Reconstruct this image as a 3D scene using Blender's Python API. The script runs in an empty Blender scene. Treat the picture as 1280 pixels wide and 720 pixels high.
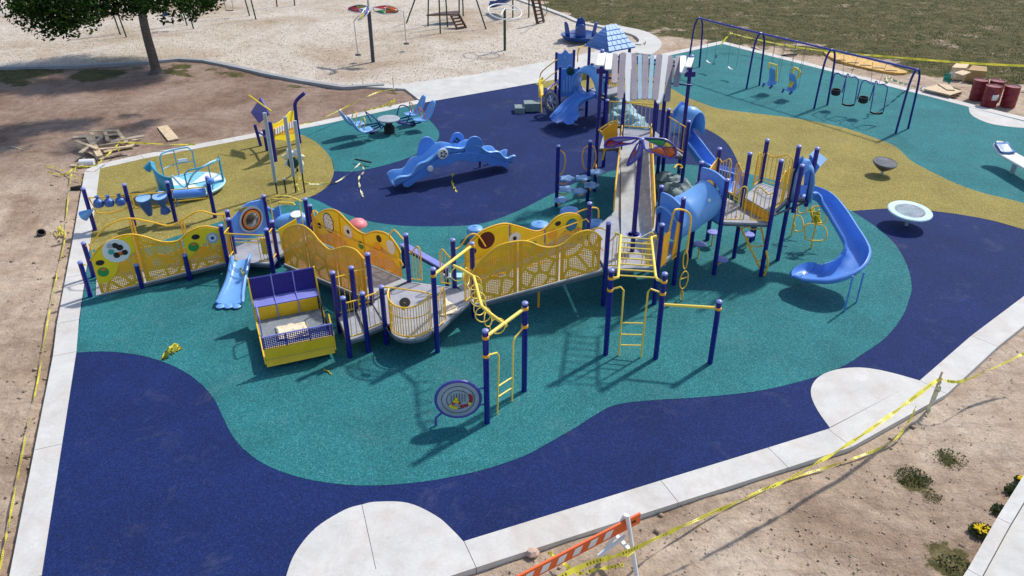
import bpy, math, random
import numpy as np
from mathutils import Vector, Matrix, noise
rnd = random.Random(7)
R = math.radians
S = bpy.context.scene
# ------------------------------------------------------------------ camera, world, sun
F = 1000.0; TH = math.atan(F / 1720.0); HC = 10.9
ct, st = math.cos(TH), math.sin(TH)
cam = bpy.data.objects.new('camera', bpy.data.cameras.new('camera'))
S.collection.objects.link(cam); S.camera = cam
cam.data.sensor_width = 36; cam.data.lens = 36 * F / 1280
cam.location = (0, 0, HC); cam.rotation_euler = (math.pi / 2 - TH, 0, 0)
cam.data.clip_start = .1; cam.data.clip_end = 3000
SUN = Vector((math.cos(R(42)) * math.cos(R(50.5)), math.sin(R(42)) * math.cos(R(50.5)), math.sin(R(50.5))))
W_ = bpy.data.worlds.new('World'); S.world = W_; W_.use_nodes = True
nt = W_.node_tree; bg = nt.nodes['Background']; sky = nt.nodes.new('ShaderNodeTexSky')
sky.sky_type = 'NISHITA'; sky.sun_disc = False
sky.sun_elevation = R(50.5); sky.sun_rotation = R(48)
nt.links.new(sky.outputs[0], bg.inputs[0]); bg.inputs[1].default_value = 0.15
sl = bpy.data.lights.new('sun', 'SUN'); sl.energy = 3.45; sl.angle = R(2.6); sl.color = (1, .955, .88)
so = bpy.data.objects.new('sun', sl); S.collection.objects.link(so)
so.rotation_euler = SUN.to_track_quat('Z', 'Y').to_euler(); so.location = (20, 20, 30)
S.view_settings.view_transform = 'Standard'; S.view_settings.look = 'None'
S.view_settings.exposure = 0.2; S.view_settings.gamma = 1

# ------------------------------------------------------------------ helpers
def ray(x, y):
    u = (x - 640) / F; v = (360 - y) / F
    return Vector((u, ct + v * st, -(st - v * ct)))
def G(x, y, z=0.0):                      # photograph pixel -> point at height z
    d = ray(x, y); t = (HC - z) / -d.z
    return Vector((d.x * t, d.y * t, z))
def GP(pts, z=0.0): return [G(x, y, z) for x, y in pts]
def VP(x, y, A, B, off=0.0):             # pixel -> point on the vertical plane through A and B
    d = ray(x, y); e = Vector((B[0] - A[0], B[1] - A[1])).normalized(); n = Vector((-e.y, e.x))
    if n.y > 0: n = -n
    a = Vector((A[0], A[1])) + n * off
    t = (a.x * n.x + a.y * n.y) / (d.x * n.x + d.y * n.y)
    return Vector((d.x * t, d.y * t, HC + d.z * t))
def V(*a): return Vector(a)
def up(p, z): return Vector((p[0], p[1], z))
col = S.collection
WO = {}
class MB:
    def __init__(s): s.v = []; s.f = []; s.m = []; s.mi = 0
    def add(s, vs, fs):
        n = len(s.v); s.v += [tuple(v) for v in vs]; s.f += [tuple(i + n for i in f) for f in fs]; s.m += [s.mi] * len(fs); return s
    def box(s, c, size, M=None, rz=0):
        hx, hy, hz = [k / 2 for k in size]
        M = M or Matrix.Rotation(rz, 3, 'Z'); c = Vector(c)
        vs = [c + M @ Vector((x * hx, y * hy, z * hz)) for x in (-1, 1) for y in (-1, 1) for z in (-1, 1)]
        return s.add(vs, [(0, 1, 3, 2), (4, 6, 7, 5), (0, 4, 5, 1), (2, 3, 7, 6), (0, 2, 6, 4), (1, 5, 7, 3)])
    def beam(s, a, b, w, h):
        a = Vector(a); b = Vector(b); d = b - a; L = d.length; x = d.normalized()
        z = Vector((0, 0, 1)) if abs(x.z) < .95 else Vector((0, 1, 0))
        y = z.cross(x).normalized(); z = x.cross(y)
        return s.box((a + b) / 2, (L, w, h), Matrix((x, y, z)).transposed())
    def tube(s, pts, r, n=8, closed=False, r2=None):
        pts = [Vector(p) for p in pts]; N = len(pts)
        if N < 2: return s
        T = []
        for i in range(N):
            if closed: t = pts[(i + 1) % N] - pts[i - 1]
            else: t = pts[min(i + 1, N - 1)] - pts[max(i - 1, 0)]
            T.append(t.normalized() if t.length > 1e-9 else Vector((0, 0, 1)))
        u = T[0].orthogonal().normalized(); rings = []; vs = []
        for i in range(N):
            u = (u - T[i] * u.dot(T[i])); u = u.normalized() if u.length > 1e-6 else T[i].orthogonal().normalized()
            w = T[i].cross(u); rr = r if r2 is None else r + (r2 - r) * i / (N - 1)
            for k in range(n):
                a = 2 * math.pi * k / n
                vs.append(pts[i] + (u * math.cos(a) + w * math.sin(a)) * rr)
        fs = []
        for i in range(N if closed else N - 1):
            j = (i + 1) % N
            for k in range(n): fs.append((i * n + k, i * n + (k + 1) % n, j * n + (k + 1) % n, j * n + k))
        if not closed: fs += [tuple(range(n))[::-1], tuple((N - 1) * n + k for k in range(n))]
        return s.add(vs, fs)
    def lathe(s, prof, o=(0, 0, 0), axis=(0, 0, 1), n=20, a0=0, a1=2 * math.pi):
        ax = Vector(axis).normalized(); q = Vector((0, 0, 1)).rotation_difference(ax); o = Vector(o)
        full = abs(a1 - a0 - 2 * math.pi) < 1e-6; m = n if full else n + 1; vs = []; fs = []
        for r, z in prof:
            for k in range(m):
                a = a0 + (a1 - a0) * k / n
                vs.append(o + q @ Vector((r * math.cos(a), r * math.sin(a), z)))
        for i in range(len(prof) - 1):
            for k in range(n):
                k2 = (k + 1) % m
                fs.append((i * m + k, i * m + k2, (i + 1) * m + k2, (i + 1) * m + k))
        if full:
            if prof[0][0] > 1e-4: fs.append(tuple(range(m))[::-1])
            if prof[-1][0] > 1e-4: fs.append(tuple((len(prof) - 1) * m + k for k in range(m)))
        return s.add(vs, fs)
    def plate(s, pts, th, nrm=None, center=True):    # planar polygon thickened
        pts = [Vector(p) for p in pts]; n = Vector((0, 0, 0))
        for i in range(len(pts)): n += pts[i - 1].cross(pts[i])
        n.normalize()
        if nrm is not None and n.dot(Vector(nrm)) < 0: pts = pts[::-1]; n = -n
        a = n * (th / 2 if center else th); b = -a if center else Vector((0, 0, 0)); N = len(pts)
        vs = [p + a for p in pts] + [p + b for p in pts]
        fs = [tuple(range(N)), tuple(range(N, 2 * N))[::-1]] + [(i, i + N, (i + 1) % N + N, (i + 1) % N) for i in range(N)]
        return s.add(vs, fs)
    def prism(s, pts, z0, z1): return s.plate([up(p, z1) for p in pts], z1 - z0, nrm=(0, 0, -1), center=False) if False else s._prism(pts, z0, z1)
    def _prism(s, pts, z0, z1):
        ar = sum(pts[i - 1][0] * pts[i][1] - pts[i][0] * pts[i - 1][1] for i in range(len(pts)))
        if ar < 0: pts = pts[::-1]
        N = len(pts); vs = [up(p, z1) for p in pts] + [up(p, z0) for p in pts]
        return s.add(vs, [tuple(range(N)), tuple(range(N, 2 * N))[::-1]] + [(i, i + N, (i + 1) % N + N, (i + 1) % N) for i in range(N)])
    def sheet(s, pts, z):
        ar = sum(pts[i - 1][0] * pts[i][1] - pts[i][0] * pts[i - 1][1] for i in range(len(pts)))
        if ar < 0: pts = pts[::-1]
        return s.add([up(p, z) for p in pts], [tuple(range(len(pts)))])
    def grid(s, rows, closed_v=False):
        n = len(rows[0]); vs = [p for r in rows for p in r]; fs = []
        for i in range(len(rows) - 1):
            for k in range(n if closed_v else n - 1): fs.append((i * n + k, i * n + (k + 1) % n, (i + 1) * n + (k + 1) % n, (i + 1) * n + k))
        return s.add(vs, fs)
    def build(s, name, mat, parent=None, smooth=None, bevel=0, solid=0, sub=0, o=None):
        me = bpy.data.meshes.new(name); A = np.array(s.v, dtype=float)
        c = Vector(((A[:, 0].min() + A[:, 0].max()) / 2, (A[:, 1].min() + A[:, 1].max()) / 2, A[:, 2].min())) if o is None else Vector(o)
        me.from_pydata([tuple(p) for p in (A - np.array(c))], [], s.f)
        ms = mat if isinstance(mat, (list, tuple)) else [mat]
        for m in ms: me.materials.append(m)
        if len(ms) > 1: me.polygons.foreach_set('material_index', s.m)
        me.polygons.foreach_set('use_smooth', [True] * len(me.polygons))
        if ms[0].name.startswith('perforated'):
            nrm = Vector(me.polygons[0].normal); e = Vector((-nrm.y, nrm.x, 0)); e = e.normalized() if e.length > .2 else Vector((1, 0, 0))
            uv = me.uv_layers.new(name='uv'); sz = Vector((0, 0, 1)) if abs(nrm.z) < .9 else Vector((0, 1, 0))
            for lp in me.loops:
                w = me.vertices[lp.vertex_index].co + c; uv.data[lp.index].uv = (w.dot(e), w.dot(sz))
        me.validate(); me.update()
        if smooth is None: smooth = 35
        if smooth and hasattr(me, 'set_sharp_from_angle'): me.set_sharp_from_angle(angle=R(smooth))
        ob = bpy.data.objects.new(name, me); col.objects.link(ob)
        pw = WO.get(parent.name, Vector((0, 0, 0))) if parent else Vector((0, 0, 0))
        if parent: ob.parent = parent
        ob.location = c - pw; WO[ob.name] = c.copy()
        if solid:
            m = ob.modifiers.new('s', 'SOLIDIFY'); m.thickness = solid; m.offset = 0
        if bevel:
            m = ob.modifiers.new('b', 'BEVEL'); m.width = bevel; m.segments = 2; m.limit_method = 'ANGLE'
        if sub:
            m = ob.modifiers.new('u', 'SUBSURF'); m.levels = sub; m.render_levels = sub
        return ob
def tag(o, label=None, cat=None, group=None, kind=None):
    if label: o['label'] = label
    if cat: o['category'] = cat
    if group: o['group'] = group
    if kind: o['kind'] = kind
    return o
def empty(name, loc, label, cat, group=None):
    o = bpy.data.objects.new(name, None); col.objects.link(o); o.location = loc; WO[o.name] = Vector(loc)
    o.empty_display_size = .3
    return tag(o, label, cat, group)
def copy_tree(o, parent=None):
    c = o.copy(); col.objects.link(c); c.parent = parent
    for ch in [x for x in o.children]: copy_tree(ch, c)
    return c
def smooth(pts, k=6, closed=False):      # catmull-rom through points
    P = [Vector(p) for p in pts]; n = len(P); out = []
    rng = range(n) if closed else range(n - 1)
    for i in rng:
        if closed: a, b, c, d = P[i - 1], P[i], P[(i + 1) % n], P[(i + 2) % n]
        else: a, b, c, d = P[max(i - 1, 0)], P[i], P[i + 1], P[min(i + 2, n - 1)]
        for j in range(k):
            t = j / k
            out.append(.5 * (2 * b + (c - a) * t + (2 * a - 5 * b + 4 * c - d) * t * t + (3 * b - a - 3 * c + d) * t ** 3))
    if not closed: out.append(P[-1])
    return out
def sm2(pts, k=6, closed=False): return [(p.x, p.y) for p in smooth([(x, y, 0) for x, y in pts], k, closed)]
def circ(c, r, nrm, n=24, ry=None, a0=0, a1=2 * math.pi):
    nrm = Vector(nrm).normalized(); u = Vector((0, 0, 1)).cross(nrm)
    u = u.normalized() if u.length > 1e-4 else Vector((1, 0, 0)); w = nrm.cross(u); ry = ry or r
    full = abs(a1 - a0) > 6.28
    return [Vector(c) + u * r * math.cos(a0 + (a1 - a0) * k / (n if full else n - 1)) + w * ry * math.sin(a0 + (a1 - a0) * k / (n if full else n - 1)) for k in range(n)]

def hz(p, px_y):                       # height at which a vertical at p meets photo row px_y
    v = (360 - px_y) / F; return HC - p.y * (st - v * ct) / (ct + v * st)
# ------------------------------------------------------------------ materials
def mk(name):
    m = bpy.data.materials.new(name); m.use_nodes = True
    return m, m.node_tree, m.node_tree.nodes['Principled BSDF']
def nd(t, typ, **kw):
    n = t.nodes.new(typ)
    for k, v in kw.items():
        if k in n.inputs: n.inputs[k].default_value = v
        else: setattr(n, k, v)
    return n
def ramp(t, fac, stops):
    r = t.nodes.new('ShaderNodeValToRGB'); t.links.new(fac, r.inputs[0]); e = r.color_ramp.elements
    while len(e) < len(stops): e.new(.5)
    for i, (p, c) in enumerate(stops):
        e[i].position = p; e[i].color = (*c, 1) if len(c) == 3 else c
    return r.outputs[0]
def mix(t, fac, a, b, mode='MIX'):
    n = t.nodes.new('ShaderNodeMix'); n.data_type = 'RGBA'; n.blend_type = mode
    for sock, val in ((n.inputs[0], fac), (n.inputs[6], a), (n.inputs[7], b)):
        if isinstance(val, bpy.types.NodeSocket): t.links.new(val, sock)
        elif isinstance(val, (int, float)): sock.default_value = val
        else: sock.default_value = (*val, 1) if len(val) == 3 else val
    return n.outputs[2]
def bump(t, b, h, strength=.3, dist=.01):
    n = nd(t, 'ShaderNodeBump', Strength=strength, Distance=dist)
    t.links.new(h, n.inputs['Height']); t.links.new(n.outputs[0], b.inputs['Normal'])
def coords(t, kind='Object'): return t.nodes.new('ShaderNodeTexCoord').outputs[kind]
def tex(t, co, scale, detail=4, rough=.6, dist=0):
    n = nd(t, 'ShaderNodeTexNoise', Scale=scale, Detail=detail, Roughness=rough, Distortion=dist); t.links.new(co, n.inputs['Vector']); return n.outputs['Fac']
def vor(t, co, scale, out='Distance', feature='F1', rnd_=1.0):
    n = t.nodes.new('ShaderNodeTexVoronoi'); n.feature = feature; n.inputs['Scale'].default_value = scale; n.inputs['Randomness'].default_value = rnd_
    t.links.new(co, n.inputs['Vector']); return n.outputs[out]
def world_pos(t): return t.nodes.new('ShaderNodeNewGeometry').outputs['Position']
def paint(name, c, rough=.35, metal=0, var=.18, spec=.5, scale=3, dust=.0):
    m, t, b = mk(name); co = coords(t)
    n = tex(t, co, scale, 5, .65)
    c1 = tuple(x * (1 - var) for x in c); c2 = tuple(min(1, x * (1 + var)) for x in c)
    cc = ramp(t, n, [(.3, c1), (.7, c2)])
    if dust:
        d = tex(t, co, scale * 4, 6, .7)
        cc = mix(t, ramp(t, d, [(.5, (0, 0, 0)), (.8, (dust,) * 3)]), cc, (.55, .48, .4))
    t.links.new(cc, b.inputs['Base Color'])
    rr = ramp(t, tex(t, co, scale * 5, 4), [(.3, (rough * .8,) * 3), (.8, (min(1, rough * 1.5),) * 3)]); t.links.new(rr, b.inputs['Roughness'])
    b.inputs['Metallic'].default_value = metal; b.inputs['Specular IOR Level'].default_value = spec
    bump(t, b, tex(t, co, 60, 2), .08, .004)
    return m
def rubber(name, c, flecks, amt=.22):
    m, t, b = mk(name); co = world_pos(t)
    v = vor(t, co, 48, 'Color'); sep = t.nodes.new('ShaderNodeSeparateColor'); t.links.new(v, sep.inputs[0])
    lo = tuple(x * .62 for x in c); hi = tuple(min(1, x * 1.4) for x in c)
    base = ramp(t, sep.outputs[0], [(0, lo), (.35, c), (.7, c), (1, hi)])
    fl = ramp(t, sep.outputs[1], [(.0, (0, 0, 0)), (1 - amt, (0, 0, 0)), (1 - amt + .01, (1, 1, 1))])
    base = mix(t, fl, base, flecks)
    big = tex(t, co, .55, 6, .65, .3)
    base = mix(t, 1.0, base, ramp(t, big, [(.3, (.80, .80, .80)), (.7, (1.14, 1.14, 1.14))]), 'MULTIPLY')
    dust = tex(t, co, .9, 8, .72, .8)
    base = mix(t, ramp(t, dust, [(.56, (0, 0, 0)), (.82, (.11, .11, .11))]), base, (.42, .40, .36))
    t.links.new(base, b.inputs['Base Color']); b.inputs['Roughness'].default_value = .88; b.inputs['Specular IOR Level'].default_value = .25
    bump(t, b, vor(t, co, 40), .5, .006)
    return m
def concrete(name, c=(.50, .475, .44), stain=(.36, .27, .19), amt=.5):
    m, t, b = mk(name); co = world_pos(t)
    n1 = tex(t, co, 1.3, 8, .7, .4); n2 = tex(t, co, 18, 4, .6); n3 = tex(t, co, .8, 6, .7, 1.0)
    base = ramp(t, n1, [(.25, tuple(x * .82 for x in c)), (.75, tuple(min(1, x * 1.12) for x in c))])
    base = mix(t, .35, base, ramp(t, n2, [(.3, (.8, .8, .8)), (.7, (1.1, 1.1, 1.1))]), 'MULTIPLY')
    base = mix(t, ramp(t, n3, [(.46, (0, 0, 0)), (.72, (amt,) * 3)]), base, stain)
    t.links.new(base, b.inputs['Base Color']); b.inputs['Roughness'].default_value = .85
    bump(t, b, n2, .35, .006)
    return m
NAVY_R = rubber('rubber_navy', (.0065, .019, .098), (.014, .033, .14), .2)
TEAL_R = rubber('rubber_teal', (.019, .155, .168), (.06, .235, .235), .16)
OLIV_R = rubber('rubber_olive', (.255, .205, .05), (.40, .34, .12), .18)
CONC = concrete('concrete_pale', (.61, .59, .555), (.46, .36, .28), .5)
CONC2 = concrete('concrete_path', (.58, .565, .53), (.42, .37, .30), .35)
CONC3 = concrete('concrete_grey_kerb', (.34, .35, .36), (.22, .2, .18), .35)
POST = paint('post_paint', (.010, .009, .20), .28, 0, .15)
CAPM = paint('post_cap_plastic', (.24, .27, .62), .35, 0, .1)
YEL = paint('yellow_pipe', (.96, .54, .03), .38, 0, .1)
YELL = paint('bright_yellow_pipe', (.97, .68, .10), .38, 0, .1)
ORG = paint('orange_sheet', (.92, .42, .015), .45, 0, .12)
YPL = paint('yellow_plastic', (.96, .67, .008), .38, 0, .08)
YMET = paint('yellow_metal', (.90, .56, .012), .4, 0, .12)
BLU = paint('blue_plastic', (.105, .28, .74), .32, 0, .10, dust=.12)
LBLU = paint('light_blue_plastic', (.17, .40, .80), .32, 0, .10, dust=.1)
PBLU = paint('pale_blue_plastic', (.30, .50, .80), .35, 0, .08)
DBLU = paint('deep_blue_plastic', (.015, .065, .28), .35, 0, .12, dust=.1)
CYAN = paint('cyan_paint', (.045, .33, .50), .35, 0, .1)
PCYAN = paint('pale_cyan_paint', (.38, .66, .80), .4, 0, .08)
LAV = paint('lavender_plastic', (.22, .24, .62), .4, 0, .1)
PURP = paint('purple_metal', (.07, .06, .36), .35, 0, .15)
WHT = paint('white_plastic', (.78, .78, .76), .45, 0, .05, dust=.15)
GREY = paint('grey_plastic', (.22, .20, .21), .6, 0, .12)
SLATG = paint('slat_grey', (.30, .26, .30), .6, 0, .12)
SLATB = paint('slat_blue', (.32, .48, .58), .6, 0, .10)
ROCK = paint('rock_turquoise', (.26, .44, .50), .6, 0, .25, scale=5, dust=.3)
ROCKG = paint('rock_grey', (.17, .24, .25), .65, 0, .3, scale=5, dust=.3)
STEEL = paint('brushed_steel', (.46, .50, .54), .35, .35, .1)
DRUMB = paint('drum_body_blue', (.045, .13, .40), .35)
DRUMH = paint('drum_head_blue', (.30, .52, .85), .4)
BLACK = paint('black_rubber', (.012, .012, .013), .6, 0, .2)
DGREEN = paint('dark_green_paint', (.008, .05, .028), .4, 0, .2)
GREENP = paint('green_plastic', (.03, .30, .06), .4)
REDP = paint('red_plastic', (.42, .02, .02), .4)
DRED = paint('dark_red_plastic', (.09, .004, .006), .5)
ORAP = paint('orange_plastic', (.80, .22, .02), .4)
PINK = paint('pink_plastic', (.75, .22, .25), .45)
TEALP = paint('teal_tarp', (.03, .38, .32), .5)
BARREL = paint('barrel_maroon', (.20, .008, .018), .42, 0, .25, scale=4, dust=.12)
BROWNM = paint('brown_metal', (.07, .025, .016), .6, 0, .3)
WOOD = paint('raw_lumber', (.62, .47, .30), .75, 0, .3, scale=6, dust=.3)
WOODG = paint('weathered_lumber', (.42, .34, .25), .8, 0, .3, scale=6)
PLY = paint('plywood', (.62, .47, .30), .75, 0, .12, scale=4)
CARD = paint('cardboard', (.66, .50, .31), .85, 0, .12, scale=6)
PAPER = paint('cream_paper', (.80, .68, .48), .85, 0, .08, scale=8)
BOARDY = paint('yellow_formwork', (.60, .33, .045), .6, 0, .45, scale=5, dust=.7)
def tapemat(name, c):
    m, t, b = mk(name); uv = coords(t, 'UV'); sp = t.nodes.new('ShaderNodeSeparateXYZ'); t.links.new(uv, sp.inputs[0])
    def mth(op, a, bb=None):
        n = t.nodes.new('ShaderNodeMath'); n.operation = op
        for k, v in enumerate((a, bb)):
            if v is None: continue
            if isinstance(v, (int, float)): n.inputs[k].default_value = v
            else: t.links.new(v, n.inputs[k])
        return n.outputs[0]
    u = sp.outputs[0]; fr = mth('FRACT', mth('MULTIPLY', u, 1.6)); word = mth('LESS_THAN', fr, .5)          # a printed word, then a gap
    let = mth('LESS_THAN', mth('FRACT', mth('MULTIPLY', u, 18.0)), .5); row = mth('LESS_THAN', mth('ABSOLUTE', sp.outputs[1]), .5)
    k = mth('MULTIPLY', mth('MULTIPLY', word, let), row); t.links.new(mix(t, k, c, (.04, .035, .02)), b.inputs['Base Color']); b.inputs['Roughness'].default_value = .4
    tl = t.nodes.new('ShaderNodeBsdfTranslucent'); tl.inputs[0].default_value = (*c, 1); mx = t.nodes.new('ShaderNodeMixShader'); mx.inputs[0].default_value = .35
    t.links.new(b.outputs[0], mx.inputs[1]); t.links.new(tl.outputs[0], mx.inputs[2]); t.links.new(mx.outputs[0], t.nodes['Material Output'].inputs[0]); return m
TAPE = tapemat('caution_tape', (.82, .74, .07))
TAPEP = paint('faded_tape', (.72, .68, .42), .45, 0, .15)
SIGNO = paint('barricade_orange', (.82, .13, .02), .45, 0, .06)
def perf(name, c, dot, hole, patch=True, sc=3.2):
    m, t, b = mk(name); co = coords(t); uv = coords(t, 'UV')
    n = tex(t, co, 2.5, 4); t.links.new(ramp(t, n, [(.3, tuple(x * .88 for x in c)), (.7, tuple(min(1, x * 1.1) for x in c))]), b.inputs['Base Color'])
    b.inputs['Roughness'].default_value = .42
    def v2(scale, out, feature, rn):
        n = t.nodes.new('ShaderNodeTexVoronoi'); n.voronoi_dimensions = '2D'; n.feature = feature; n.inputs['Scale'].default_value = scale; n.inputs['Randomness'].default_value = rn
        t.links.new(uv, n.inputs['Vector']); return n.outputs[out]
    d = v2(dot, 'Distance', 'F1', .1)
    mm = t.nodes.new('ShaderNodeMath'); mm.operation = 'LESS_THAN'; t.links.new(d, mm.inputs[0]); mm.inputs[1].default_value = hole
    out = mm.outputs[0]
    if patch:
        e = v2(sc, 'Distance', 'DISTANCE_TO_EDGE', 1.0)
        g = t.nodes.new('ShaderNodeMath'); g.operation = 'GREATER_THAN'; t.links.new(e, g.inputs[0]); g.inputs[1].default_value = .085
        p = t.nodes.new('ShaderNodeMath'); p.operation = 'MULTIPLY'; t.links.new(out, p.inputs[0]); t.links.new(g.outputs[0], p.inputs[1]); out = p.outputs[0]
    a = t.nodes.new('ShaderNodeMath'); a.operation = 'SUBTRACT'; a.inputs[0].default_value = 1; t.links.new(out, a.inputs[1])
    t.links.new(a.outputs[0], b.inputs['Alpha'])
    return m
PERF = perf('perforated_orange_panel', (.97, .49, .02), 21, .36, True, 2.4)
PERFB = perf('perforated_navy_sheet', (.03, .025, .32), 22, .36, False)
def deckmat(name, c):
    m, t, b = mk(name); co = world_pos(t)
    v = vor(t, co, 16, 'Distance', 'F1', .25)
    base = ramp(t, tex(t, co, 2.2, 7, .7, .5), [(.3, tuple(x * .72 for x in c)), (.7, tuple(x * 1.2 for x in c))])
    base = mix(t, ramp(t, v, [(.16, (1, 1, 1)), (.30, (0, 0, 0))]), base, tuple(x * .25 for x in c))
    base = mix(t, ramp(t, tex(t, co, 5, 8, .75), [(.52, (0, 0, 0)), (.75, (.55,) * 3)]), base, (.50, .44, .36))
    t.links.new(base, b.inputs['Base Color']); b.inputs['Roughness'].default_value = .7
    bump(t, b, v, .6, .01)
    return m
DECK = deckmat('perforated_deck', (.34, .35, .40))
RAMPM = paint('ramp_grey_sheet', (.38, .41, .43), .6, 0, .18, scale=2, dust=.35)
DKSIDE = paint('deck_edge_grey', (.10, .12, .15), .6, 0, .2)
def trans(name, c):
    m, t, b = mk(name); b.inputs['Base Color'].default_value = (*c, 1); b.inputs['Roughness'].default_value = .15
    b.inputs['Transmission Weight'].default_value = .35; co = coords(t)
    t.links.new(ramp(t, tex(t, co, 4, 3), [(.3, tuple(x * .75 for x in c)), (.7, c)]), b.inputs['Base Color']); return m
TORG = trans('orange_translucent', (.70, .15, .01)); TGRN = trans('green_translucent', (.02, .30, .05)); TYEL = trans('yellow_translucent', (.75, .60, .03))
TRED = trans('red_translucent', (.5, .02, .02)); TPUR = trans('lilac_translucent', (.28, .26, .62))
CLEAR = trans('clear_dome', (.10, .07, .05))
TEALB = trans('blue_window', (.03, .30, .65))
# ------------------------------------------------------------------ the ground
def poly_mask(pts):                      # signed distance-ish test against a world polygon, vectorised
    P = np.array([(p[0], p[1]) for p in pts])
    def f(X, Y):
        ins = np.zeros(X.shape, bool); dmin = np.full(X.shape, 1e9)
        for i in range(len(P)):
            a = P[i - 1]; b = P[i]
            cond = ((a[1] > Y) != (b[1] > Y)); xx = (b[0] - a[0]) * (Y - a[1]) / (b[1] - a[1] + 1e-12) + a[0]
            ins ^= cond & (X < xx)
            d = b - a; t = np.clip(((X - a[0]) * d[0] + (Y - a[1]) * d[1]) / (d @ d + 1e-12), 0, 1)
            dmin = np.minimum(dmin, np.hypot(X - a[0] - t * d[0], Y - a[1] - t * d[1]))
        return np.where(ins, dmin, -dmin)
    return f
INNER = [(28, 850), (52, 720), (95.5, 440), (98.7, 400), (114, 296), (125, 211), (180, 198.5), (400, 156.7), (529, 128.5), (663, 105), (740, 91), (903, 55),
         (1162, 121), (1219, 136), (1500, 205), (1214, 420), (1149.6, 476), (1035, 536.7), (960, 560), (826, 601), (580, 677), (300, 766)]
inner_w = [p.xy for p in GP(INNER)]
site = poly_mask(inner_w)
CHIPS = [(-400, 92), (0, 84), (94, 82), (183, 77), (225, 73), (258, 75), (300, 83.5), (337, 92), (384, 101), (431, 108), (480, 105), (505, 106.5), (594, 93), (693, 75), (724, 69),
         (757, 62), (784, 56), (796, 51), (790, 45), (750, 34), (721, 28), (706, 21.5), (678, 11), (646, 0), (610, -12), (560, -40), (300, -75), (-300, -75)]
chips_w = [p.xy for p in GP(CHIPS)]
chips = poly_mask(chips_w)
LAWN = [(640, -8), (690, 14), (725, 24), (790, 38), (830, 40), (900, 52), (960, 56), (1040, 66), (1150, 88), (1200, 98), (1290, 112), (1800, 170), (2600, 60), (1500, -120), (500, -120), (560, -45)]
lawn = poly_mask([p.xy for p in GP(LAWN)])
GP_DRY = poly_mask([p.xy for p in GP([(0, 84), (190, 80), (240, 76), (300, 88), (380, 104), (430, 112), (500, 110), (505, 118), (430, 118), (350, 108), (290, 104), (200, 92), (60, 108), (-200, 112), (-200, 88)])])
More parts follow.
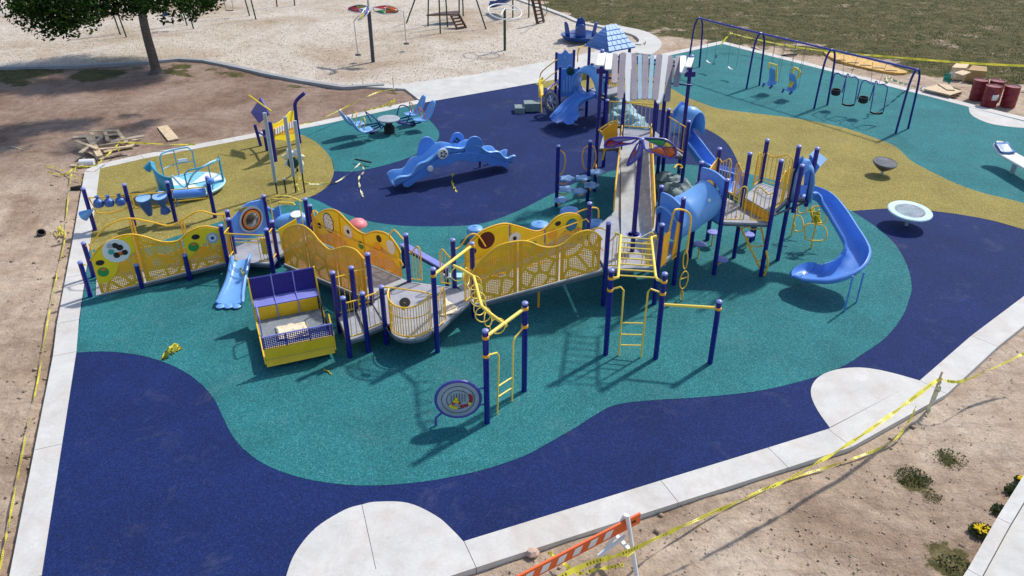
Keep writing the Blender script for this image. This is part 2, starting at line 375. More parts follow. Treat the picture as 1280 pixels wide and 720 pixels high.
def ground_mesh():
    def axis(lo, hi, core0, core1, step, grow=1.12):
        a = list(np.arange(core0, core1 + step, step)); s = step
        while a[-1] < hi: s *= grow; a.append(a[-1] + s)
        s = step; b = []
        x = core0
        while x > lo: s *= grow; x -= s; b.append(x)
        return np.array(b[::-1] + a)
    xs = axis(-500, 500, -34, 34, .22); ys = axis(-60, 900, 2, 62, .22)
    X, Y = np.meshgrid(xs, ys); ds = site(X, Y); dc = chips(X, Y); dl = lawn(X, Y); dg = GP_DRY(X, Y)
    Z = np.full(X.shape, -.11); rough = np.clip(-ds / 1.0, 0, 1)
    nz = np.array([noise.fractal(Vector((x * .5, y * .5, 0)), 1.0, 2.0, 5) for x, y in zip(X.ravel(), Y.ravel())]).reshape(X.shape)
    nb = np.array([noise.noise(Vector((x * 2.3, y * 2.3, 5))) for x, y in zip(X.ravel(), Y.ravel())]).reshape(X.shape)
    Z = Z + (nz * .05 + nb * .025) * rough + np.clip(-ds / 4 , 0, 1) * .03
    inside = ds > -.45
    Z = np.where(inside, -.25, Z)
    Z = np.where(dc > .1, np.minimum(Z, -.10), Z)
    g = np.clip(dl * .35 + .5 + nz * .9, 0, 1) ; g = np.where(dl > 3, np.clip(.75 + nz * .35, 0, 1), g)
    g2 = np.clip((dg + .3) * .9, 0, 1) * np.clip(.75 + nz * 1.5, 0, 1)
    g = np.maximum(np.where(dl > -4, g, 0), g2)
    for cx, cy, r in ((1142, 597, .45), (1185, 570, .35), (1170, 620, .25), (1190, 700, .6)):
        p = G(cx, cy); g = np.maximum(g, np.clip(1.3 - np.hypot(X - p.x, (Y - p.y) * 1.3) / r + nb * .8, 0, 1) * .85)
    skw = poly_mask([p.xy for p in GP([(1120, 850), (1206, 720), (1243, 655), (1280, 596), (1345, 505), (1500, 330), (2200, 500), (1700, 850)], -.08)])(X, Y); Z = np.where(skw > .05, -.2, Z)
    far = np.hypot(X, Y) > 90; g = np.where(far, .75, g)
    ny, nx = X.shape; vs = np.stack([X.ravel(), Y.ravel(), Z.ravel()], 1)
    i = np.arange(ny * nx).reshape(ny, nx); fs = np.stack([i[:-1, :-1].ravel(), i[:-1, 1:].ravel(), i[1:, 1:].ravel(), i[1:, :-1].ravel()], 1)
    me = bpy.data.meshes.new('ground'); me.from_pydata(vs.tolist(), [], fs.tolist())
    damp = np.clip((Y - 24 + nz * 4 - X * .1) / 9, 0, 1) * np.clip((2 - X) / 6, 0, 1); ad_ = me.attributes.new('damp', 'FLOAT', 'POINT'); ad_.data.foreach_set('value', damp.ravel().astype(np.float32))
    at = me.attributes.new('grass', 'FLOAT', 'POINT'); at.data.foreach_set('value', g.ravel().astype(np.float32))
    me.polygons.foreach_set('use_smooth', [True] * len(me.polygons)); me.update()
    m, t, b = mk('bare_earth_and_grass'); co = world_pos(t)
    n1 = tex(t, co, .35, 9, .68, .6); n2 = tex(t, co, 3.0, 8, .72, .3); n3 = tex(t, co, 22, 4, .7)
    e = ramp(t, n1, [(.26, (.25, .165, .115)), (.38, (.36, .255, .18)), (.50, (.48, .365, .27)), (.68, (.62, .51, .40))])
    e = mix(t, .75, e, ramp(t, n2, [(.25, (.55, .52, .5)), (.5, (.95, .95, .95)), (.8, (1.3, 1.28, 1.22))]), 'MULTIPLY')
    e = mix(t, .8, e, ramp(t, n3, [(.25, (.72, .70, .67)), (.5, (1, 1, 1)), (.75, (1.2, 1.2, 1.2))]), 'MULTIPLY')
    mp = nd(t, 'ShaderNodeMapping'); mp.inputs['Scale'].default_value = (2.2, .35, 1); mp.inputs['Rotation'].default_value = (0, 0, R(62)); t.links.new(co, mp.inputs[0])
    tr = tex(t, mp.outputs[0], 1.1, 5, .6, .5)
    e = mix(t, ramp(t, tr, [(.55, (0, 0, 0)), (.70, (.25,) * 3)]), e, (.18, .12, .085))
    mp2 = nd(t, 'ShaderNodeMapping'); mp2.inputs['Scale'].default_value = (.5, 3.2, 1); mp2.inputs['Rotation'].default_value = (0, 0, R(-12)); t.links.new(co, mp2.inputs[0])
    e = mix(t, ramp(t, tex(t, mp2.outputs[0], .8, 7, .7, 1.2), [(.54, (0, 0, 0)), (.68, (.38,) * 3)]), e, (.16, .11, .085))
    e = mix(t, ramp(t, tex(t, co, 6, 6, .75, .4), [(.62, (0, 0, 0)), (.72, (.55,) * 3)]), e, (.15, .10, .075))
    Dm = nd(t, 'ShaderNodeAttribute'); Dm.attribute_name = 'damp'; e = mix(t, Dm.outputs['Fac'], e, mix(t, 1.0, e, (.62, .56, .58), 'MULTIPLY'))
    clod = vor(t, co, 7, 'Distance'); e = mix(t, ramp(t, clod, [(.05, (.45,) * 3), (.22, (0, 0, 0))]), e, (.20, .135, .095))
    peb = vor(t, co, 14, 'Distance'); pc = vor(t, co, 14, 'Color'); sp = t.nodes.new('ShaderNodeSeparateColor'); t.links.new(pc, sp.inputs[0])
    pm = nd(t, 'ShaderNodeMath'); pm.operation = 'MULTIPLY'
    t.links.new(ramp(t, peb, [(.18, (1, 1, 1)), (.26, (0, 0, 0))]), pm.inputs[0]); t.links.new(ramp(t, sp.outputs[0], [(.86, (0, 0, 0)), (.9, (1, 1, 1))]), pm.inputs[1])
    e = mix(t, pm.outputs[0], e, (.46, .36, .27))
    gn = tex(t, co, 1.2, 8, .72, .8); gf = tex(t, co, 30, 3, .7)
    gr = ramp(t, gn, [(.25, (.032, .042, .013)), (.42, (.066, .068, .023)), (.56, (.12, .10, .042)), (.73, (.25, .20, .11))])
    gr = mix(t, .85, gr, ramp(t, gf, [(.3, (.5, .5, .45)), (.7, (1.4, 1.4, 1.35))]), 'MULTIPLY')
    A = nd(t, 'ShaderNodeAttribute'); A.attribute_name = 'grass'
    ad = nd(t, 'ShaderNodeMath'); ad.operation = 'ADD'; t.links.new(A.outputs['Fac'], ad.inputs[0])
    s2 = nd(t, 'ShaderNodeMath'); s2.operation = 'MULTIPLY_ADD'; t.links.new(tex(t, co, 5, 6, .75), s2.inputs[0]); s2.inputs[1].default_value = 1.2; s2.inputs[2].default_value = -.6
    t.links.new(s2.outputs[0], ad.inputs[1])
    t.links.new(mix(t, ramp(t, ad.outputs[0], [(.38, (0, 0, 0)), (.55, (1, 1, 1))]), e, gr), b.inputs['Base Color'])
    b.inputs['Roughness'].default_value = .95; b.inputs['Specular IOR Level'].default_value = .15
    bump(t, b, n2, 1.0, .09)
    me.materials.append(m); o = bpy.data.objects.new('ground', me); col.objects.link(o); o['kind'] = 'structure'; o['label'] = 'bare reddish dirt giving way to patchy dry lawn'
    return xs, ys, Z
ground_mesh()
def struct(name, mb, mat, label=None, **k):
    o = mb.build(name, mat, **k); o['kind'] = 'structure'
    if label: o['label'] = label
    return o
# rubber surfacing: thin sheets stepped 4 mm
struct('navy_rubber_surface', MB()._prism(inner_w, -.16, 0.0), NAVY_R, 'navy blue rubber safety surface')
def region(name, px, z, mat, label, k=5, smooth_=True):
    w = [p.xy for p in GP(sm2(px, k, True) if smooth_ else px)]
    struct(name, MB().sheet(w, z), mat, label)
TEAL1 = sm2([(94, 441), (125, 439.5), (153, 441), (187, 447), (222, 460), (249, 478), (267, 498), (278, 520), (289, 542), (303, 560), (330, 580), (365, 594), (400, 602), (440, 606.5), (480, 606.5), (530, 602), (570, 595), (605, 587), (655, 570), (692, 550),
      (720, 534), (742, 520), (770, 506), (820, 500), (870, 497), (940, 490), (1000, 477), (1050, 459.5), (1082, 440), (1107, 422), (1127, 397), (1136, 375), (1139.5, 360), (1135, 335), (1120, 307), (1095, 284), (1064.5, 263.8)], 4)
TEAL1 += sm2([(1064.5, 263.8), (1050, 256.7), (1027, 246), (985, 230), (941, 218.5), (926, 213), (900, 209), (873, 207), (843, 205), (800, 208), (764, 214), (735, 222), (691, 242), (647, 264), (604, 279), (560, 283), (500, 282), (455, 275), (422, 263), (400, 252), (385, 247)], 4)[1:]
TEAL1 += sm2([(385, 247), (330, 263), (269, 279), (227, 293), (201, 301), (160, 308), (112, 313)], 4)[1:]
region('teal_rubber_surface', TEAL1, .004, TEAL_R, 'large teal rubber surface under the climbing structure', smooth_=False)
def inp(pts): return pts
OL1 = [(112, 313), (114, 296), (125, 211), (180, 198.5), (365, 163.5)] + sm2([(365, 163.5), (385, 172), (399, 181), (413, 197.5), (417.5, 214), (411, 231), (396.6, 242), (385, 247)], 4)[1:] + sm2([(385, 247), (330, 263), (269, 279), (227, 293), (201, 301), (160, 308), (112, 313)], 4)[1:-1]
region('olive_rubber_surface', OL1, .004, OLIV_R, 'olive yellow rubber surface at the merry-go-round', smooth_=False)
TL2 = [(365, 163.5), (400, 156.7), (520, 130)] + sm2([(520, 130), (531, 144), (544, 158), (549, 168), (544, 179), (522, 192), (500, 201), (467, 210), (440, 214.5), (417.5, 214)], 4)[1:] + sm2([(417.5, 214), (413, 197.5), (399, 181), (385, 172), (365, 163.5)], 4)[1:-1]
region('teal_rubber_surface', TL2, .004, TEAL_R, 'small teal rubber lobe under the four-seat rocker', smooth_=False)
OL_LOW = sm2([(668, 104), (690, 112), (775, 127), (820, 136), (843, 143), (867, 155), (890, 165), (907, 177), (918, 193), (926, 213)], 4) + sm2([(926, 213), (941, 218.5), (985, 230), (1027, 246), (1050, 256.7), (1064.5, 263.8)], 4)[1:] + sm2([(1064.5, 263.8), (1105, 261), (1139, 261), (1172, 264.5), (1205, 269), (1239, 275.5), (1280, 287), (1420, 330)], 4)[1:]
OL_UP = sm2([(795, 79), (812, 94), (840, 111), (857, 121), (875, 128), (900, 136), (951, 142.6), (1001, 149), (1051.5, 159), (1085, 169.5), (1119, 183), (1139, 201), (1161, 213), (1194, 229), (1228, 241), (1261, 249), (1290, 257), (1440, 300)], 4)
region('olive_rubber_surface', OL_LOW + OL_UP[::-1] + [(740, 91), (668, 104)], .004, OLIV_R, 'olive yellow rubber band sweeping to the right edge', smooth_=False)
TR = OL_UP[:-1] + [(1420, 262), (1500, 205), (1219, 136), (1162, 121), (903, 55)]
region('teal_rubber_surface', TR, .004, TEAL_R, 'teal rubber surface under the swing set', smooth_=False)
# concrete pads and kerb
def pad(px, label, z0=.008):
    struct('concrete_pad', MB()._prism([p.xy for p in GP(px)], -.1, z0), CONC, label)
BP = [(352, 752), (358, 720), (370, 690), (395, 660), (430, 638), (452, 631)]
pad(sm2(BP, 5) + [(469.6, 712)], 'left part of the pale concrete half-circle pad at the bottom edge')
pad(sm2([(452.7, 631), (470, 627.5), (510, 629), (545, 645), (565, 662), (581, 679)], 5) + [(470.3, 712)], 'right part of the pale concrete half-circle pad at the bottom edge')
pad(sm2([(1037, 534.6), (1022.5, 514), (1014, 495), (1016, 480), (1029, 468), (1052, 461), (1081, 460), (1114, 466), (1149.6, 476)], 5), 'pale concrete half-circle pad beside the yellow stake')
pad(sm2([(1211, 134), (1213, 142), (1223, 149), (1244, 156), (1280, 160), (1310, 160)], 5), 'pale concrete pad beside the maroon barrels')
def offset(path, w):
    out = []
    for i, p in enumerate(path):
        a = path[max(i - 1, 0)]; b = path[min(i + 1, len(path) - 1)]
        d1 = (p - a); d2 = (b - p); d1 = d1.normalized() if d1.length > 1e-6 else d2.normalized(); d2 = d2.normalized() if d2.length > 1e-6 else d1
        n = (Vector((d1.y, -d1.x)) + Vector((d2.y, -d2.x))).normalized(); c = max(.5, n.dot(Vector((d1.y, -d1.x))))
        out.append(p + n * w / c)
    return out
def band(name, pathw, w, z1, z0, mat, label, step=None):
    """a kerb along a world path, cut into cast lengths with narrow joints"""
    path = [Vector(p) for p in pathw]; off = offset(path, w)
    if not step:
        struct(name, MB()._prism(path + off[::-1], z0, z1), mat, label); return
    seg = []
    for i in range(len(path) - 1):
        L = (path[i + 1] - path[i]).length; n = max(1, round(L / step))
        for k in range(n):
            t0 = k / n; t1 = (k + 1) / n; g = .006 / L
            q = [path[i].lerp(path[i + 1], t0 + g), path[i].lerp(path[i + 1], t1 - g), off[i].lerp(off[i + 1], t1 - g), off[i].lerp(off[i + 1], t0 + g)]
            seg.append(q)
    root = None
    for q in seg:
        o = MB()._prism(q, z0, z1).build('kerb_slab' if root else name, mat, root)
        if root is None: root = o; o['kind'] = 'structure'; o['label'] = label
iw = [G(x, y).xy for x, y in INNER]
band('concrete_kerb', [iw[i] for i in range(0, 6)], -.50, .012, -.3, CONC, 'pale concrete kerb along the left edge', 3.0)
nl = offset(iw[0:6], -.5)[-1]
band('concrete_kerb', [iw[5], iw[6], iw[7], iw[8]], -.50, .012, -.3, CONC, 'pale concrete kerb along the upper left edge', 3.0)
struct('concrete_kerb', MB()._prism([iw[5], nl, offset([iw[5], iw[6], iw[7], iw[8]], -.5)[0]], -.3, .011), CONC, 'kerb corner by the lumber pile')
band('concrete_kerb', [iw[10].lerp(iw[11], .32), iw[11], iw[12], iw[13], iw[14]], -.50, .012, -.3, CONC, 'pale concrete kerb behind the swing set', 3.5)
band('concrete_kerb', [iw[i] for i in (14, 15, 16, 17, 18, 19, 20, 21, 0)], -.62, .012, -.3, CONC, 'pale concrete kerb along the front edge', 3.2)
PATHP = [(529, 128.5), (663, 105), (740, 91), (797, 78), (792, 67), (806, 60), (803, 52), (788, 54), (757, 61), (724, 69), (693, 75), (594, 93), (540, 100), (500, 106), (440, 104.5), (446, 108), (506, 111)]
pw = [G(x, y).xy for x, y in PATHP]
struct('concrete_path', MB()._prism(pw, -.25, .006), CONC2, 'wide pale concrete path between the wood chips and the navy rubber')
for (a, b) in (((600, 92.5), (612, 114)), ((660, 82), (678, 102)), ((560, 97), (568, 121)), ((712, 72), (735, 91.5))):
    a = G(*a).xy; b = G(*b).xy; n = (b - a).normalized(); n = Vector((-n.y, n.x)) * .012
# wood chip bed
cw = [Vector(p) for p in chips_w]
m, t, b = mk('wood_chips'); co = world_pos(t)
v = vor(t, co, 22, 'Color'); s_ = t.nodes.new('ShaderNodeSeparateColor'); t.links.new(v, s_.inputs[0])
e = ramp(t, s_.outputs[0], [(0, (.42, .355, .285)), (.3, (.50, .43, .355)), (.7, (.58, .51, .43)), (1, (.68, .62, .54))])
e = mix(t, .9, e, ramp(t, tex(t, co, .16, 7, .65, .6), [(.32, (.66, .55, .42)), (.55, (1, 1, 1)), (.8, (1.15, 1.15, 1.15))]), 'MULTIPLY')
e = mix(t, .6, e, ramp(t, tex(t, co, 2.5, 7, .7), [(.3, (.7, .66, .6)), (.7, (1.15, 1.15, 1.15))]), 'MULTIPLY')
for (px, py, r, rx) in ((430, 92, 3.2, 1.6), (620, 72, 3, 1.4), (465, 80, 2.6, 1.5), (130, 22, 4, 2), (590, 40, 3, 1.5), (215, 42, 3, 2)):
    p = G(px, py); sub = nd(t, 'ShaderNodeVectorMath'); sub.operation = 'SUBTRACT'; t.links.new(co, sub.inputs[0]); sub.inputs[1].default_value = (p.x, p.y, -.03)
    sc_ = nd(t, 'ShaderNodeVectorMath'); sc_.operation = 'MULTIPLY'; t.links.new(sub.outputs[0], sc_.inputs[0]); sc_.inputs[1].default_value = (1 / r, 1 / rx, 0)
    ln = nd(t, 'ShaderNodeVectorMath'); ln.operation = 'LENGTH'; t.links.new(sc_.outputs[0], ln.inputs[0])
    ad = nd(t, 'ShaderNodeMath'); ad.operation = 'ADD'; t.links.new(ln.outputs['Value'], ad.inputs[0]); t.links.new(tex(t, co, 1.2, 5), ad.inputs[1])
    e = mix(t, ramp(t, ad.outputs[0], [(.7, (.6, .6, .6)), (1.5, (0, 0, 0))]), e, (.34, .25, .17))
t.links.new(e, b.inputs['Base Color']); b.inputs['Roughness'].default_value = .95; bump(t, b, vor(t, co, 16), .6, .03); CHIPM = m
struct('wood_chip_bed', MB()._prism(cw, -.3, -.03), CHIPM, 'pale wood chip bed of the older playground')
# 9000 loose chips that give the bed relief
def scatter(n, x0, x1, y0, y1, z):
    r = np.random.RandomState(3); px = r.uniform(x0, x1, n); py = r.uniform(y0, y1, n); u = (px - 640) / F; v = (360 - py) / F
    h = ct + v * st; d = st - v * ct; t = (HC - z) / d; return u * t, h * t
cb = MB(); X_, Y_ = scatter(16000, -20, 820, -8, 110, 0); ok = chips(X_, Y_) > .1
for x, y in zip(X_[ok][:6500], Y_[ok][:6500]):
    a = rnd.uniform(0, 3.14); l = rnd.uniform(.04, .09); w = rnd.uniform(.012, .03)
    M_ = Matrix.Rotation(a, 3, 'Z') @ Matrix.Rotation(rnd.uniform(-.5, .5), 3, 'X') @ Matrix.Rotation(rnd.uniform(-.4, .4), 3, 'Y')
    cb.mi = rnd.choice((0, 0, 1, 2)); cb.box((x, y, -.015), (l, w, .012), M_)
CH1 = paint('chip_pale', (.64, .58, .51), .9); CH2 = paint('chip_mid', (.54, .47, .39), .9); CH3 = paint('chip_dark', (.40, .33, .25), .9)
tag(cb.build('wood_chips', [CH1, CH2, CH3], smooth=0), 'loose wood chips strewn over the play bed', kind='stuff')
# kerbs round the chip bed
lw = [G(x, y).xy for x, y in CHIPS[0:11]]
band('bed_kerb', lw, .30, .06, -.25, CONC3, 'low grey concrete kerb along the wood chips', 3)
rw = smooth([(*G(x, y).xy, 0) for x, y in [(612, -14), (646, 0), (678, 11), (706, 21.5), (721, 28), (752, 35), (788, 43.5), (799, 51), (794, 56)]], 3)
band('bed_kerb', [p.xy for p in rw], -.35, .06, -.25, CONC2, 'pale concrete kerb curving between wood chips and lawn', 3)
rw2 = smooth([(*G(x, y).xy, 0) for x, y in [(757, 34), (790, 40.5), (806, 50), (805, 58), (795, 66)]], 4)
band('footpath', [p.xy for p in rw2], -.9, .0, -.25, CONC2, 'pale footpath curving round the end of the bed')
# street kerb at lower right
sk = [G(x, y, -.08).xy for x, y in [(1120, 850), (1206, 720), (1243, 655), (1280, 596), (1345, 505), (1500, 330)]]
band('street_kerb', sk, .22, .085, -.4, CONC, 'pale concrete street kerb in the lower right corner', 2.4)
sk2 = offset(sk, .232)
band('gutter', sk2, 1.6, -.035, -.4, CONC2, 'concrete gutter beyond the street kerb')
# clods of dug earth heaped along the outer edge of the kerbs
CL1 = paint('clod_brown', (.27, .18, .125), .95, 0, .3, scale=8); CL2 = paint('clod_tan', (.40, .29, .205), .95, 0, .3, scale=8)
hb = MB(); X_, Y_ = scatter(22000, -60, 1290, 90, 760, -.09); sd_ = site(X_, Y_); cd_ = chips(X_, Y_); ok = (sd_ < -.58) & (cd_ < -.5)
for x, y, d_s in zip(X_[ok], Y_[ok], sd_[ok]):
    near = math.exp(-(-d_s - .58) / .45); nn_ = noise.noise(Vector((x * .45, y * .45, 7)))
    if rnd.random() > (.75 * near * (.6 + nn_) + .03 + .10 * max(0, nn_)) * (1 if x < 0 and y > 12 or y > 30 else .12): continue
    r = rnd.choice((.02, .03, .04, .055)) * rnd.uniform(.6, 1.2); vs = []
    for k in range(6):
        d = [(1, 0, 0), (-1, 0, 0), (0, 1, 0), (0, -1, 0), (0, 0, 1), (0, 0, -1)][k]
        vs.append((x + d[0] * r * rnd.uniform(.7, 1.5), y + d[1] * r * rnd.uniform(.7, 1.5), -.09 + d[2] * r * .7))
    hb.mi = rnd.choice((0, 1, 1)); hb.add(vs, [(0, 2, 4), (2, 1, 4), (1, 3, 4), (3, 0, 4), (2, 0, 5), (1, 2, 5), (3, 1, 5), (0, 3, 5)])
tag(hb.build('dirt_clods', [CL1, CL2], smooth=0), 'crumbly dirt clods heaped beside the kerbs', kind='stuff')
# loose stones on the near dirt
sb = MB(); X_, Y_ = scatter(3600, -10, 1290, 90, 740, -.09); X2_, Y2_ = scatter(1800, 560, 1290, 430, 740, -.09); X_ = np.concatenate([X_, X2_]); Y_ = np.concatenate([Y_, Y2_])
ok = (site(X_, Y_) < -.75) & (chips(X_, Y_) < -.6)
for x, y in zip(X_[ok], Y_[ok]):
    r = rnd.choice((.008, .010, .014, .022)) * rnd.uniform(.7, 1.3); vs = []
    for k in range(6):
        d = [(1, 0, 0), (-1, 0, 0), (0, 1, 0), (0, -1, 0), (0, 0, 1), (0, 0, -1)][k]
        vs.append((x + d[0] * r * rnd.uniform(.7, 1.4), y + d[1] * r * rnd.uniform(.7, 1.4), -.085 + d[2] * r * .7))
    sb.mi = rnd.choice((0, 0, 0, 1)); sb.add(vs, [(0, 2, 4), (2, 1, 4), (1, 3, 4), (3, 0, 4), (2, 0, 5), (1, 2, 5), (3, 1, 5), (0, 3, 5)])
ST1 = paint('stone_pale', (.48, .38, .29), .9); ST2 = paint('stone_brown', (.34, .24, .17), .9)
tag(sb.build('gravel', [ST1, ST2], smooth=0), 'loose gravel scattered over the bare dirt', kind='stuff')
# ------------------------------------------------------------------ the main play structure
def arr(*a): return [Vector(x) for x in a]
PR = .062
PS = empty('play_structure', (1.5, 18.5, 0), 'huge navy and yellow climbing structure with linked ramps, decks, tunnel and blue spiral slide', 'play structure')
def post(p, h, parent=PS, z0=0.0, r=PR, mat=None, cap=True):
    b = MB().tube([(p[0], p[1], z0), (p[0], p[1], h - .03)], r, 14).build('post', mat or POST, parent)
    if cap:
        MB().lathe([(r + .004, 0), (r + .006, .035), (r * .8, .052), (0, .06)], (p[0], p[1], h - .04), n=14).build('post_cap', CAPM, b)
    return b
def pipe(pts, r=.018, mat=None, parent=PS, name='pipe', n=8, k=0, closed=False):
    return MB().tube(smooth(pts, k, closed) if k else pts, r, n, closed).build(name, mat or YEL, parent)
def deck(pts, z, parent=PS, th=.06, name='deck'):
    o = MB()._prism(pts, z - th, z).build(name, DECK, parent)
    e = MB(); P = [Vector((p[0], p[1])) for p in pts]
    for i in range(len(P)): e.beam(up(P[i - 1], z - th - .028), up(P[i], z - th - .028), .03, .05)
    for i in range(1, len(P) - 1): e.beam(up(P[0], z - th - .03), up(P[i], z - th - .03), .04, .05)
    e.build('deck_frame', DKSIDE, o); return o
def rail_profile(A, B, zA, zB, railpx):
    """points (s along AB, z) of the top rail, from its pixels on the vertical plane A-B"""
    e = (Vector(B) - Vector(A)).to_2d(); L = e.length; e.normalize(); out = []
    for x, y in railpx:
        p = VP(x, y, A, B); out.append(((p.xy - Vector((A[0], A[1]))).dot(e), p.z))
    out = [(s, z) for s, z in out]
    return out, e, L
def interp(pr, s):
    for i in range(len(pr) - 1):
        if pr[i][0] <= s <= pr[i + 1][0]:
            t = (s - pr[i][0]) / max(1e-6, pr[i + 1][0] - pr[i][0]); return pr[i][1] * (1 - t) + pr[i + 1][1] * t
    return pr[0][1] if s < pr[0][0] else pr[-1][1]
def side_panel(A, B, zA, zB, railpx, cuts, yellow=(), ybot=None, extend=True, deco=None, slant=0):
    """a ramp side: a pipe over perforated sheet sections, some faced with yellow plates"""
    pr, e, L = rail_profile(A, B, zA, zB, railpx); A2 = Vector((A[0], A[1]))
    sp = [Vector((s, z, 0)) for s, z in pr]; sp = smooth(sp, 5); pr = [(p.x, p.y) for p in sp]
    nrm = Vector((-e.y, e.x)); nrm = -nrm if nrm.y > 0 else nrm; n3 = Vector((nrm.x, nrm.y, 0))
    P3 = lambda s, z, off=0: Vector((*(A2 + e * s + nrm * off), z))
    base = lambda s: zA + (zB - zA) * min(1, max(0, s / L)) + .04
    MB().tube([P3(s, z) for s, z in pr], .023, 8).build('top_rail', YEL, PS)
    s0, s1 = pr[0][0], pr[-1][0]; edges = [s0 + (s1 - s0) * c for c in [0] + list(cuts) + [1]]
    for i in range(len(edges) - 1):
        a, b = edges[i] + .035, edges[i + 1] - .035
        ss = [a] + [s for s, _ in pr if a < s < b] + [b]
        top = [P3(s, interp(pr, s) - .025) for s in ss]
        poly = top + [P3(b, base(b)), P3(a, base(a))]
        pn = MB().plate(poly, .012).build('perforated_panel', PERF, PS)
        f = MB(); f.tube([P3(a, base(a)), P3(a, interp(pr, a))], .016, 6); f.tube([P3(b, base(b)), P3(b, interp(pr, b))], .016, 6); f.tube([P3(a, base(a)), P3(b, base(b))], .018, 6)
        f.build('panel_frame', ORG, pn)
        for q0, q1 in ((a, a + .07), (b, b - .07)):
            MB().plate([P3(q0, base(q0), .008), P3(q1, base(q1), .008), P3(q1, interp(pr, q1) - .03, .008), P3(q0, interp(pr, q0) - .03, .008)], .012).build('panel_edge', ORG, pn)
        if i in yellow:
            yb = yellow[i]            # lower edge as fractions (t, height fraction)
            topy = [P3(s, interp(pr, s) - .03, .03) for s in ss]
            low = [Vector((a + (b - a) * t, 0, 0)) for t, h in yb]
            lp = smooth([Vector((a + (b - a) * t, h, 0)) for t, h in yb], 4)
            lowy = [P3(p.x, base(p.x) + p.y * (interp(pr, p.x) - base(p.x)), .03) for p in lp]
            yo = MB().plate(topy + lowy[::-1], .02).build('yellow_plate', YPL, pn)
    return n3, P3
def disc_on(px, py, A, B, r, mat, off, name='disc', parent=PS, th=.012, ry=None, n=20):
    c = VP(px, py, A, B, off); e = Vector((B[0] - A[0], B[1] - A[1])).normalized(); nn = Vector((-e.y, e.x, 0)); nn = -nn if nn.y > 0 else nn
    return MB().plate(circ(c, r, nn, n, ry), th).build(name, mat, parent)
def eye(px, py, A, B, r, off=.05):
    o = disc_on(px, py, A, B, r, WHT, off, 'white_disc'); disc_on(px, py, A, B, r * .32, BLACK, off + .012, 'black_pupil', o); return o
def wing(p, d, z, w=.5, h=1.0, nb=4, mat=None, low=.09):
    """short guard of bars beside an opening: p = post side, d = direction away from the post"""
    d = Vector((d[0], d[1])).normalized(); m = MB(); q = lambda s, zz: Vector((p[0] + d.x * s, p[1] + d.y * s, zz))
    m.tube(smooth([q(0, z + h * .9), q(w * .25, z + h * .84), q(w * .55, z + h * .95), q(w * .8, z + h * 1.04), q(w * .98, z + h * .95), q(w, z + h * .75)], 4) + [q(w, z + low)], .018, 8)
    m.tube([q(0, z + low), q(w, z + low)], .016, 6)
    for k in range(nb):
        s = w * (k + .6) / (nb + .3); m.tube([q(s, z + low), q(s, z + h * (.86 + .12 * min(1, s / w)))], .010, 6)
    return m.build('guard_rail', mat or YEL, PS)
def barrier(a, b, z0, z1, nb, mat=None, r=.018, name='barrier', parent=PS, za=None):
    a = Vector((a[0], a[1])); b = Vector((b[0], b[1])); m = MB()
    m.tube([up(a, z1), up(b, z1)], r, 8); m.tube([up(a, z0), up(b, z0)], r, 8)
    for k in range(nb):
        p = a.lerp(b, (k + .7) / (nb + .4)); m.tube([up(p, z0), up(p, z1)], .010, 6)
    return m.build(name, mat or YEL, parent)
def floor_strip(L0, L1, R0, R1, z0, z1, name='ramp', th=.05):
    m = MB(); v = [up(L0, z0), up(R0, z0), up(R1, z1), up(L1, z1)]
    vs = v + [p - Vector((0, 0, th)) for p in v]
    m.add(vs, [(0, 1, 2, 3), (7, 6, 5, 4), (0, 4, 5, 1), (1, 5, 6, 2), (2, 6, 7, 3), (3, 7, 4, 0)])
    o = m.build(name, RAMPM, PS)
    e = MB()
    for a, b in ((v[0], v[3]), (v[1], v[2])): e.beam(a - V(0, 0, th + .03), b - V(0, 0, th + .03), .05, .07)
    for k in range(6):
        t = (k + .5) / 6; e.beam(v[0].lerp(v[3], t) - V(0, 0, th + .02), v[1].lerp(v[2], t) - V(0, 0, th + .02), .05, .05)
    e.build('ramp_frame', DKSIDE, o); return o
# --- ramp 1 (left end)
F1 = G(113.3, 371); F4 = V(-7.89, 19.56, 0); F2 = G(178, 360); F3 = G(238, 350)
B1 = V(*G(104, 303, 1.08).xy, 0); dB = (F4 - F1).to_2d(); F4b = V(*G(285, 273, 1.45).xy, 0)
post(F1, 1.06); post(F2, .74); post(F3, .8); post(F4, 1.5); post(B1, 1.08); post(F4b, 1.45)
A1 = G(119.5, 368.5, .05); E1 = V(-7.98, 19.6, .35)
fl = [(113, 325.6), (124.4, 309), (142, 298), (162, 293), (180, 295.6), (202, 302), (222, 301), (235.6, 290), (253, 283), (271, 285), (277, 290)]
side_panel(A1, E1, .02, .33, fl, (.345, .69), yellow={0: [(0, .28), (.2, .22), (.45, .35), (.65, .62), (.85, .62), (1, .66)], 2: [(0, .30), (.3, .50), (.6, .60), (1, .48)]})
A1b = V(*B1.xy, .05) + V(.1, -.05, 0); E1b = V(*F4b.xy, .35)
bl = [(115.5, 304), (120, 297), (131, 284.5), (149, 275.6), (164, 273), (187, 277), (213, 282), (231, 273), (249, 264), (269, 268), (281, 268)]
pr, e_, L_ = rail_profile(A1b, E1b, 0, .35, bl)
pr_s = [(p.x, p.y) for p in smooth([Vector((s, z, 0)) for s, z in pr], 5)]
P3b = lambda s, z: Vector((*(Vector((A1b[0], A1b[1])) + e_ * s), z))
MB().tube([P3b(s, z) for s, z in pr_s], .023).build('top_rail', YEL, PS)
Lb = pr_s[-1][0]
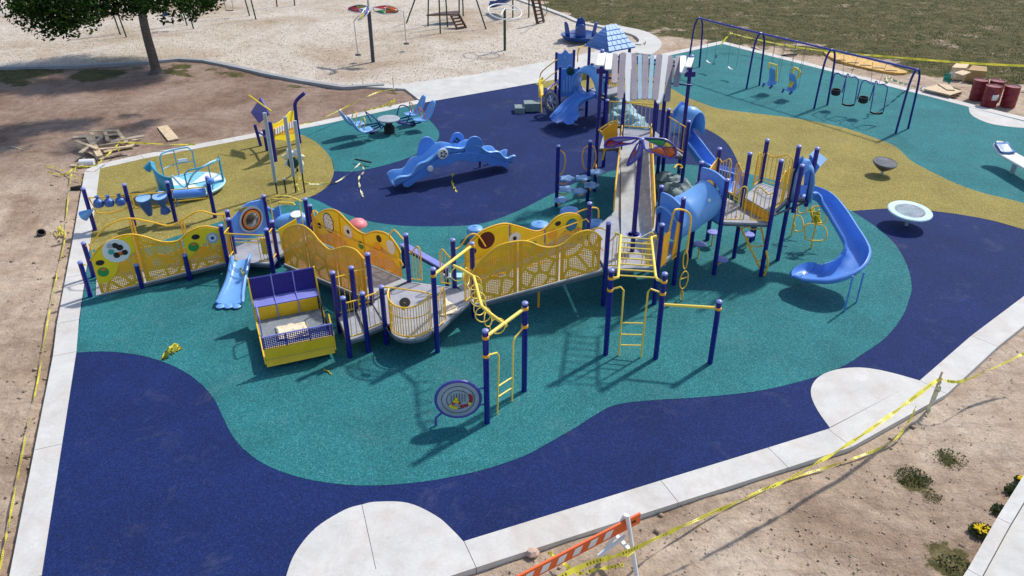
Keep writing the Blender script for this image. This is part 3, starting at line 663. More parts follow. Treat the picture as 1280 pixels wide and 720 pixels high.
for a, b in ((.02, .335), (.355, .68), (.70, .99)):
    a *= Lb; b *= Lb; f = MB(); base = lambda s: .35 * s / Lb + .05
    for s in (a, b): f.tube([P3b(s, base(s)), P3b(s, interp(pr_s, s))], .022, 6)
    f.tube([P3b(a, base(a)), P3b(b, base(b))], .018, 6); f.tube([P3b(a, base(a) + .62), P3b(b, base(b) + .62)], .016, 6)
    o = f.build('open_guard', YEL, PS)
    MB().plate([P3b(a, base(a)), P3b(b, base(b)), P3b(b, base(b) + .42), P3b((a + b) / 2, base(a) + .36), P3b(a, base(a) + .45)], .012).build('perforated_panel', PERF, o)
floor_strip(A1, E1, A1b, E1b, .03, .34)
f = MB()
for q in (A1 - V(.16, .05, 0), B1 - V(-.05, 0, 0)): pass
pipe([up(F1, .95), up(F1.lerp(A1, .5), .98), V(*A1.xy, .95)], .016); pipe([up(B1, .98), V(*A1b.xy, 1.0)], .016)
eyeA, eyeE = A1, E1
def deco_left():
    o = disc_on(145.5, 313.5, A1, E1, .335, WHT, .045, 'white_disc')
    for (x, y, r, m) in ((137, 310, .07, STEEL), (149.5, 312, .085, BLACK), (156, 318, .075, BLACK), (143.7, 309.5, .075, BLACK), (150.5, 319.5, .06, ORAP), (139, 317.5, .075, TEALP), (146, 321.5, .08, BLACK), (152, 320, .02, BLACK)):
        disc_on(x, y - 2.5, A1, E1, r, m, .060, 'counter_disc', o, .01)
    for (x, y) in ((125, 328.5), (244.5, 296.2)): disc_on(x, y, A1, E1, .105, BLACK, .046, 'black_eye', PS, ry=.075); 
    for (x, y) in ((129, 340), (242, 308.5)):
        o = disc_on(x, y, A1, E1, .135, GREENP, .046, 'round_window', PS); disc_on(x, y - 3, A1, E1, .07, ORAP, .056, 'bead', o, ry=.03)
    o = disc_on(265.5, 297.5, A1, E1, .16, STEEL, .046, 'steel_ring'); disc_on(265.5, 297.5, A1, E1, .095, WHT, .058, 'white_dial', o); disc_on(265.5, 297.5, A1, E1, .05, DBLU, .069, 'blue_dot', o)
deco_left()
# --- deck A with the toddler slide
S1 = V(-6.64, 19.47, 0); S2 = V(*G(339.5, 276, 1.45).xy, 0); BL = V(*G(283.5, 263, 1.5).xy, 0); BR = V(*G(329, 244, 1.55).xy, 0)
R1 = V(*G(381, 248, 1.5).xy, 0); R2 = V(*G(387, 256, 1.45).xy, 0)
for p, h in ((S1, 1.43), (S2, 1.45), (BL, 1.5), (BR, 1.55), (R1, 1.5), (R2, 1.45)): post(p, h)
zA = .36
deck([F4, S1, S2, R2, R1, BR, BL, F4b], zA)
# blue bubble panel between BL and BR
def tint_panel():
    a, b = BL.xy, BR.xy; e = (b - a).normalized(); n = Vector((-e.y, e.x)); n = -n if n.y > 0 else n; L = (b - a).length
    P = lambda s, z, o=0: Vector((*(a + e * s * L + n * o), z))
    top = [(0, 1.10), (.12, 1.22), (.3, 1.36), (.45, 1.46), (.6, 1.5), (.8, 1.47), (1, 1.45)]
    pts = [P(s, z) for s, z in [(x, y) for x, y in sm2(top, 4)]] + [P(1, zA + .08), P(0, zA + .08)]
    o = MB().plate(pts, .05).build('bubble_panel', BLU, PS, bevel=.008)
    c = P(.56, .98)
    for r, m, d in ((.40, STEEL, .035), (.33, DRED, .045), (.285, ORAP, .055), (.215, TEALP, .064), (.12, DRED, .072)):
        MB().plate(circ(c + V(n.x, n.y, 0) * d, r, (n.x, n.y, 0), 28), .012).build('ring', m, o)
    MB().lathe([(.0, .06), (.08, .055), (.15, .03), (.2, 0)], c + V(n.x, n.y, 0) * .07, (n.x, n.y, 0), 20).build('bubble_window', CLEAR, o)
    pp = MB().plate(circ(P(.42, 1.37, .03), .17, (n.x, n.y, 0), 20, .055), .012).build('hand_hole', OLIV_R, o)
tint_panel()
# slide gate, small bars
pipe([up(F4, 1.25), up(S1, 1.22)], .02); pipe([V(-7.6, 19.62, .95), V(-6.9, 19.58, .95)], .014); pipe([V(-7.6, 19.62, 1.05), V(-6.9, 19.58, 1.05)], .014)
def bars_between(a, b, z0, z1, k, s0=0, s1=1, **kw):
    a = Vector(a[:2]); b = Vector(b[:2]); return barrier(a.lerp(b, s0), a.lerp(b, s1), z0, z1, k, **kw)
bars_between(F4, S1, zA + .08, 1.22, 2, .03, .25); bars_between(F4, S1, zA + .08, 1.22, 3, .72, .97)
bars_between(F4, F4b, zA + .1, 1.2, 2); bars_between(S1, S2, zA + .1, 1.25, 2)
for p in (F4.lerp(S1, .83), F4.lerp(S1, .9)):
    MB().box(up(p, .85) + V(0, .10, 0), (.08, .04, .5)).build('yellow_key', YELL, PS)
MB().plate([V(*S2.xy, .5) + V(.12, .1, 0), V(*S2.xy, 1.15) + V(.12, .1, 0), V(*S2.xy, 1.3) + V(.55, .45, 0), V(*S2.xy, .6) + V(.55, .45, 0)], .03).build('yellow_play_panel', YPL, PS)
pipe(smooth([up(BR, 1.35), up(BR.lerp(R1, .25), 1.52), up(BR.lerp(R1, .6), 1.55), up(BR.lerp(R1, .92), 1.4)], 4), .02, YELL)
bars_between(BR, R1, zA + .05, 1.45, 0, .14, .86, mat=YELL)
f = MB()
for t in (.14, .86): f.tube([up(BR.lerp(R1, t), zA), up(BR.lerp(R1, t), 1.42)], .018, 8)
f.build('window_frame', YELL, PS)
MB().plate([up(BR.lerp(R1, .3), 1.28), up(BR.lerp(R1, .75), 1.28), up(BR.lerp(R1, .7), 1.36), up(BR.lerp(R1, .35), 1.36)], .03).build('yellow_nameplate', YELL, PS)
wing(R2, (R2.xy - R1.xy), zA, .3, .95, 3); pipe(smooth([up(R2, 1.15), up(R2, 1.3) + V(.12, -.05, 0), up(R2, 1.2) + V(.3, -.2, 0), up(R2, .9) + V(.42, -.3, 0)], 4), .02)
# generic chute sweep
def chute(path, widths, wall, mat, parent, name='slide_bed', lip=.035, th=.028, wallr=None, sub=None, ribs=0):
    """path: world centre points of the bed; widths; walls rise 'wall' on both sides"""
    P = [Vector(p) for p in path]; rows = []; N = len(P)
    for i in range(N):
        t = (P[min(i + 1, N - 1)] - P[max(i - 1, 0)]); h = Vector((t.x, t.y, 0)).normalized(); s = Vector((h.y, -h.x, 0))
        tt = t.normalized(); u = s.cross(tt); u = -u if u.z < 0 else u
        w = (widths[i] if isinstance(widths, list) else widths) / 2
        wl = (wall[i] if isinstance(wall, list) else wall); wr = wl if wallr is None else (wallr[i] if isinstance(wallr, list) else wallr)
        sec = [(-w - lip * 1.6, wl - .03), (-w - lip * 1.4, wl), (-w - lip * .4, wl + .012), (-w, wl - .015), (-w * .96, wl * .45), (-w * .78, .035), (-w * .4, 0), (0, 0 + (ribs if ribs else 0)), (w * .4, 0), (w * .78, .035), (w * .96, wr * .45), (w, wr - .015), (w + lip * .4, wr + .012), (w + lip * 1.4, wr), (w + lip * 1.6, wr - .03)]
        rows.append([P[i] + s * a + u * b for a, b in sec])
    return MB().grid(rows).build(name, mat, parent, smooth=60, solid=th)
tp = [G(302, 325, zA + .02), G(301, 330, zA + .0), G(299.5, 339, .27), G(297, 350, .17), G(293.5, 362, .10), G(290.5, 371, .09), G(289, 377, .075), G(287.5, 381, .06)]
tp = smooth(tp, 3); n_ = len(tp)
wd = [.44 + .22 * max(0, (i / n_ - .45) / .55) for i in range(n_)]
sl_ = chute(tp, wd, [.16 - .08 * (i / n_) for i in range(n_)], LBLU, PS, 'toddler_slide', ribs=.0)
for k in (-1, 0, 1):
    c = tp[-1] + V(k * .21 - .02, -.05, 0); MB().lathe([(0, -.03), (.10, -.03), (.125, 0), (.08, .03), (0, .035)], c, n=12).build('slide_lip', LBLU, sl_)
# --- ramp 2
D458 = V(-3.47, 17.0, 0); D508 = V(-2.67, 18.05, 0); D566 = V(-1.47, 17.75, 0); D587 = V(-.97, 17.27, 0); D545 = V(-1.77, 15.71, 0); D480 = V(-3.03, 16.05, 0)
for p, h in ((D458, 1.98), (D508, 1.98), (D566, 1.98), (D587, 2.13), (D545, 2.28), (D480, 1.62)): post(p, h)
zB = .6
A2 = V(*G(355, 329.5, zA).xy, 0); E2 = V(-3.52, 17.12, 0)
fr2 = [(351.7, 300), (355.6, 288.6), (365, 282), (377, 281.4), (388.6, 288.6), (400, 302), (412, 312), (423.6, 310), (433, 308.6), (445, 313), (455, 324)]
side_panel(A2, E2, zA, zB, fr2, (.33, .68))
A2b = V(*R2.xy, 0) + V(.05, -.05, 0); E2b = V(-2.72, 18.1, 0)
bk2 = [(391, 280), (393, 275), (399, 266.5), (410, 261.8), (421.6, 264), (433, 275), (445, 286.7), (456.6, 292.5), (466, 289.6), (476, 289.6), (486, 294), (495.5, 306), (501, 316)]
side_panel(A2b, E2b, zA, zB, bk2, (.36, .62), yellow={0: [(0, .35), (.4, .3), (.7, .42), (1, .38)], 1: [(0, .38), (.5, .25), (1, .3)], 2: [(0, .35), (.25, .58), (.5, .62), (.75, .5), (1, .35)]})
o = disc_on(410.5, 278.5, A2b, E2b, .24, BLACK, .047, 'maze_rim', ry=.3); disc_on(410.5, 278.5, A2b, E2b, .215, WHT, .058, 'maze_face', o, ry=.27)
for q in range(16):
    a = q * 2.4; rr = .3 + 7.5 * math.sqrt(q / 16); disc_on(410.5 + rr * .9 * math.cos(a), 278.5 + rr * 1.15 * math.sin(a), A2b, E2b, .02, GREY, .066, 'maze_dot', o, .006, n=6)
disc_on(399.3, 282, A2b, E2b, .085, BLACK, .047, 'black_eye'); disc_on(473.5, 298.5, A2b, E2b, .10, BLACK, .047, 'black_eye')
eye(435, 289.7, A2b, E2b, .19); disc_on(488.5, 309, A2b, E2b, .17, WHT, .047, 'mirror_dome', ry=.2); disc_on(472, 309.5, A2b, E2b, .16, ORG, .047, 'orange_disc', ry=.15); disc_on(451, 306.5, A2b, E2b, .11, GREENP, .047, 'green_disc', ry=.12)
floor_strip(A2, E2, A2b, E2b, zA - .01, zB - .005)
def handrail(A, B, zA_, zB_, off, h=.62, ends=True):
    a = V(*A.xy, zA_ + h); b = V(*B.xy, zB_ + h); e = (b - a).normalized(); n = Vector((-e.y, e.x, 0)).normalized() * off
    pts = [a + n - V(0, 0, .12), a + n + e * .08] + [a.lerp(b, k / 6) + n for k in range(1, 6)] + [b + n - e * .08, b + n - V(0, 0, .12)]
    MB().tube(pts, .016, 8).build('hand_rail', YEL, PS)
    m = MB()
    for k in range(1, 6, 2): m.tube([a.lerp(b, k / 6) + n, a.lerp(b, k / 6) - V(0, 0, .04)], .01, 6)
    m.build('rail_bracket', YEL, PS)
handrail(A2b, E2b, zA, zB, -.10, .6); handrail(A2, E2, zA, zB, .08, .55)
# --- deck B
fan = [D458, D508, D566, D587]
arcp = [D545.xy.lerp(D480.xy, t) for t in (0.0,)]
c_ = D545.xy.lerp(D480.xy, .47); ee = (D480.xy - D545.xy).normalized(); nn = Vector((ee.y, -ee.x)); nn = -nn if nn.y > 0 else nn
bal = [c_ + ee * .50 * math.cos(a) + nn * .50 * math.sin(a) for a in [math.pi * k / 12 for k in range(13)]][::-1]
deck(fan + [D545, V(-1.85, 15.72, 0)] + [V(p.x, p.y, 0) for p in bal] + [D480], zB)
m = MB(); q = lambda p, z: Vector((p.x, p.y, z))
m.tube([q(p, zB + .07) for p in bal], .018); m.tube([q(p, zB + .56 + .0 * i) for i, p in enumerate(bal)], .012)
top = [q(p, zB + 1.0 - .16 * math.sin(math.pi * i / 12)) for i, p in enumerate(bal)]; m.tube(top, .02)
for i, p in enumerate(bal):
    m.tube([q(p, zB + .05), top[i]], .011, 6)
    if i < 12: p2 = (p + bal[i + 1]) / 2; m.tube([q(p2, zB + .05), (top[i] + top[i + 1]) / 2], .011, 6)
m.build('bay_guard', YEL, PS)
pipe([up(D480, zB + 1.0), up(c_ + ee * .3, zB + 1.02), up(c_ - ee * .3, zB + 1.02), up(D545, zB + .98)], .018)
o = MB().lathe([(.11, -.02), (.13, 0), (.11, .02)], q(c_ + nn * .3, zB + .86), (0, -.5, .8), 16).build('steering_wheel', BLACK, PS); MB().tube([q(c_ + nn * .3, zB + .86), q(c_ + nn * .42, zB + .72)], .03).build('wheel_hub', ORG, o)
wing(D508, (D566.xy - D508.xy), zB, .36, 1.02, 4); wing(D566, (D508.xy - D566.xy), zB, .36, 1.02, 4)
wing(D545, (D587.xy - D545.xy) , zB, .42, .95, 4); wing(D587, (D545.xy - D587.xy), zB, .40, .95, 4)
pipe(smooth([up(D566, 1.72), up(D566, 1.7) + V(.15, .1, 0), up(D566, 1.98) + V(.38, .2, 0), up(D566, 1.95) + V(.6, .3, 0), up(D566, 1.6) + V(.8, .35, 0)], 4), .02)
pipe(smooth([up(D508, 1.72), up(D508, 1.85) + V(-.15, .12, 0), up(D508, 1.95) + V(-.35, .3, 0), up(D508, 1.7) + V(-.5, .4, 0)], 4), .02)
# transfer platform
T432 = V(-3.82, 15.5, 0); T455 = V(-3.42, 15.72, 0); T415 = V(-4.25, 16.55, 0); T437 = V(-3.85, 16.8, 0)
for p, h in ((T432, 1.65), (T455, 1.64), (T415, 1.72), (T437, 1.72)): post(p, h)
deck([T432, T455, T437, T415], .48); deck([T455, D480, D458, T437], .56)
bars_between(T432, T455, .56, 1.48, 3, .05, .95); bars_between(T455, D480, .64, 1.5, 3, .05, .95); bars_between(T415, T437, .56, 1.55, 3, .05, .95); bars_between(T437, D458, .64, 1.58, 3, .05, .95)
# --- ramp 3
C757 = V(2.38, 17.83, 0); CB2 = V(3.72, 17.91, 0); C842 = V(4.41, 18.92, 0); C822 = V(*G(821, 291, 1.1).xy, 0); C735 = V(2.08, 19.65, 0); C766 = V(*G(766, 232.5, 2.4).xy, 0)
for p, h in ((C757, 2.4), (CB2, 2.32), (C842, 2.59), (C822, 2.5), (C735, 2.12)): post(p, h)
zC = 1.1
A3 = V(*G(594, 380, zB).xy, 0); E3 = V(*G(754, 337, zC).xy, 0)
fr3 = [(590.5, 341), (593, 336), (598, 329), (605.6, 321), (624.5, 306.7), (648, 301.5), (662, 302.4), (676.5, 308), (690.6, 309), (705, 304), (719, 292.5), (735.5, 288), (747, 292.5), (752.5, 299.6)]
side_panel(A3, E3, zB, zC, fr3, (.345, .67))
A3b = V(-1.42, 17.85, 0); E3b = V(*C735.xy, 0) + V(-.06, -.03, 0)
bk3 = [(579.5, 314), (583, 309), (589, 301), (596, 294), (605.6, 287), (629, 279.5), (648, 283), (669, 289), (681, 285.4), (695, 272), (709.5, 266.5), (722, 268.5), (728.5, 275)]
side_panel(A3b, E3b, zB, zC, bk3, (.37, .665), yellow={0: [(0, .2), (.5, .3), (1, .25)], 1: [(0, .25), (.5, .4), (1, .3)], 2: [(0, .3), (.3, .35), (.6, .5), (1, .55)]})
disc_on(608, 300.5, A3b, E3b, .235, DRED, .047, 'dark_red_bubble', ry=.235); eye(643.5, 298, A3b, E3b, .17)
disc_on(592, 314, A3b, E3b, .08, BLACK, .047, 'black_eye'); disc_on(697.5, 279.5, A3b, E3b, .09, BLACK, .047, 'black_eye', ry=.065)
o = disc_on(714.5, 281, A3b, E3b, .18, GREENP, .047, 'window_rim'); disc_on(714.5, 281, A3b, E3b, .15, TEALB, .058, 'blue_window', o)
disc_on(691, 293, A3b, E3b, .14, ORG, .047, 'orange_disc'); disc_on(667, 304, A3b, E3b, .09, GREENP, .047, 'green_disc', ry=.05)
floor_strip(A3, E3, A3b, E3b, zB - .005, zC - .01)
handrail(A3b, E3b, zB, zC, -.10, .62); handrail(A3, E3, zB, zC, .08, .62)
pipe([G(673, 384) , V(*G(673, 384).xy, .78)], .03, ORG, name='ramp_support')
for p, q_ in ((C735, (-1, -.2)), (C735, (.6, .7))):
    pipe(smooth([up(C735, 1.95), up(C735, 1.93) + V(q_[0] * .2, q_[1] * .2, -.02), up(C735, 1.78) + V(q_[0] * .45, q_[1] * .45, 0), up(C735, 1.5) + V(q_[0] * .5, q_[1] * .5, 0)], 4), .02)
pipe(smooth([up(C757, 2.15), up(C757, 2.2) + V(-.2, .1, 0), up(C757, 2.05) + V(-.4, .2, 0), up(C757, 1.6) + V(-.45, .22, 0)], 4), .02)
# --- deck C
TL = V(*G(768, 262, 1.15).xy, 0); TR_ = V(*G(815, 287, 1.12).xy, 0)
deck([C757, CB2, C842, C822, TR_, TL, C735], zC)
wing(C757, (1, .05), zC, .30, .95, 3); wing(CB2, (-1, -.05), zC, .30, .95, 3)
m = MB()
for s0, s1 in ((.38, .55), (.95, 1.12)):
    a = C757.xy + Vector((s0, .25)); b = C757.xy + Vector((s1, .27))
    for k in range(3): m.tube([up(a.lerp(b, k / 2), zC), up(a.lerp(b, k / 2), zC + .62)], .012, 6)
    m.tube([up(a, zC + .62), up(b, zC + .62)], .014)
m.build('ladder_guard', YEL, PS)
# centre post, ring, leaf canopy
CC = V(3.18, 18.79, 0); post(CC, 4.22, z0=zC)
o = MB().lathe([(.17, -.015), (.2, 0), (.17, .015), (.15, 0), (.17, -.015)], up(CC, zC + .50), n=24).build('turning_ring', LAV, PS)
m = MB()
for k in range(3): a = k * 2.1; m.tube([up(CC, zC + .50), up(CC, zC + .50) + V(.17 * math.cos(a), .17 * math.sin(a), 0)], .012)
m.build('ring_spoke', LAV, o)
def petal(hub, pts, panes, rim=PURP, parent=PS):
    P = smooth([Vector(p) for p in pts], 4)
    c = sum(P, Vector()) / len(P)
    o = MB().tube(P, .024, 8, closed=True).build('leaf_canopy', rim, parent)
    # a fan of glazed panes between the hub side and the rim
    n = len(P); k = 0
    for fr, m in panes:
        k2 = min(n - 1, int(round(k + fr * n))); seg = P[k:k2 + 1]
        if len(seg) > 1:
            mb = MB(); mid = hub.lerp(c, .9)
            vs = [mid] + seg; mb.add(vs, [(0, i, i + 1) for i in range(1, len(vs) - 1)])
            mb.build('canopy_pane', m, o, solid=.012)
            MB().tube([mid, seg[0]], .012, 6).build('pane_bar', rim, o)
        k = k2
    return o
hub = up(CC, 4.2)
g_ = lambda x, y, z: G(x, y, z)
petal(hub, [g_(799, 172.5, 4.22), g_(778, 171.5, 4.2), g_(762, 174, 4.1), g_(756, 180, 3.98), g_(757.5, 184.5, 3.9), g_(770, 183, 3.98), g_(790, 179, 4.1)], [(.3, TPUR), (.25, TRED), (.2, TORG), (.25, TRED)])
petal(hub, [g_(803, 172.5, 4.22), g_(822, 173, 4.2), g_(834, 175.5, 4.15), g_(844, 184, 4.0), g_(845, 193, 3.85), g_(839, 198, 3.75), g_(822, 193, 3.85), g_(806, 186.5, 4.0)], [(.28, TGRN), (.14, TYEL), (.3, TORG), (.2, TORG), (.2, TGRN)])
petal(hub, [g_(802, 174, 4.2), g_(804, 181, 4.1), g_(802.5, 190, 3.95), g_(795, 200, 3.75), g_(786, 206.5, 3.6), g_(784, 205, 3.62), g_(789, 193, 3.85), g_(796, 181, 4.08)], [(.45, TPUR), (.25, TPUR), (.3, TORG)])
# overhead ladder from the two free posts to deck C
QA = V(2.22, 15.61, 0); QB = V(3.38, 15.45, 0); QC = V(4.62, 15.26, 0)
post(QA, 2.3); post(QB, 2.3); post(QC, 1.7)
zl = 2.12; l0 = G(773.5, 346, zl); l1 = G(776, 294, zl); r0 = G(820.5, 349, zl); r1 = G(814, 297, zl)
lad = MB(); lad.tube([V(*QA.xy, zl - .03), l0 + V(-.1, -.07, 0), l0 + V(-.02, -.02, 0), l0 + V(0, .1, 0), l1, l1 + V(-.12, .1, 0)], .033, 10); lad.tube([V(*QB.xy, zl - .03), r0 + V(.1, -.07, 0), r0 + V(.02, -.02, 0), r0 + V(0, .1, 0), r1, r1 + V(.14, .08, 0)], .033, 10)
lo = lad.build('overhead_ladder', YELL, PS)
for k in range(8):
    t = (k + .25) / 7.6; MB().tube([l0.lerp(l1, t), r0.lerp(r1, t)], .018, 8).build('rung', YELL, lo)
zz = 1.78; m = MB()
a0, a1, a2 = V(*QA.xy, zz), VP(776, 358.5, QA, QB), VP(779.6, 363, QA, QB)
a3 = VP(773.7, 442, QA, QB); a3.z = 0; b0, b1, b2 = V(*QB.xy, zz), VP(813, 361, QA, QB), VP(810, 365, QA, QB); b3 = VP(801.4, 444, QA, QB); b3.z = 0
m.tube([a0, a1, a2, a3], .022); m.tube([b0, b1, b2, b3], .022); lo = m.build('end_ladder', YELL, PS)
for y in (403.5, 418, 431.3):
    MB().tube([VP(776.5, y, QA, QB), VP(804, y + .7, QA, QB)], .018).build('rung', YELL, lo)
pipe([V(*QB.xy, VP(832, 381, QB, QC).z), V(*QC.xy, VP(895.6, 384.7, QB, QC).z)], .036, YELL, name='balance_rail', n=12)
# loop climber from deck B to the two near posts
QD = V(.27, 14.2, 0); QE = V(-.52, 13.11, 0); post(QD, 2.3); post(QE, 2.33)
bz = 2.16; M1 = V(*D545.xy, 2.1).lerp(V(*D587.xy, 2.05), .5)
pipe([V(*D545.xy, 2.1), V(*D587.xy, 2.05)], .038, YELL, name='cross_beam', n=12); pipe([V(*QD.xy, bz), V(*QE.xy, bz)], .038, YELL, name='cross_beam', n=12)
lp = [G(567, 332, 2.1), G(579, 338, 2.12), G(592, 345.5, 2.13), G(595, 356, 2.13), G(598, 369, 2.14), G(602, 382.5, 2.15), G(610, 390, 2.15), G(622, 399, 2.15), G(633, 407, 2.16)]
lo = MB().tube(lp, .036, 12).build('loop_beam', YELL, PS)
lps = smooth(lp, 4)
for k, t in enumerate((.08, .17, .28, .38, .48, .58, .68, .78, .9)):
    i = int(t * (len(lps) - 1)); c = lps[i]; d = (lps[min(i + 2, len(lps) - 1)] - lps[i - 1]).normalized(); rr = .165; tw = .9 if k % 2 else -.5
    nrm = Matrix.Rotation(tw * .6, 3, 'Z') @ Vector((d.x, d.y, .25)); MB().tube(circ(c - V(0, 0, rr), rr, nrm, 20), .013, 6, True).build('hand_loop', YELL, lo)
m = MB(); QE2, QD2 = QE, QD
p0 = V(*QE.xy, 1.72); p1 = VP(621, 441, QE, QD); p2 = VP(623.5, 445, QE, QD); p3 = VP(621.5, 513, QE, QD); p3.z = 0
r0_ = V(*QD.xy, 1.72); r1_ = VP(643.5, 422, QE, QD); r2_ = VP(641.7, 427, QE, QD); r3_ = VP(640, 498, QE, QD); r3_.z = 0
m.tube([p0, p1, p2, p3], .02); m.tube([r0_, r1_, r2_, r3_], .02); lo = m.build('end_ladder', YELL, PS)
for y in (478, 491): MB().tube([VP(622.5, y + 5, QE, QD), VP(641, y - 7, QE, QD)], .017).build('rung', YELL, lo)
for p_, z_s in ((QE, (2.16, 1.72)), (QD, (2.16, 1.72)), (QA, (2.09, 1.78)), (QB, (2.09, 1.78)), (QC, (1.5,)), (D545, (2.1,)), (D587, (2.05,))):
    for z_ in z_s: MB().lathe([(PR, -.035), (PR + .012, -.03), (PR + .012, .03), (PR, .035)], up(p_, z_), n=14).build('clamp', ORG, PS)
# marble maze disc beside the near post
ft = G(545, 532); d_ = (ft - QE).to_2d().normalized(); c = VP(572.6, 499, QE, ft); nn = Vector((d_.y, -d_.x, 0)); nn = -nn if nn.y > 0 else nn
o = MB().tube(circ(c, .46, nn, 40), .032, 10, True).build('maze_disc', PURP, PS)
MB().plate(circ(c, .45, nn, 40), .03).build('maze_face', paint('maze_face_paint', (.34, .40, .46), .4), o)
for r in (.34, .235): MB().tube(circ(c + nn * .02, r, nn, 32), .006, 5, True).build('groove', BLACK, o)
ux = Vector((-nn.y, nn.x, 0)); ux = -ux if ux.x < 0 else ux
for k in range(6):
    s = -.14 + k * .056; MB().tube([c + nn * .02 + ux * s + V(0, 0, .17 - abs(s) * .3), c + nn * .02 + ux * s + V(0, 0, -.06)], .006, 5).build('slot', BLACK, o)
for (a, b, mm) in ((.245, .10, REDP), (.27, .05, REDP), (.275, 0, REDP), (.265, -.05, REDP), (.235, -.10, YPL), (.12, -.16, REDP), (.17, -.15, REDP), (.06, -.17, REDP), (-.10, -.08, REDP), (.02, -.08, REDP), (-.04, -.02, YPL), (-.04, .03, YPL), (-.08, -.03, YPL), (-.01, -.05, YPL), (-.16, -.14, YPL), (-.12, -.18, YPL), (-.08, -.19, YPL), (-.05, -.20, YPL)):
    MB().plate(circ(c + nn * .03 + ux * a + V(0, 0, b), .032, nn, 12), .02).build('marble', mm, o)
pipe(smooth([c - ux * .33 - V(0, 0, .32), V(*ft.xy, .22) + ux * .02, V(*ft.xy, .12), V(*ft.xy, 0)], 3), .024, PURP, name='disc_leg')
for dz in (.22, -.2): pipe(smooth([c + ux * .40 + V(0, 0, dz), c + ux * .5 + V(0, 0, dz + .03), V(*QE.xy, c.z + dz)], 3), .018, PURP, name='disc_arm')
# ------------------------------------------------------------------ main structure, continued: chain arch, plank panels, tunnel
def planks(px, A, B, mat=ORG, name='plank_panel', off=0): return MB().plate([VP(x, y, A, B, off) for x, y in px], .03).build(name, mat, PS)
planks([(825, 334), (831.5, 331), (838, 289), (833, 291), (829, 297)], CB2, C842)
planks([(839, 325), (846, 320), (854, 278), (850, 279), (847, 277)], CB2, C842)
m = MB(); arc_ = [VP(835, 300, CB2, C842), VP(838, 284, CB2, C842), VP(842.5, 265, CB2, C842, .15), VP(846.6, 261.7, CB2, C842, .2), VP(856, 263, CB2, C842, .3), VP(862, 268, CB2, C842, .35), VP(863.5, 276, CB2, C842, .4), VP(861, 296, CB2, C842, .45), VP(859, 313, CB2, C842, .5)]
m.tube(smooth(arc_, 3), .026, 10); ao = m.build('arch_climber', YEL, PS)
nrm_ = V(1, -.2, 0); c_ = VP(856.5, 325, CB2, C842, .5)
def link(cx, cy, hw, hh, off, bar=True):
    c = VP(cx, cy, CB2, C842, off); n = V(.6, -1, 0) if hw > .1 else V(1, .35, 0); pts = circ(c, hw, n, 24, hh)
    o = MB().tube(pts, .016, 6, True).build('climber_link', YEL, ao)
    if bar: MB().tube([pts[0] + V(0, 0, .06), pts[12] + V(0, 0, .06)], .014, 6).build('step_bar', YEL, o)
link(856.7, 325, .10, .26, .5, False); link(855, 350, .14, .26, .5); link(852, 369, .06, .15, .5, False)
# orange rails seen edge-on along ramp 4 and the ramp itself
RL0 = V(*G(767, 266, 1.15).xy, 0); RR0 = V(*G(815.5, 289, 1.12).xy, 0); RL1 = V(*G(776, 184, 1.5).xy, 0); RR1 = V(*G(811.5, 186, 1.5).xy, 0)
floor_strip(V(2.9, 18.9, 0), V(*RL1.xy, 0), V(3.9, 18.9, 0), V(*RR1.xy, 0), 1.095, 1.5)
floor_strip(RL0, RL1, RR0, RR1, 1.10, 1.51)
def side_rail(a, b, za, zb, h=.85, w=.04, sheet=True):
    A, B = up(a, za), up(b, zb); m = MB(); m.tube([A + V(0, 0, .1), A + V(0, 0, h - .1), A.lerp(B, .03) + V(0, 0, h), B + V(0, 0, h), B + V(0, 0, .1)], .024, 8)
    m.tube([A.lerp(B, .02) + V(0, 0, h * .62), B + V(0, 0, h * .62)], .018, 8); o = m.build('ramp_guard', YEL, PS)
    MB().plate([A + V(0, 0, .06), B + V(0, 0, .06), B + V(0, 0, h - .12), A.lerp(B, .5) + V(0, 0, h - .04), A + V(0, 0, h - .2)], .012).build('perforated_panel', PERF, o)
side_rail(RL0, RL1, 1.12, 1.5); side_rail(RR0, RR1, 1.12, 1.5)
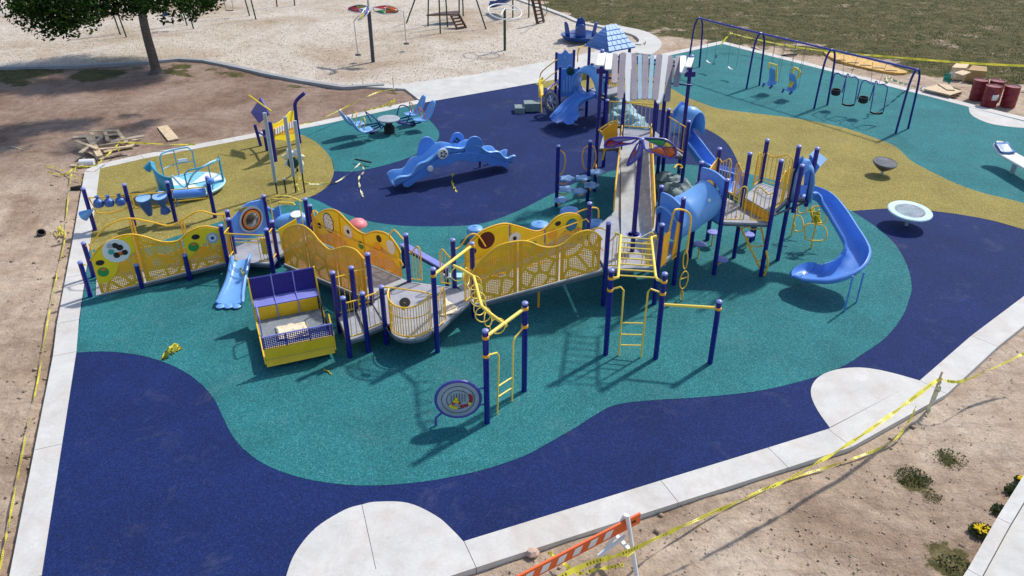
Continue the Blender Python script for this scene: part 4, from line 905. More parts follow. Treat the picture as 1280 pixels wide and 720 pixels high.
# tunnel
ma = C842.xy.lerp(C822.xy, .5); FT6 = V(5.15, 20.5, 0); FT1 = V(5.63, 19.5, 0); mb_ = FT6.xy.lerp(FT1.xy, .5)
TA = V(ma.x, ma.y, 1.60); TB_ = V(mb_.x, mb_.y, 2.12); ax = (TB_ - TA).normalized(); L = (TB_ - TA).length
prof = [(.53, -.02), (.53, .03), (.50, .06), (.50, L * .32), (.52, L * .36), (.52, L * .42), (.50, L * .46), (.49, L * .9), (.52, L - .03), (.52, L + .02)]
tn = MB().lathe([p for p in prof], TA, ax, 36); tn.f = [f for f in tn.f if len(f) == 4]; tn.m = tn.m[:len(tn.f)]
tun = tn.build('tunnel', LBLU, PS, solid=.03, smooth=50)
def tunnel_panel(p0, p1, c, r, z0, ztop, mat=BLU):
    a, b = p0.xy, p1.xy; e = (b - a).normalized(); L = (b - a).length; P = lambda s, z: Vector((*(a + e * s), z)); cz = c.z; cs = (c.xy - a).dot(e)
    N = 40; inner = [(cs + r * math.cos(t), cz + r * math.sin(t)) for t in [2 * math.pi * k / N for k in range(N)]]
    def outer(t):
        dx, dz = math.cos(t), math.sin(t); best = 9
        for lim, d in ((L - cs - .0, dx), (cs, -dx), (ztop - cz + .10 * math.cos(2 * t + math.pi), dz), (cz - z0, -dz)):
            if d > 1e-6: best = min(best, lim / d)
        return (cs + dx * best, cz + dz * best)
    out = [outer(2 * math.pi * k / N) for k in range(N)]
    d = V(-e.y, e.x, 0) * .035; m = MB(); I = [P(*q) for q in inner]; O = [P(*q) for q in out]
    vs = [p + d for p in I] + [p + d for p in O] + [p - d for p in I] + [p - d for p in O]; fs = []
    for k in range(N):
        j = (k + 1) % N; fs += [(k, j, N + j, N + k), (2 * N + k, 3 * N + k, 3 * N + j, 2 * N + j), (N + k, N + j, 3 * N + j, 3 * N + k), (k, 2 * N + k, 2 * N + j, j)]
    m.add(vs, fs); return m.build('tunnel_panel', mat, PS, bevel=.008, smooth=40)
tunnel_panel(C842, C822, TA, .49, 1.06, 2.30); tunnel_panel(FT6, FT1, TB_, .48, 1.56, 2.78)
def ondir(t, ang, r=.432):
    u = ax.orthogonal().normalized(); u = V(-ax.y, ax.x, 0).normalized() * -1; w = ax.cross(u); w = -w if w.z < 0 else w
    return TA + ax * (t * L) + (u * math.cos(ang) + w * math.sin(ang)) * r, (u * math.cos(ang) + w * math.sin(ang))
for t, an in ((.60, .35), (.78, .62), (.42, .05), (.25, .75)):
    c, n = ondir(t, an, .49); MB().lathe([(0, .02), (.045, .018), (.055, 0)], c, n, 12).build('porthole', WHT if t > .5 else LBLU, tun)
# --- deck F
FT3 = V(6.92, 19.41, 0); FT4 = V(6.43, 20.5, 0); FT0 = V(5.9, 21.63, 0); FP = V(7.66, 20.35, 0); FT2 = V(7.18, 21.53, 0); FH = V(*G(1022, 184.6, 3.40).xy, 0)
for p, h in ((FT6, 2.95), (FT1, 2.85), (FT3, 3.42), (FT4, 3.2), (FT0, 2.92), (FP, 3.46), (FT2, 3.21)): post(p, h)
zF = 1.62; zG = 1.92
FQ = V(*FP.xy.lerp(FT3.xy, .0), 0); H1 = V(7.9, 20.2, 0)
post(V(*G(1003, 206, 3.12).xy, 0), 3.12, z0=1.75); post(FH, 3.4, z0=1.7)
deck([FT6, FT1, FT3, FT4, FT0], zF); deck([FT3, FP, FH, FT2, FT4], zG)
MB().plate([up(FT3, zF), up(FT4, zF), up(FT4, zG - .03), up(FT3, zG - .03)], .03).build('step_riser', ORG, PS)
def wallbars(a, b, z, s0, s1, h=1.0, nb=4, flip=False):
    a = Vector(a[:2]); b = Vector(b[:2]); 
    p, d = (b, a - b) if flip else (a, b - a); L = (b - a).length; return wing(up(p + d.normalized() * .05, 0), d, z, (s1 - s0) * L, h, nb)
wallbars(FT1, FT3, zF, 0, .40); wallbars(FT1, FT3, zF, 0, .38, flip=True); wallbars(FT0, FT4, zF + .1, 0, .42, nb=4)
wallbars(FT0, FT4, zF + .1, 0, .34, flip=True); wallbars(FT2, FT4, zG, 0, .42, nb=4); wallbars(FT2, FH, zG, 0, .55, nb=6)
wallbars(FP, FT3, zG, 0, .44, nb=4, flip=True); wallbars(FP, FT3, zG, 0, .40, nb=4)
wallbars(FT4, FT0, zF, 0, .25, nb=2)
MB().plate([up(FT6, 1.75), up(FT0, 1.75), up(FT0, 2.65), up(FT6, 2.25)], .015).build('perforated_panel', PERF, PS); pipe([up(FT6, 2.25), up(FT0, 2.67)], .022)
# leaning ladder
l0, l1 = G(921, 273, 1.58), G(954.5, 345, 0); r0, r1 = G(949.5, 273, 1.58), G(960, 327, .55)
m = MB(); m.tube(smooth([l0 + V(0, .02, .05), l0, l0.lerp(l1, .5), l1], 3), .028, 8); m.tube(smooth([r0 + V(0, .02, .05), r0, r0.lerp(r1, .5), r1, G(957, 340, .18), l1 + V(.02, 0, .02)], 4), .028, 8); lo = m.build('leaning_ladder', YEL, PS)
for (xa, ya, xb, yb, z) in ((927.5, 285.5, 951, 287, 1.32), (936.5, 310, 957, 307, .85), (945.5, 330.5, 959, 321, .45)):
    a, b = G(xa, ya, z), G(xb, yb, z); MB().tube(smooth([a, a.lerp(b, .3) + V(0, 0, .05), a.lerp(b, .55) - V(0, 0, .01), a.lerp(b, .8) + V(0, 0, .02), b], 3), .02, 8).build('rung', YEL, lo)
# spiral slide
sp = [V(*G(1006, 238, 2.14).xy, 1.92), V(*G(1016, 238, 2.10).xy, 1.88), V(*G(1029, 245, 1.98).xy, 1.76), V(*G(1043, 262, 1.75).xy, 1.53), V(*G(1057, 284, 1.48).xy, 1.25), V(*G(1067, 302, 1.24).xy, 1.0), V(*G(1070, 315, 1.08).xy, .84), V(*G(1064, 328, .93).xy, .69), V(*G(1050, 336, .82).xy, .58), V(*G(1033, 340, .72).xy, .49), V(*G(1018, 339.5, .64).xy, .43), V(*G(1007, 336.5, .60).xy, .41)]
sp = smooth(sp, 5); n_ = len(sp)
wl = [.24 + .08 * min(1, i / n_ * 1.5) if i < n_ * .6 else .312 - .17 * min(1, (i / n_ - .6) / .3) for i in range(n_)]
wr = [.24 if i < n_ * .8 else .24 - .03 * (i / n_ - .8) / .2 for i in range(n_)]
sl_ = chute(sp, [.46 + .40 * max(0, (i / n_ - .35) / .65) for i in range(n_)], wl, BLU, PS, 'spiral_slide', lip=.045, wallr=wr)
# closed rounded front lip
e_t = (sp[-1] - sp[-4]).to_2d().normalized(); e_r = Vector((e_t.y, -e_t.x)); o_ = MB(); rows = []
for k in range(13):
    a = math.pi * (k / 12 - .5); d2 = e_t * math.cos(a) * .26 + e_r * math.sin(a); wv = .43
    rim = sp[-1] + V(e_t.x * math.cos(a) * .26 + e_r.x * math.sin(a) * (wv + .03), e_t.y * math.cos(a) * .26 + e_r.y * math.sin(a) * (wv + .03), .15 + .06 * math.sin(a))
    low = sp[-1] + V(e_t.x * math.cos(a) * .16 + e_r.x * math.sin(a) * wv * .78, e_t.y * math.cos(a) * .16 + e_r.y * math.sin(a) * wv * .78, .03)
    rows.append([rim + V(e_t.x * .05, e_t.y * .05, -.04), rim + V(0, 0, .012), low.lerp(rim, .55) - V(0, 0, .02), low, sp[-1] + V(0, 0, .0)])
o_.grid(rows).build('slide_end', BLU, sl_, solid=.028, smooth=60)
for (x, y1, yt) in ((1055.5, 389, 345), (1070.5, 378, 340)):
    p = G(x, y1); pipe([p, V(p.x, p.y, hz(p, yt))], .024, BLU, sl_, 'slide_leg')
p = G(1001, 354); pipe([p, p + V(0, 0, .38)], .02, BLU, sl_, 'slide_leg')
# slide hood
hz = [G(1003, 219, 2.75), G(1009, 203, 3.0), G(1014, 194, 3.12), G(1020, 189, 3.2), G(1026, 192, 3.12), G(1031, 201, 2.95)]
a0_, a1_ = V(*G(1005, 234, 1.95).xy, 0), V(*G(1018, 228, 1.95).xy, 0); ee = (a1_ - a0_).normalized()
hd = MB(); u_ = (FH - FP).to_2d(); Lh = u_.length; u_.normalize(); out_ = Vector((u_.y, -u_.x)); hp = lambda s, z, o=0: Vector((FP.x + u_.x * s * Lh + out_.x * o, FP.y + u_.y * s * Lh + out_.y * o, z))
rows = []
for k in range(9):
    a = math.pi * k / 8; s = .5 - .47 * math.cos(a); zt = zG + .45 + .72 * math.sin(a) ** .8
    rows.append([hp(s, zG + .02 if k in (0, 8) else zt, 0), hp(s, zG + .02 if k in (0, 8) else zt - .03, .16), hp(.5 + (s - .5) * .9, zG + .02 if k in (0, 8) else zt - .16, .38)])
hd.grid(rows); hd.build('slide_hood', LBLU, PS, solid=.04)
MB().plate([G(1012, 194, 3.1), G(1018, 188, 3.15), G(1033, 199, 2.85), G(1024, 209, 2.75)], .06).build('hood_flap', PBLU, PS)
MB().plate([G(1004, 238, 1.95), G(1006, 215, 2.55), G(1012, 196, 3.05), G(1024, 209, 2.75), G(1014, 224, 2.3), G(1011, 238, 2.0)], .04).build('hood_side', BLU, PS)
MB().plate([hp(0, zG), hp(.2, zG), hp(.28, zG + .5), hp(.5, zG + 1.0), hp(.3, zG + 1.25), hp(0, zG + 1.1)], .04).build('hood_panel', BLU, PS)
# round steps on arms beneath the tunnel
for (x, y, q) in ((891.6, 291, FT6), (874.6, 306, C842), (902, 325, FT1), (935.3, 293.7, FT4)):
    c = G(x, y, .42); o = MB().lathe([(.0, 0), (.17, 0), (.185, .02), (.17, .04), (0, .05)], c, n=20).build('round_step', LAV, PS)
    MB().tube([c, c - V(0, 0, .08), V(q.x, q.y, .3) if (Vector(q[:2]) - c.xy).length < .7 else c - V(0, 0, .42)], .022, 8).build('step_arm', YEL, o)
post(G(861, 318), 2.3); post(G(941, 300), 1.55, cap=False)
# cloud steps
P1 = V(1.46, 24.09, 0); P2 = V(*G(738, 176, 2.1).xy, 0); post(P1, 2.1); post(P2, 2.1)
def cloud(x, y, z, q):
    c = G(x, y, z); n = 40; pts = [c + V(math.cos(a) * (.21 + .035 * math.cos(5 * a)) * 1.1, math.sin(a) * (.21 + .035 * math.cos(5 * a)), 0) for a in [2 * math.pi * k / n for k in range(n)]]
    o = MB()._prism(pts, z - .03, z + .03).build('cloud_step', PBLU, PS, bevel=.01)
    MB().tube(smooth([c - V(0, 0, .02), c - V(0, 0, .16), V(*c.xy.lerp(Vector(q[:2]), .5), z - .2), V(q[0], q[1], z - .12)], 3), .022, 8).build('step_arm', ORG, o)
L_ = V(*G(743, 239).xy, 0)
for x, y, z, q in ((709, 223, 1.0, P1), (728.6, 222.5, .95, P2), (746.7, 215, 1.15, L_), (739, 231.5, .75, P2), (707.8, 236.4, .65, P1), (723.7, 239, .55, P2), (701, 250, .3, P1)): cloud(x, y, z, q)
for q, dx in ((P1, .12), (P2, .1), (P2, -.12)):
    pipe(smooth([V(q.x, q.y, 1.95), V(q.x + dx * 1.5, q.y, 1.85), V(q.x + dx * 2, q.y - .05, 1.55), V(q.x + dx * 1.3, q.y - .05, 1.2), V(q.x, q.y, 1.1)], 4), .02, ORG)
# ------------------------------------------------------------------ the tower with the slatted canopy
TLF = V(3.62, 25.4, 0); TRF = V(4.62, 25.2, 0); L_ = V(*G(743, 239).xy, 0); R_ = V(*G(846, 238).xy, 0); zD = 1.5
tops = {}
def hz(p, px_y):                       # height that puts a vertical at p on photo row px_y
    v = (360 - px_y) / F; return HC - p.y * (st - v * ct) / (ct + v * st)
TL2 = V(3.35, 27.6, 0); TR3 = V(5.05, 27.2, 0); TR4 = V(5.65, 26.6, 0)
post(L_, hz(L_, 62)); post(R_, hz(R_, 69)); post(TLF, hz(TLF, 115)); post(TRF, hz(TRF, 124)); post(V(4.95, 25.5, 0), hz(V(4.95, 25.5, 0), 117)); post(V(5.2, 25.9, 0), hz(V(5.2, 25.9, 0), 136))
TS = V(*G(861, 151, 2.7).xy, 0); post(TS, 2.7)
deck([RL1, RR1, V(4.75, 25.1, 0), V(*TS.xy, 0), TR3, TL2, V(*L_.xy, 0) + V(.1, .1, 0)], zD)
# curved orange panel left, bars behind
LQ = [V(2.5, 25.2, 0), V(4.0, 25.2, 0)]
MB().plate([VP(x, y, *LQ) for x, y in ((751, 165), (756, 160.5), (763, 156), (772, 152), (772, 178), (766, 184), (757, 188), (756, 174))], .03).build('curved_panel', ORG, PS)
pipe(smooth([VP(748, 163, *LQ), VP(755, 158, *LQ), VP(764, 153, *LQ), VP(773, 150, *LQ)], 3), .03)
pipe(smooth([VP(749, 163, *LQ), VP(755, 169, *LQ), VP(756, 185, *LQ), VP(753, 200, *LQ)], 3), .03)
bars_between(TL2, TR3, 1.6, 2.45, 12, mat=YEL); bars_between(TS, V(5.2, 25.9, 0), 1.6, 2.45, 4, mat=YEL)
for p in (TL2, TR3): post(p, 2.5)
# slats
canL = up(L_, hz(L_, 72)); canR = up(R_, hz(R_, 82)); m = MB()
sd = (canR - canL); out_ = V(sd.y, -sd.x, 0).normalized()
fr_ = MB(); fr_.tube([canL + out_ * .25, canR + out_ * .25], .03, 8); fr_.tube([canL - out_ * .3, canR - out_ * .3], .03, 8); fr_.tube([canL - V(0, 0, .5) + out_ * .45, canR - V(0, 0, .5) + out_ * .45], .03, 8)
co_ = fr_.build('slat_frame', POST, PS)
def slat(x0, y0, x1, y1, w, mat, dep=0.0, off2=1.45):
    # a plank hung from the top frame, tilting outward to the viewer
    a0_ = Vector((canL.x, canL.y, 0)) + out_ * dep; b0_ = a0_ + Vector((sd.x, sd.y, 0))
    p = VP(x0, y0, a0_, b0_); a1_ = a0_ + out_ * (off2 - dep); q = VP(x1, y1, a1_, a1_ + Vector((sd.x, sd.y, 0)))
    e = Vector((sd.x, sd.y, 0)).normalized(); h = w * .6; d = (p - q).normalized() * h * .6
    MB().plate([p - e * h * .6 + d * 0, p + e * h * .6, p + e * h - d, q + e * h + d, q + e * h * .6, q - e * h * .6, q - e * h + d, p - e * h - d], .035).build('slat', mat, co_)
for s in ((753, 66, 750, 82, .2, WHT), (762, 67, 760, 87, .17, WHT), (769, 68, 768, 104, .15, SLATG), (779, 66, 775, 124, .16, SLATG), (785, 66, 786, 127, .17, WHT), (792, 67, 793, 125, .16, SLATG), (800, 68, 799.5, 124, .10, SLATB),
          (807, 68, 805.5, 124, .16, SLATG), (815.5, 68, 812, 124, .10, SLATB), (824.5, 68, 818.5, 125, .16, SLATG), (831.5, 68, 824, 129, .17, WHT), (838, 70, 834, 127, .15, SLATG), (848, 70, 845, 108, .15, SLATG), (854, 70, 853.5, 91, .16, WHT), (864, 72, 860, 84, .16, WHT)): slat(*s)
for k in range(11):                    # the far slope of slats, mostly hidden
    t = (k + .6) / 11.5; c = canL.lerp(canR, t) - out_ * .55 - V(0, 0, .35); e = Vector((sd.x, sd.y, 0)).normalized()
    MB().plate([c - e * .07 + V(0, 0, .45) + out_ * .3, c + e * .07 + V(0, 0, .45) + out_ * .3, c + e * .07 - V(0, 0, .25), c - e * .07 - V(0, 0, .25)], .03).build('slat', (WHT, SLATB, SLATG)[k % 3], co_)
for p in (L_, R_): MB().box(up(p, hz(p, 88) if p is L_ else hz(p, 92)), (.32, .2, .16)).build('canopy_bracket', POST, PS)
# curved back slide from the tower
bs = [G(850, 166, 1.5), G(856, 176, 1.42), G(864, 186, 1.25), G(873, 198, 1.02), G(884, 211, .78), G(896, 219, .58), G(908, 223, .44), G(918, 226, .36), G(922, 234, .30), G(916, 243, .26)]
bs = smooth(bs, 4); s2 = chute(bs, .5, .30, BLU, PS, 'curved_slide', lip=.04)
hpts = [V(*TS.xy, 2.62), V(*TS.xy, 2.75) + V(-.15, .2, .05)]
c = G(851, 152, 2.3); rows = []
for k in range(9):
    a = math.pi * k / 8; s = -math.cos(a) * .42; z = 1.75 + .85 * math.sin(a) ** .7
    rows.append([V(5.75 + s * .8, 26.6 + s * .6, z), V(6.05 + s * .8, 26.35 + s * .6, z + .03), V(6.3 + s * .75, 26.2 + s * .6, z - .12)])
MB().grid(rows).build('slide_hood', LBLU, PS, solid=.05)
MB().plate([V(5.45, 26.35, 1.6), V(6.1, 26.9, 1.6), V(6.1, 26.9, 2.5), V(5.75, 26.6, 2.75), V(5.45, 26.35, 2.5)], .05).build('hood_panel', BLU, PS)
pipe(smooth([G(843, 210, 1.3), G(846, 206, 1.35), G(850, 206, 1.3), G(853, 209, 1.2), G(850, 210, 1.2)], 4), .028, YEL)
# ------------------------------------------------------------------ rock climbers
def rocks(name, blobs, mat, label, cat, group=None):
    base = blobs[0]; root = empty(name, (base[0].x, base[0].y, 0), label, cat, group)
    for p, r, sq in blobs:
        r *= .78; vs = []; fs = []; nu, nv = 14, 9; seed = rnd.uniform(0, 99)
        for i in range(nv + 1):
            for j in range(nu):
                th = math.pi * i / nv; ph = 2 * math.pi * j / nu; d = Vector((math.sin(th) * math.cos(ph), math.sin(th) * math.sin(ph), math.cos(th)))
                k = 1 + .38 * noise.noise(d * 1.6 + Vector((seed, 0, 0))) + .12 * noise.noise(d * 4 + Vector((seed, 3, 0)))
                k = round(k * 7) / 7 * .6 + k * .4
                vs.append(p + Vector((d.x * r * k, d.y * r * k * sq[0], d.z * r * k * sq[1])))
        for i in range(nv):
            for j in range(nu): fs.append((i * nu + j, i * nu + (j + 1) % nu, (i + 1) * nu + (j + 1) % nu, (i + 1) * nu + j))
        MB().add(vs, fs).build('rock', mat, root, smooth=28)
    return root
rocks('rock_climber', [(G(770, 133, .5), .62, (.8, .75)), (G(775, 143, .45), .55, (.8, .8)), (G(767, 150, .3), .45, (.9, .9)), (G(783, 141, .5), .55, (.8, .75)), (G(789, 148, .6), .55, (.8, .6)), (G(795, 154, .7), .55, (.9, .7)), (G(796, 165, .6), .5, (.9, .9)), (G(801, 160, .9), .4, (.9, .7)), (G(789, 158, .4), .5, (.9, .8)), (G(803, 171, 1.0), .3, (.9, .9))],
      ROCK, 'turquoise moulded rock stepping bridge behind the slatted canopy tower', 'climbing rocks')
rocks('rock_climber', [(G(832, 223, .5), .5, (.9, .6)), (G(842, 226, .45), .5, (.9, .6)), (G(851, 233, .4), .5, (1, .6)), (G(861, 240, .35), .45, (.9, .6)), (G(838, 236, .3), .5, (.9, .6)), (G(855, 244, .25), .5, (.9, .6)), (G(845, 243, .3), .4, (.9, .7)), (G(828, 230, .3), .35, (.9, .8))],
      ROCKG, 'grey blue moulded rocks on the teal rubber just behind the blue tunnel', 'climbing rocks')
# ------------------------------------------------------------------ swing set and its swings
foot = [(G(860, 87.5), G(873.8, 84)), (G(933, 111), G(949, 107)), (G(1017.5, 136), G(1034, 131.5)), (G(1119.5, 166.6), G(1135, 161))]
sw = empty('swing_set', foot[1][0], 'long navy swing frame with four arched legs across the teal rubber', 'swing set'); HS = 2.5
mids = []
for a, b in foot:
    m_ = a.lerp(b, .5); mids.append(m_)
f0, f3 = mids[0], mids[3]; bd = (f3 - f0).normalized(); bn = V(-bd.y, bd.x, 0)
for i, (a, b) in enumerate(foot):
    m_ = a.lerp(b, .5); hw = max(.45, (b - a).length / 2); e = (b - a).normalized()
    pts = [m_ - e * hw, m_ - e * hw * .86 + V(0, 0, HS * .55), m_ - e * hw * .72 + V(0, 0, HS * .82), m_ - e * hw * .42 + V(0, 0, HS * .96), m_ + V(0, 0, HS + .02), m_ + e * hw * .42 + V(0, 0, HS * .96), m_ + e * hw * .72 + V(0, 0, HS * .82), m_ + e * hw * .86 + V(0, 0, HS * .55), m_ + e * hw]
    MB().tube(smooth(pts, 5), .045, 10).build('arch_leg', POST, sw)
beam = MB().tube([up(f0, HS), up(mids[1], HS), up(mids[2], HS), up(f3, HS)], .042, 10).build('top_beam', PURP, sw)
def along(px, py, z):                  # nearest point of the beam line to a pixel at height z
    p = G(px, py, z); t = (p - f0).dot(bd); return f0 + bd * t
def hanger(p, parent):
    MB().lathe([(.03, -.04), (.052, -.03), (.052, .03), (.03, .04)], up(p, HS), bd, 10).build('swing_hanger', STEEL, parent)
CHAIN = paint('chain_steel', (.20, .22, .25), .4, .5)
def chain(a, b, parent): MB().tube([a, b], .009, 5).build('chain', CHAIN, parent)
def belt_swing(px, py, label):
    c = along(px, py, .5); r = empty('belt_swing', up(c, .5), label, 'swing', 'grey belt swings'); w = .26
    pts = [c + bd * s * w + V(0, 0, .5 + .09 * s * s) for s in (-1, -.6, -.2, .2, .6, 1)]
    MB().grid([[p + bn * k for p in pts] for k in (-.07, 0, .07)]).build('seat', GREY if False else STEEL, r, solid=.015)
    for s in (-1, 1):
        t = c + bd * s * (w + .06) + V(0, 0, HS - .05); chain(t, c + bd * s * w + V(0, 0, .59), r); hanger(c + bd * s * (w + .06), sw)
belt_swing(891, 78, 'grey belt swing hanging in the far bay, nearer the leftmost frame leg')
belt_swing(917.5, 86, 'grey belt swing hanging in the far bay, nearer the second frame arch')
def adaptive(px, py, label, harness):
    c = along(px, py, .55); r = empty('adaptive_swing', up(c, .5), label, 'swing', 'blue moulded bucket swings'); q = lambda s, d, z: c + bd * s + bn * d + V(0, 0, z)
    sgn = -1 if True else 1
    rows = [[q(-.22, .42 * sgn, .42), q(-.1, .45 * sgn, .40), q(.1, .45 * sgn, .40), q(.22, .42 * sgn, .42)], [q(-.24, .2 * sgn, .45), q(-.1, .2 * sgn, .38), q(.1, .2 * sgn, .38), q(.24, .2 * sgn, .45)],
            [q(-.25, -.02, .52), q(-.1, -.06, .45), q(.1, -.06, .45), q(.25, -.02, .52)], [q(-.22, -.16, .9), q(-.1, -.22, .85), q(.1, -.22, .85), q(.22, -.16, .9)], [q(-.15, -.28, 1.2), q(-.06, -.33, 1.2), q(.06, -.33, 1.2), q(.15, -.28, 1.2)]]
    st_ = MB().grid(rows).build('seat', LBLU, r, solid=.06, sub=1)
    for s in (-.24, .24): MB().tube([q(s * .8, .5 * sgn, .30), q(s, .38 * sgn, .42)], .05, 8).build('foot_rest', DBLU, st_)
    if harness:
        MB().tube(smooth([q(-.05, .30 * sgn, .55), q(-.08, .15 * sgn, .85), q(-.2, .02, 1.15), q(-.12, -.1, 1.35), q(0, -.12, 1.38), q(.12, -.1, 1.35), q(.2, .02, 1.15), q(.08, .15 * sgn, .85), q(.05, .30 * sgn, .55)], 4), .052, 8).build('yellow_harness', YELL, r)
    else:
        m = MB(); m.tube([q(-.2, -.3, 1.1), q(-.2, -.3, 1.35), q(.24, -.3, 1.35), q(.26, -.25, .95), q(.28, -.2, .6)], .045, 8); m.build('yellow_harness', YELL, r)
    for s in (-1, 1): chain(q(s * .28, 0, HS - .05), q(s * .22, -.18, 1.0), r); chain(q(s * .28, 0, HS - .05), q(s * .25, 0, .52), r); hanger(c + bd * s * .28, sw)
adaptive(966, 101, 'blue moulded swing seat with its yellow harness folded back, left in the middle bay', False)
adaptive(995, 107, 'blue moulded swing seat with raised yellow loop harness, right in the middle bay', True)
def face_swing(px, py, label):
    c = along(px, py, .55); r = empty('face_to_face_swing', up(c, .5), label, 'swing', 'black face-to-face swings'); fa, fb = V(.95, -.3, 0).normalized(), V(.3, -.95, 0).normalized(); q = lambda s, d, z: c + fa * s + fb * d + V(0, 0, z)
    for d0 in (-1, 1):
        for s in (-.25, .25):
            pts = [q(s * .6, d0 * .05, 1.55), q(s * .8, d0 * .25, 1.62), q(s, d0 * .38, 1.5), q(s, d0 * .42, 1.1), q(s, d0 * .46, .75 if d0 < 0 else .55)]
            MB().tube(smooth(pts, 4), .024, 8).build('swing_arm', PURP, r)
    MB().tube([q(-.25, .46, .5), q(-.1, .46, .44), q(.1, .46, .44), q(.25, .46, .5)], .045, 8).build('belt_seat', BLACK, r)
    b = MB().lathe([(.12, 0), (.19, .05), (.20, .26), (.17, .26), (.16, .08), (.0, .06)], q(0, -.46, .62), n=16).build('bucket_seat', BLACK, r)
    MB().lathe([(0, 0), (.05, .01), (.05, .03)], q(0, -.66, .72), (0, -1, .3), 10).build('buckle', STEEL, b)
    for s in (-.25, .25): chain(q(s * 1.1, 0, HS - .05), q(s * .6, 0, 1.58), r); hanger(c + bd * s * 1.1, sw)
bn = -bn if bn.y > 0 else bn          # toward the viewer
face_swing(1062, 122, 'black two-seat facing swing on curved navy arms, left of the pair')
face_swing(1096, 132, 'black two-seat facing swing on curved navy arms, right of the pair with tape on top')
# ------------------------------------------------------------------ spinners
def bowl(px, py, r, zc, label, mat, inner, tilt=(.0, -.05, 1), rimw=.09, name='bowl_spinner', depth=.45):
    c = G(px, py, zc); root = empty(name, (c.x, c.y, 0), label, 'spinner'); ax_ = Vector(tilt).normalized()
    MB().lathe([(0, -depth * r), (r * .35, -depth * r * .95), (r * .75, -depth * r * .5), (r * .98, -.04), (r, 0), (r * .96, .02), (r * (1 - rimw), .01)], c, ax_, 40).build('bowl_shell', mat, root)
    MB().lathe([(r * (1 - rimw), .01), (r * (.96 - rimw), -.03), (r * .6, -depth * r * .38), (0, -depth * r * .55)], c, ax_, 40).build('bowl_inside', inner, root)
    MB().tube([V(c.x, c.y, 0), c - ax_ * (depth * r * .9)], .05, 12).build('pedestal', STEEL, root); return root
DKGR = paint('dark_grey_shell', (.10, .11, .115), .4); INN = paint('grey_inside', (.26, .28, .34), .45)
bowl(1106.5, 203, .42, .46, 'small dark grey bowl spinner standing on the olive band', DKGR, INN, (.05, -.12, 1), .07, depth=.72)
bowl(1137.5, 263.5, .66, .50, 'wide pale round spinner on the navy rubber at the right', paint('pale_rim', (.45, .63, .70), .4), paint('mesh_inside', (.42, .44, .52), .5), (.02, -.08, 1), .32, 'dish_spinner', .30)
# skateboard-shaped rocker at right edge
c0, c1 = G(1256, 190, .55), G(1320, 226, .55); e = (c1 - c0).normalized(); w_ = V(-e.y, e.x, 0)
root = empty('board_rocker', up(c0.lerp(c1, .4), 0), 'white and blue surfboard-shaped rocker cut by the right edge', 'rocker')
rows = []
N = 22
for i in range(N + 1):
    t = i / N; s = -.5 + t * 3.2; hw = .34 * min(1, math.sqrt(max(.0, 1 - max(0, (.32 - (s + .5)) / .32) ** 2))) if s < 0 else .34
    hw = max(hw, .03); zz = .50 + (.42 * max(0, (.12 - s)) ** 1.0 if s < .12 else 0); rows.append([V(c0.x, c0.y, 0) + e * s + w_ * hw * k + V(0, 0, zz + .03 * abs(k)) for k in (-1, -.6, 0, .6, 1)])
MB().grid(rows).build('board', WHT, root, solid=.06)
MB().grid([[p * .0 + (r[2] + (p - r[2]) * .86 + V(0, 0, .085)) for p in r] for r in rows[1:6]]).build('blue_tip', paint('blue_board', (.02, .12, .32), .4), root, solid=.015)
MB().tube([up(c0 + e * .7, 0), up(c0 + e * .7, .48)], .09, 12).build('pedestal', STEEL, root)
# ------------------------------------------------------------------ merry-go-round
MC = G(239.5, 229.5, .22); root = empty('merry_go_round', up(MC, 0), 'cyan and white merry-go-round with curved rails on the olive rubber', 'merry-go-round')
RM = 1.08
MB().lathe([(RM * .9, -.16), (RM, -.1), (RM + .03, -.03), (RM, 0), (0, 0)], MC, n=48).build('platform', PCYAN, root)
for k in range(6):
    a0, a1 = k * math.pi / 3 + .35, (k + 1) * math.pi / 3 + .35
    pts = [MC + V(0, 0, .006)] + [MC + V(math.cos(a0 + (a1 - a0) * j / 8) * RM * .93, math.sin(a0 + (a1 - a0) * j / 8) * RM * .93, .006) for j in range(9)]
    MB()._prism(pts, .222, .232).build('deck_sector', (WHT, paint('sector_cyan', (.22, .58, .78), .4))[k % 2] if True else WHT, root)
def mgr(a, z, r=RM * .97): return V(MC.x + math.cos(a) * r, MC.y + math.sin(a) * r, z)
A0, A1_ = R(182), R(262)
MB().grid([[mgr(A0 + (A1_ - A0) * j / 14, z + (.25 + .1 * math.cos((j - 4) / 3)) * k, RM * (.97 + .05 * k)) for j in range(15)] for k, z in ((0, .24), (1, .72))]).build('curved_backrest', CYAN, root, solid=.03)
MB().tube([mgr(A0 + (A1_ - A0) * j / 14, .97 + .1 * math.cos((j - 4) / 3), RM * 1.02) for j in range(15)], .03, 8).build('back_rail', CYAN, root)
def hoop(a0, a1, h, n=10, mat=CYAN, mid=True):
    m = MB(); top = [mgr(a0 + (a1 - a0) * j / n, h) for j in range(n + 1)]
    m.tube([mgr(a0, .22)] + [mgr(a0, h - .12)] + top[1:-1] + [mgr(a1, h - .12), mgr(a1, .22)], .026, 8)
    if mid: m.tube([mgr(a0 + (a1 - a0) * j / n, h * .55) for j in range(n + 1)], .016, 6); m.tube([mgr((a0 + a1) / 2, .22), mgr((a0 + a1) / 2, h)], .018, 6)
    return m.build('hand_hoop', mat, root)
hoop(R(100), R(165), 1.15); hoop(R(-75), R(15), 1.1, mid=True)
MB().tube(smooth([mgr(R(262), .95), mgr(R(280), .5, RM * .9), mgr(R(300), .95), mgr(R(335), 1.15), mgr(R(5), 1.05)], 5), .032, 8).build('sweeping_rail', PCYAN, root)
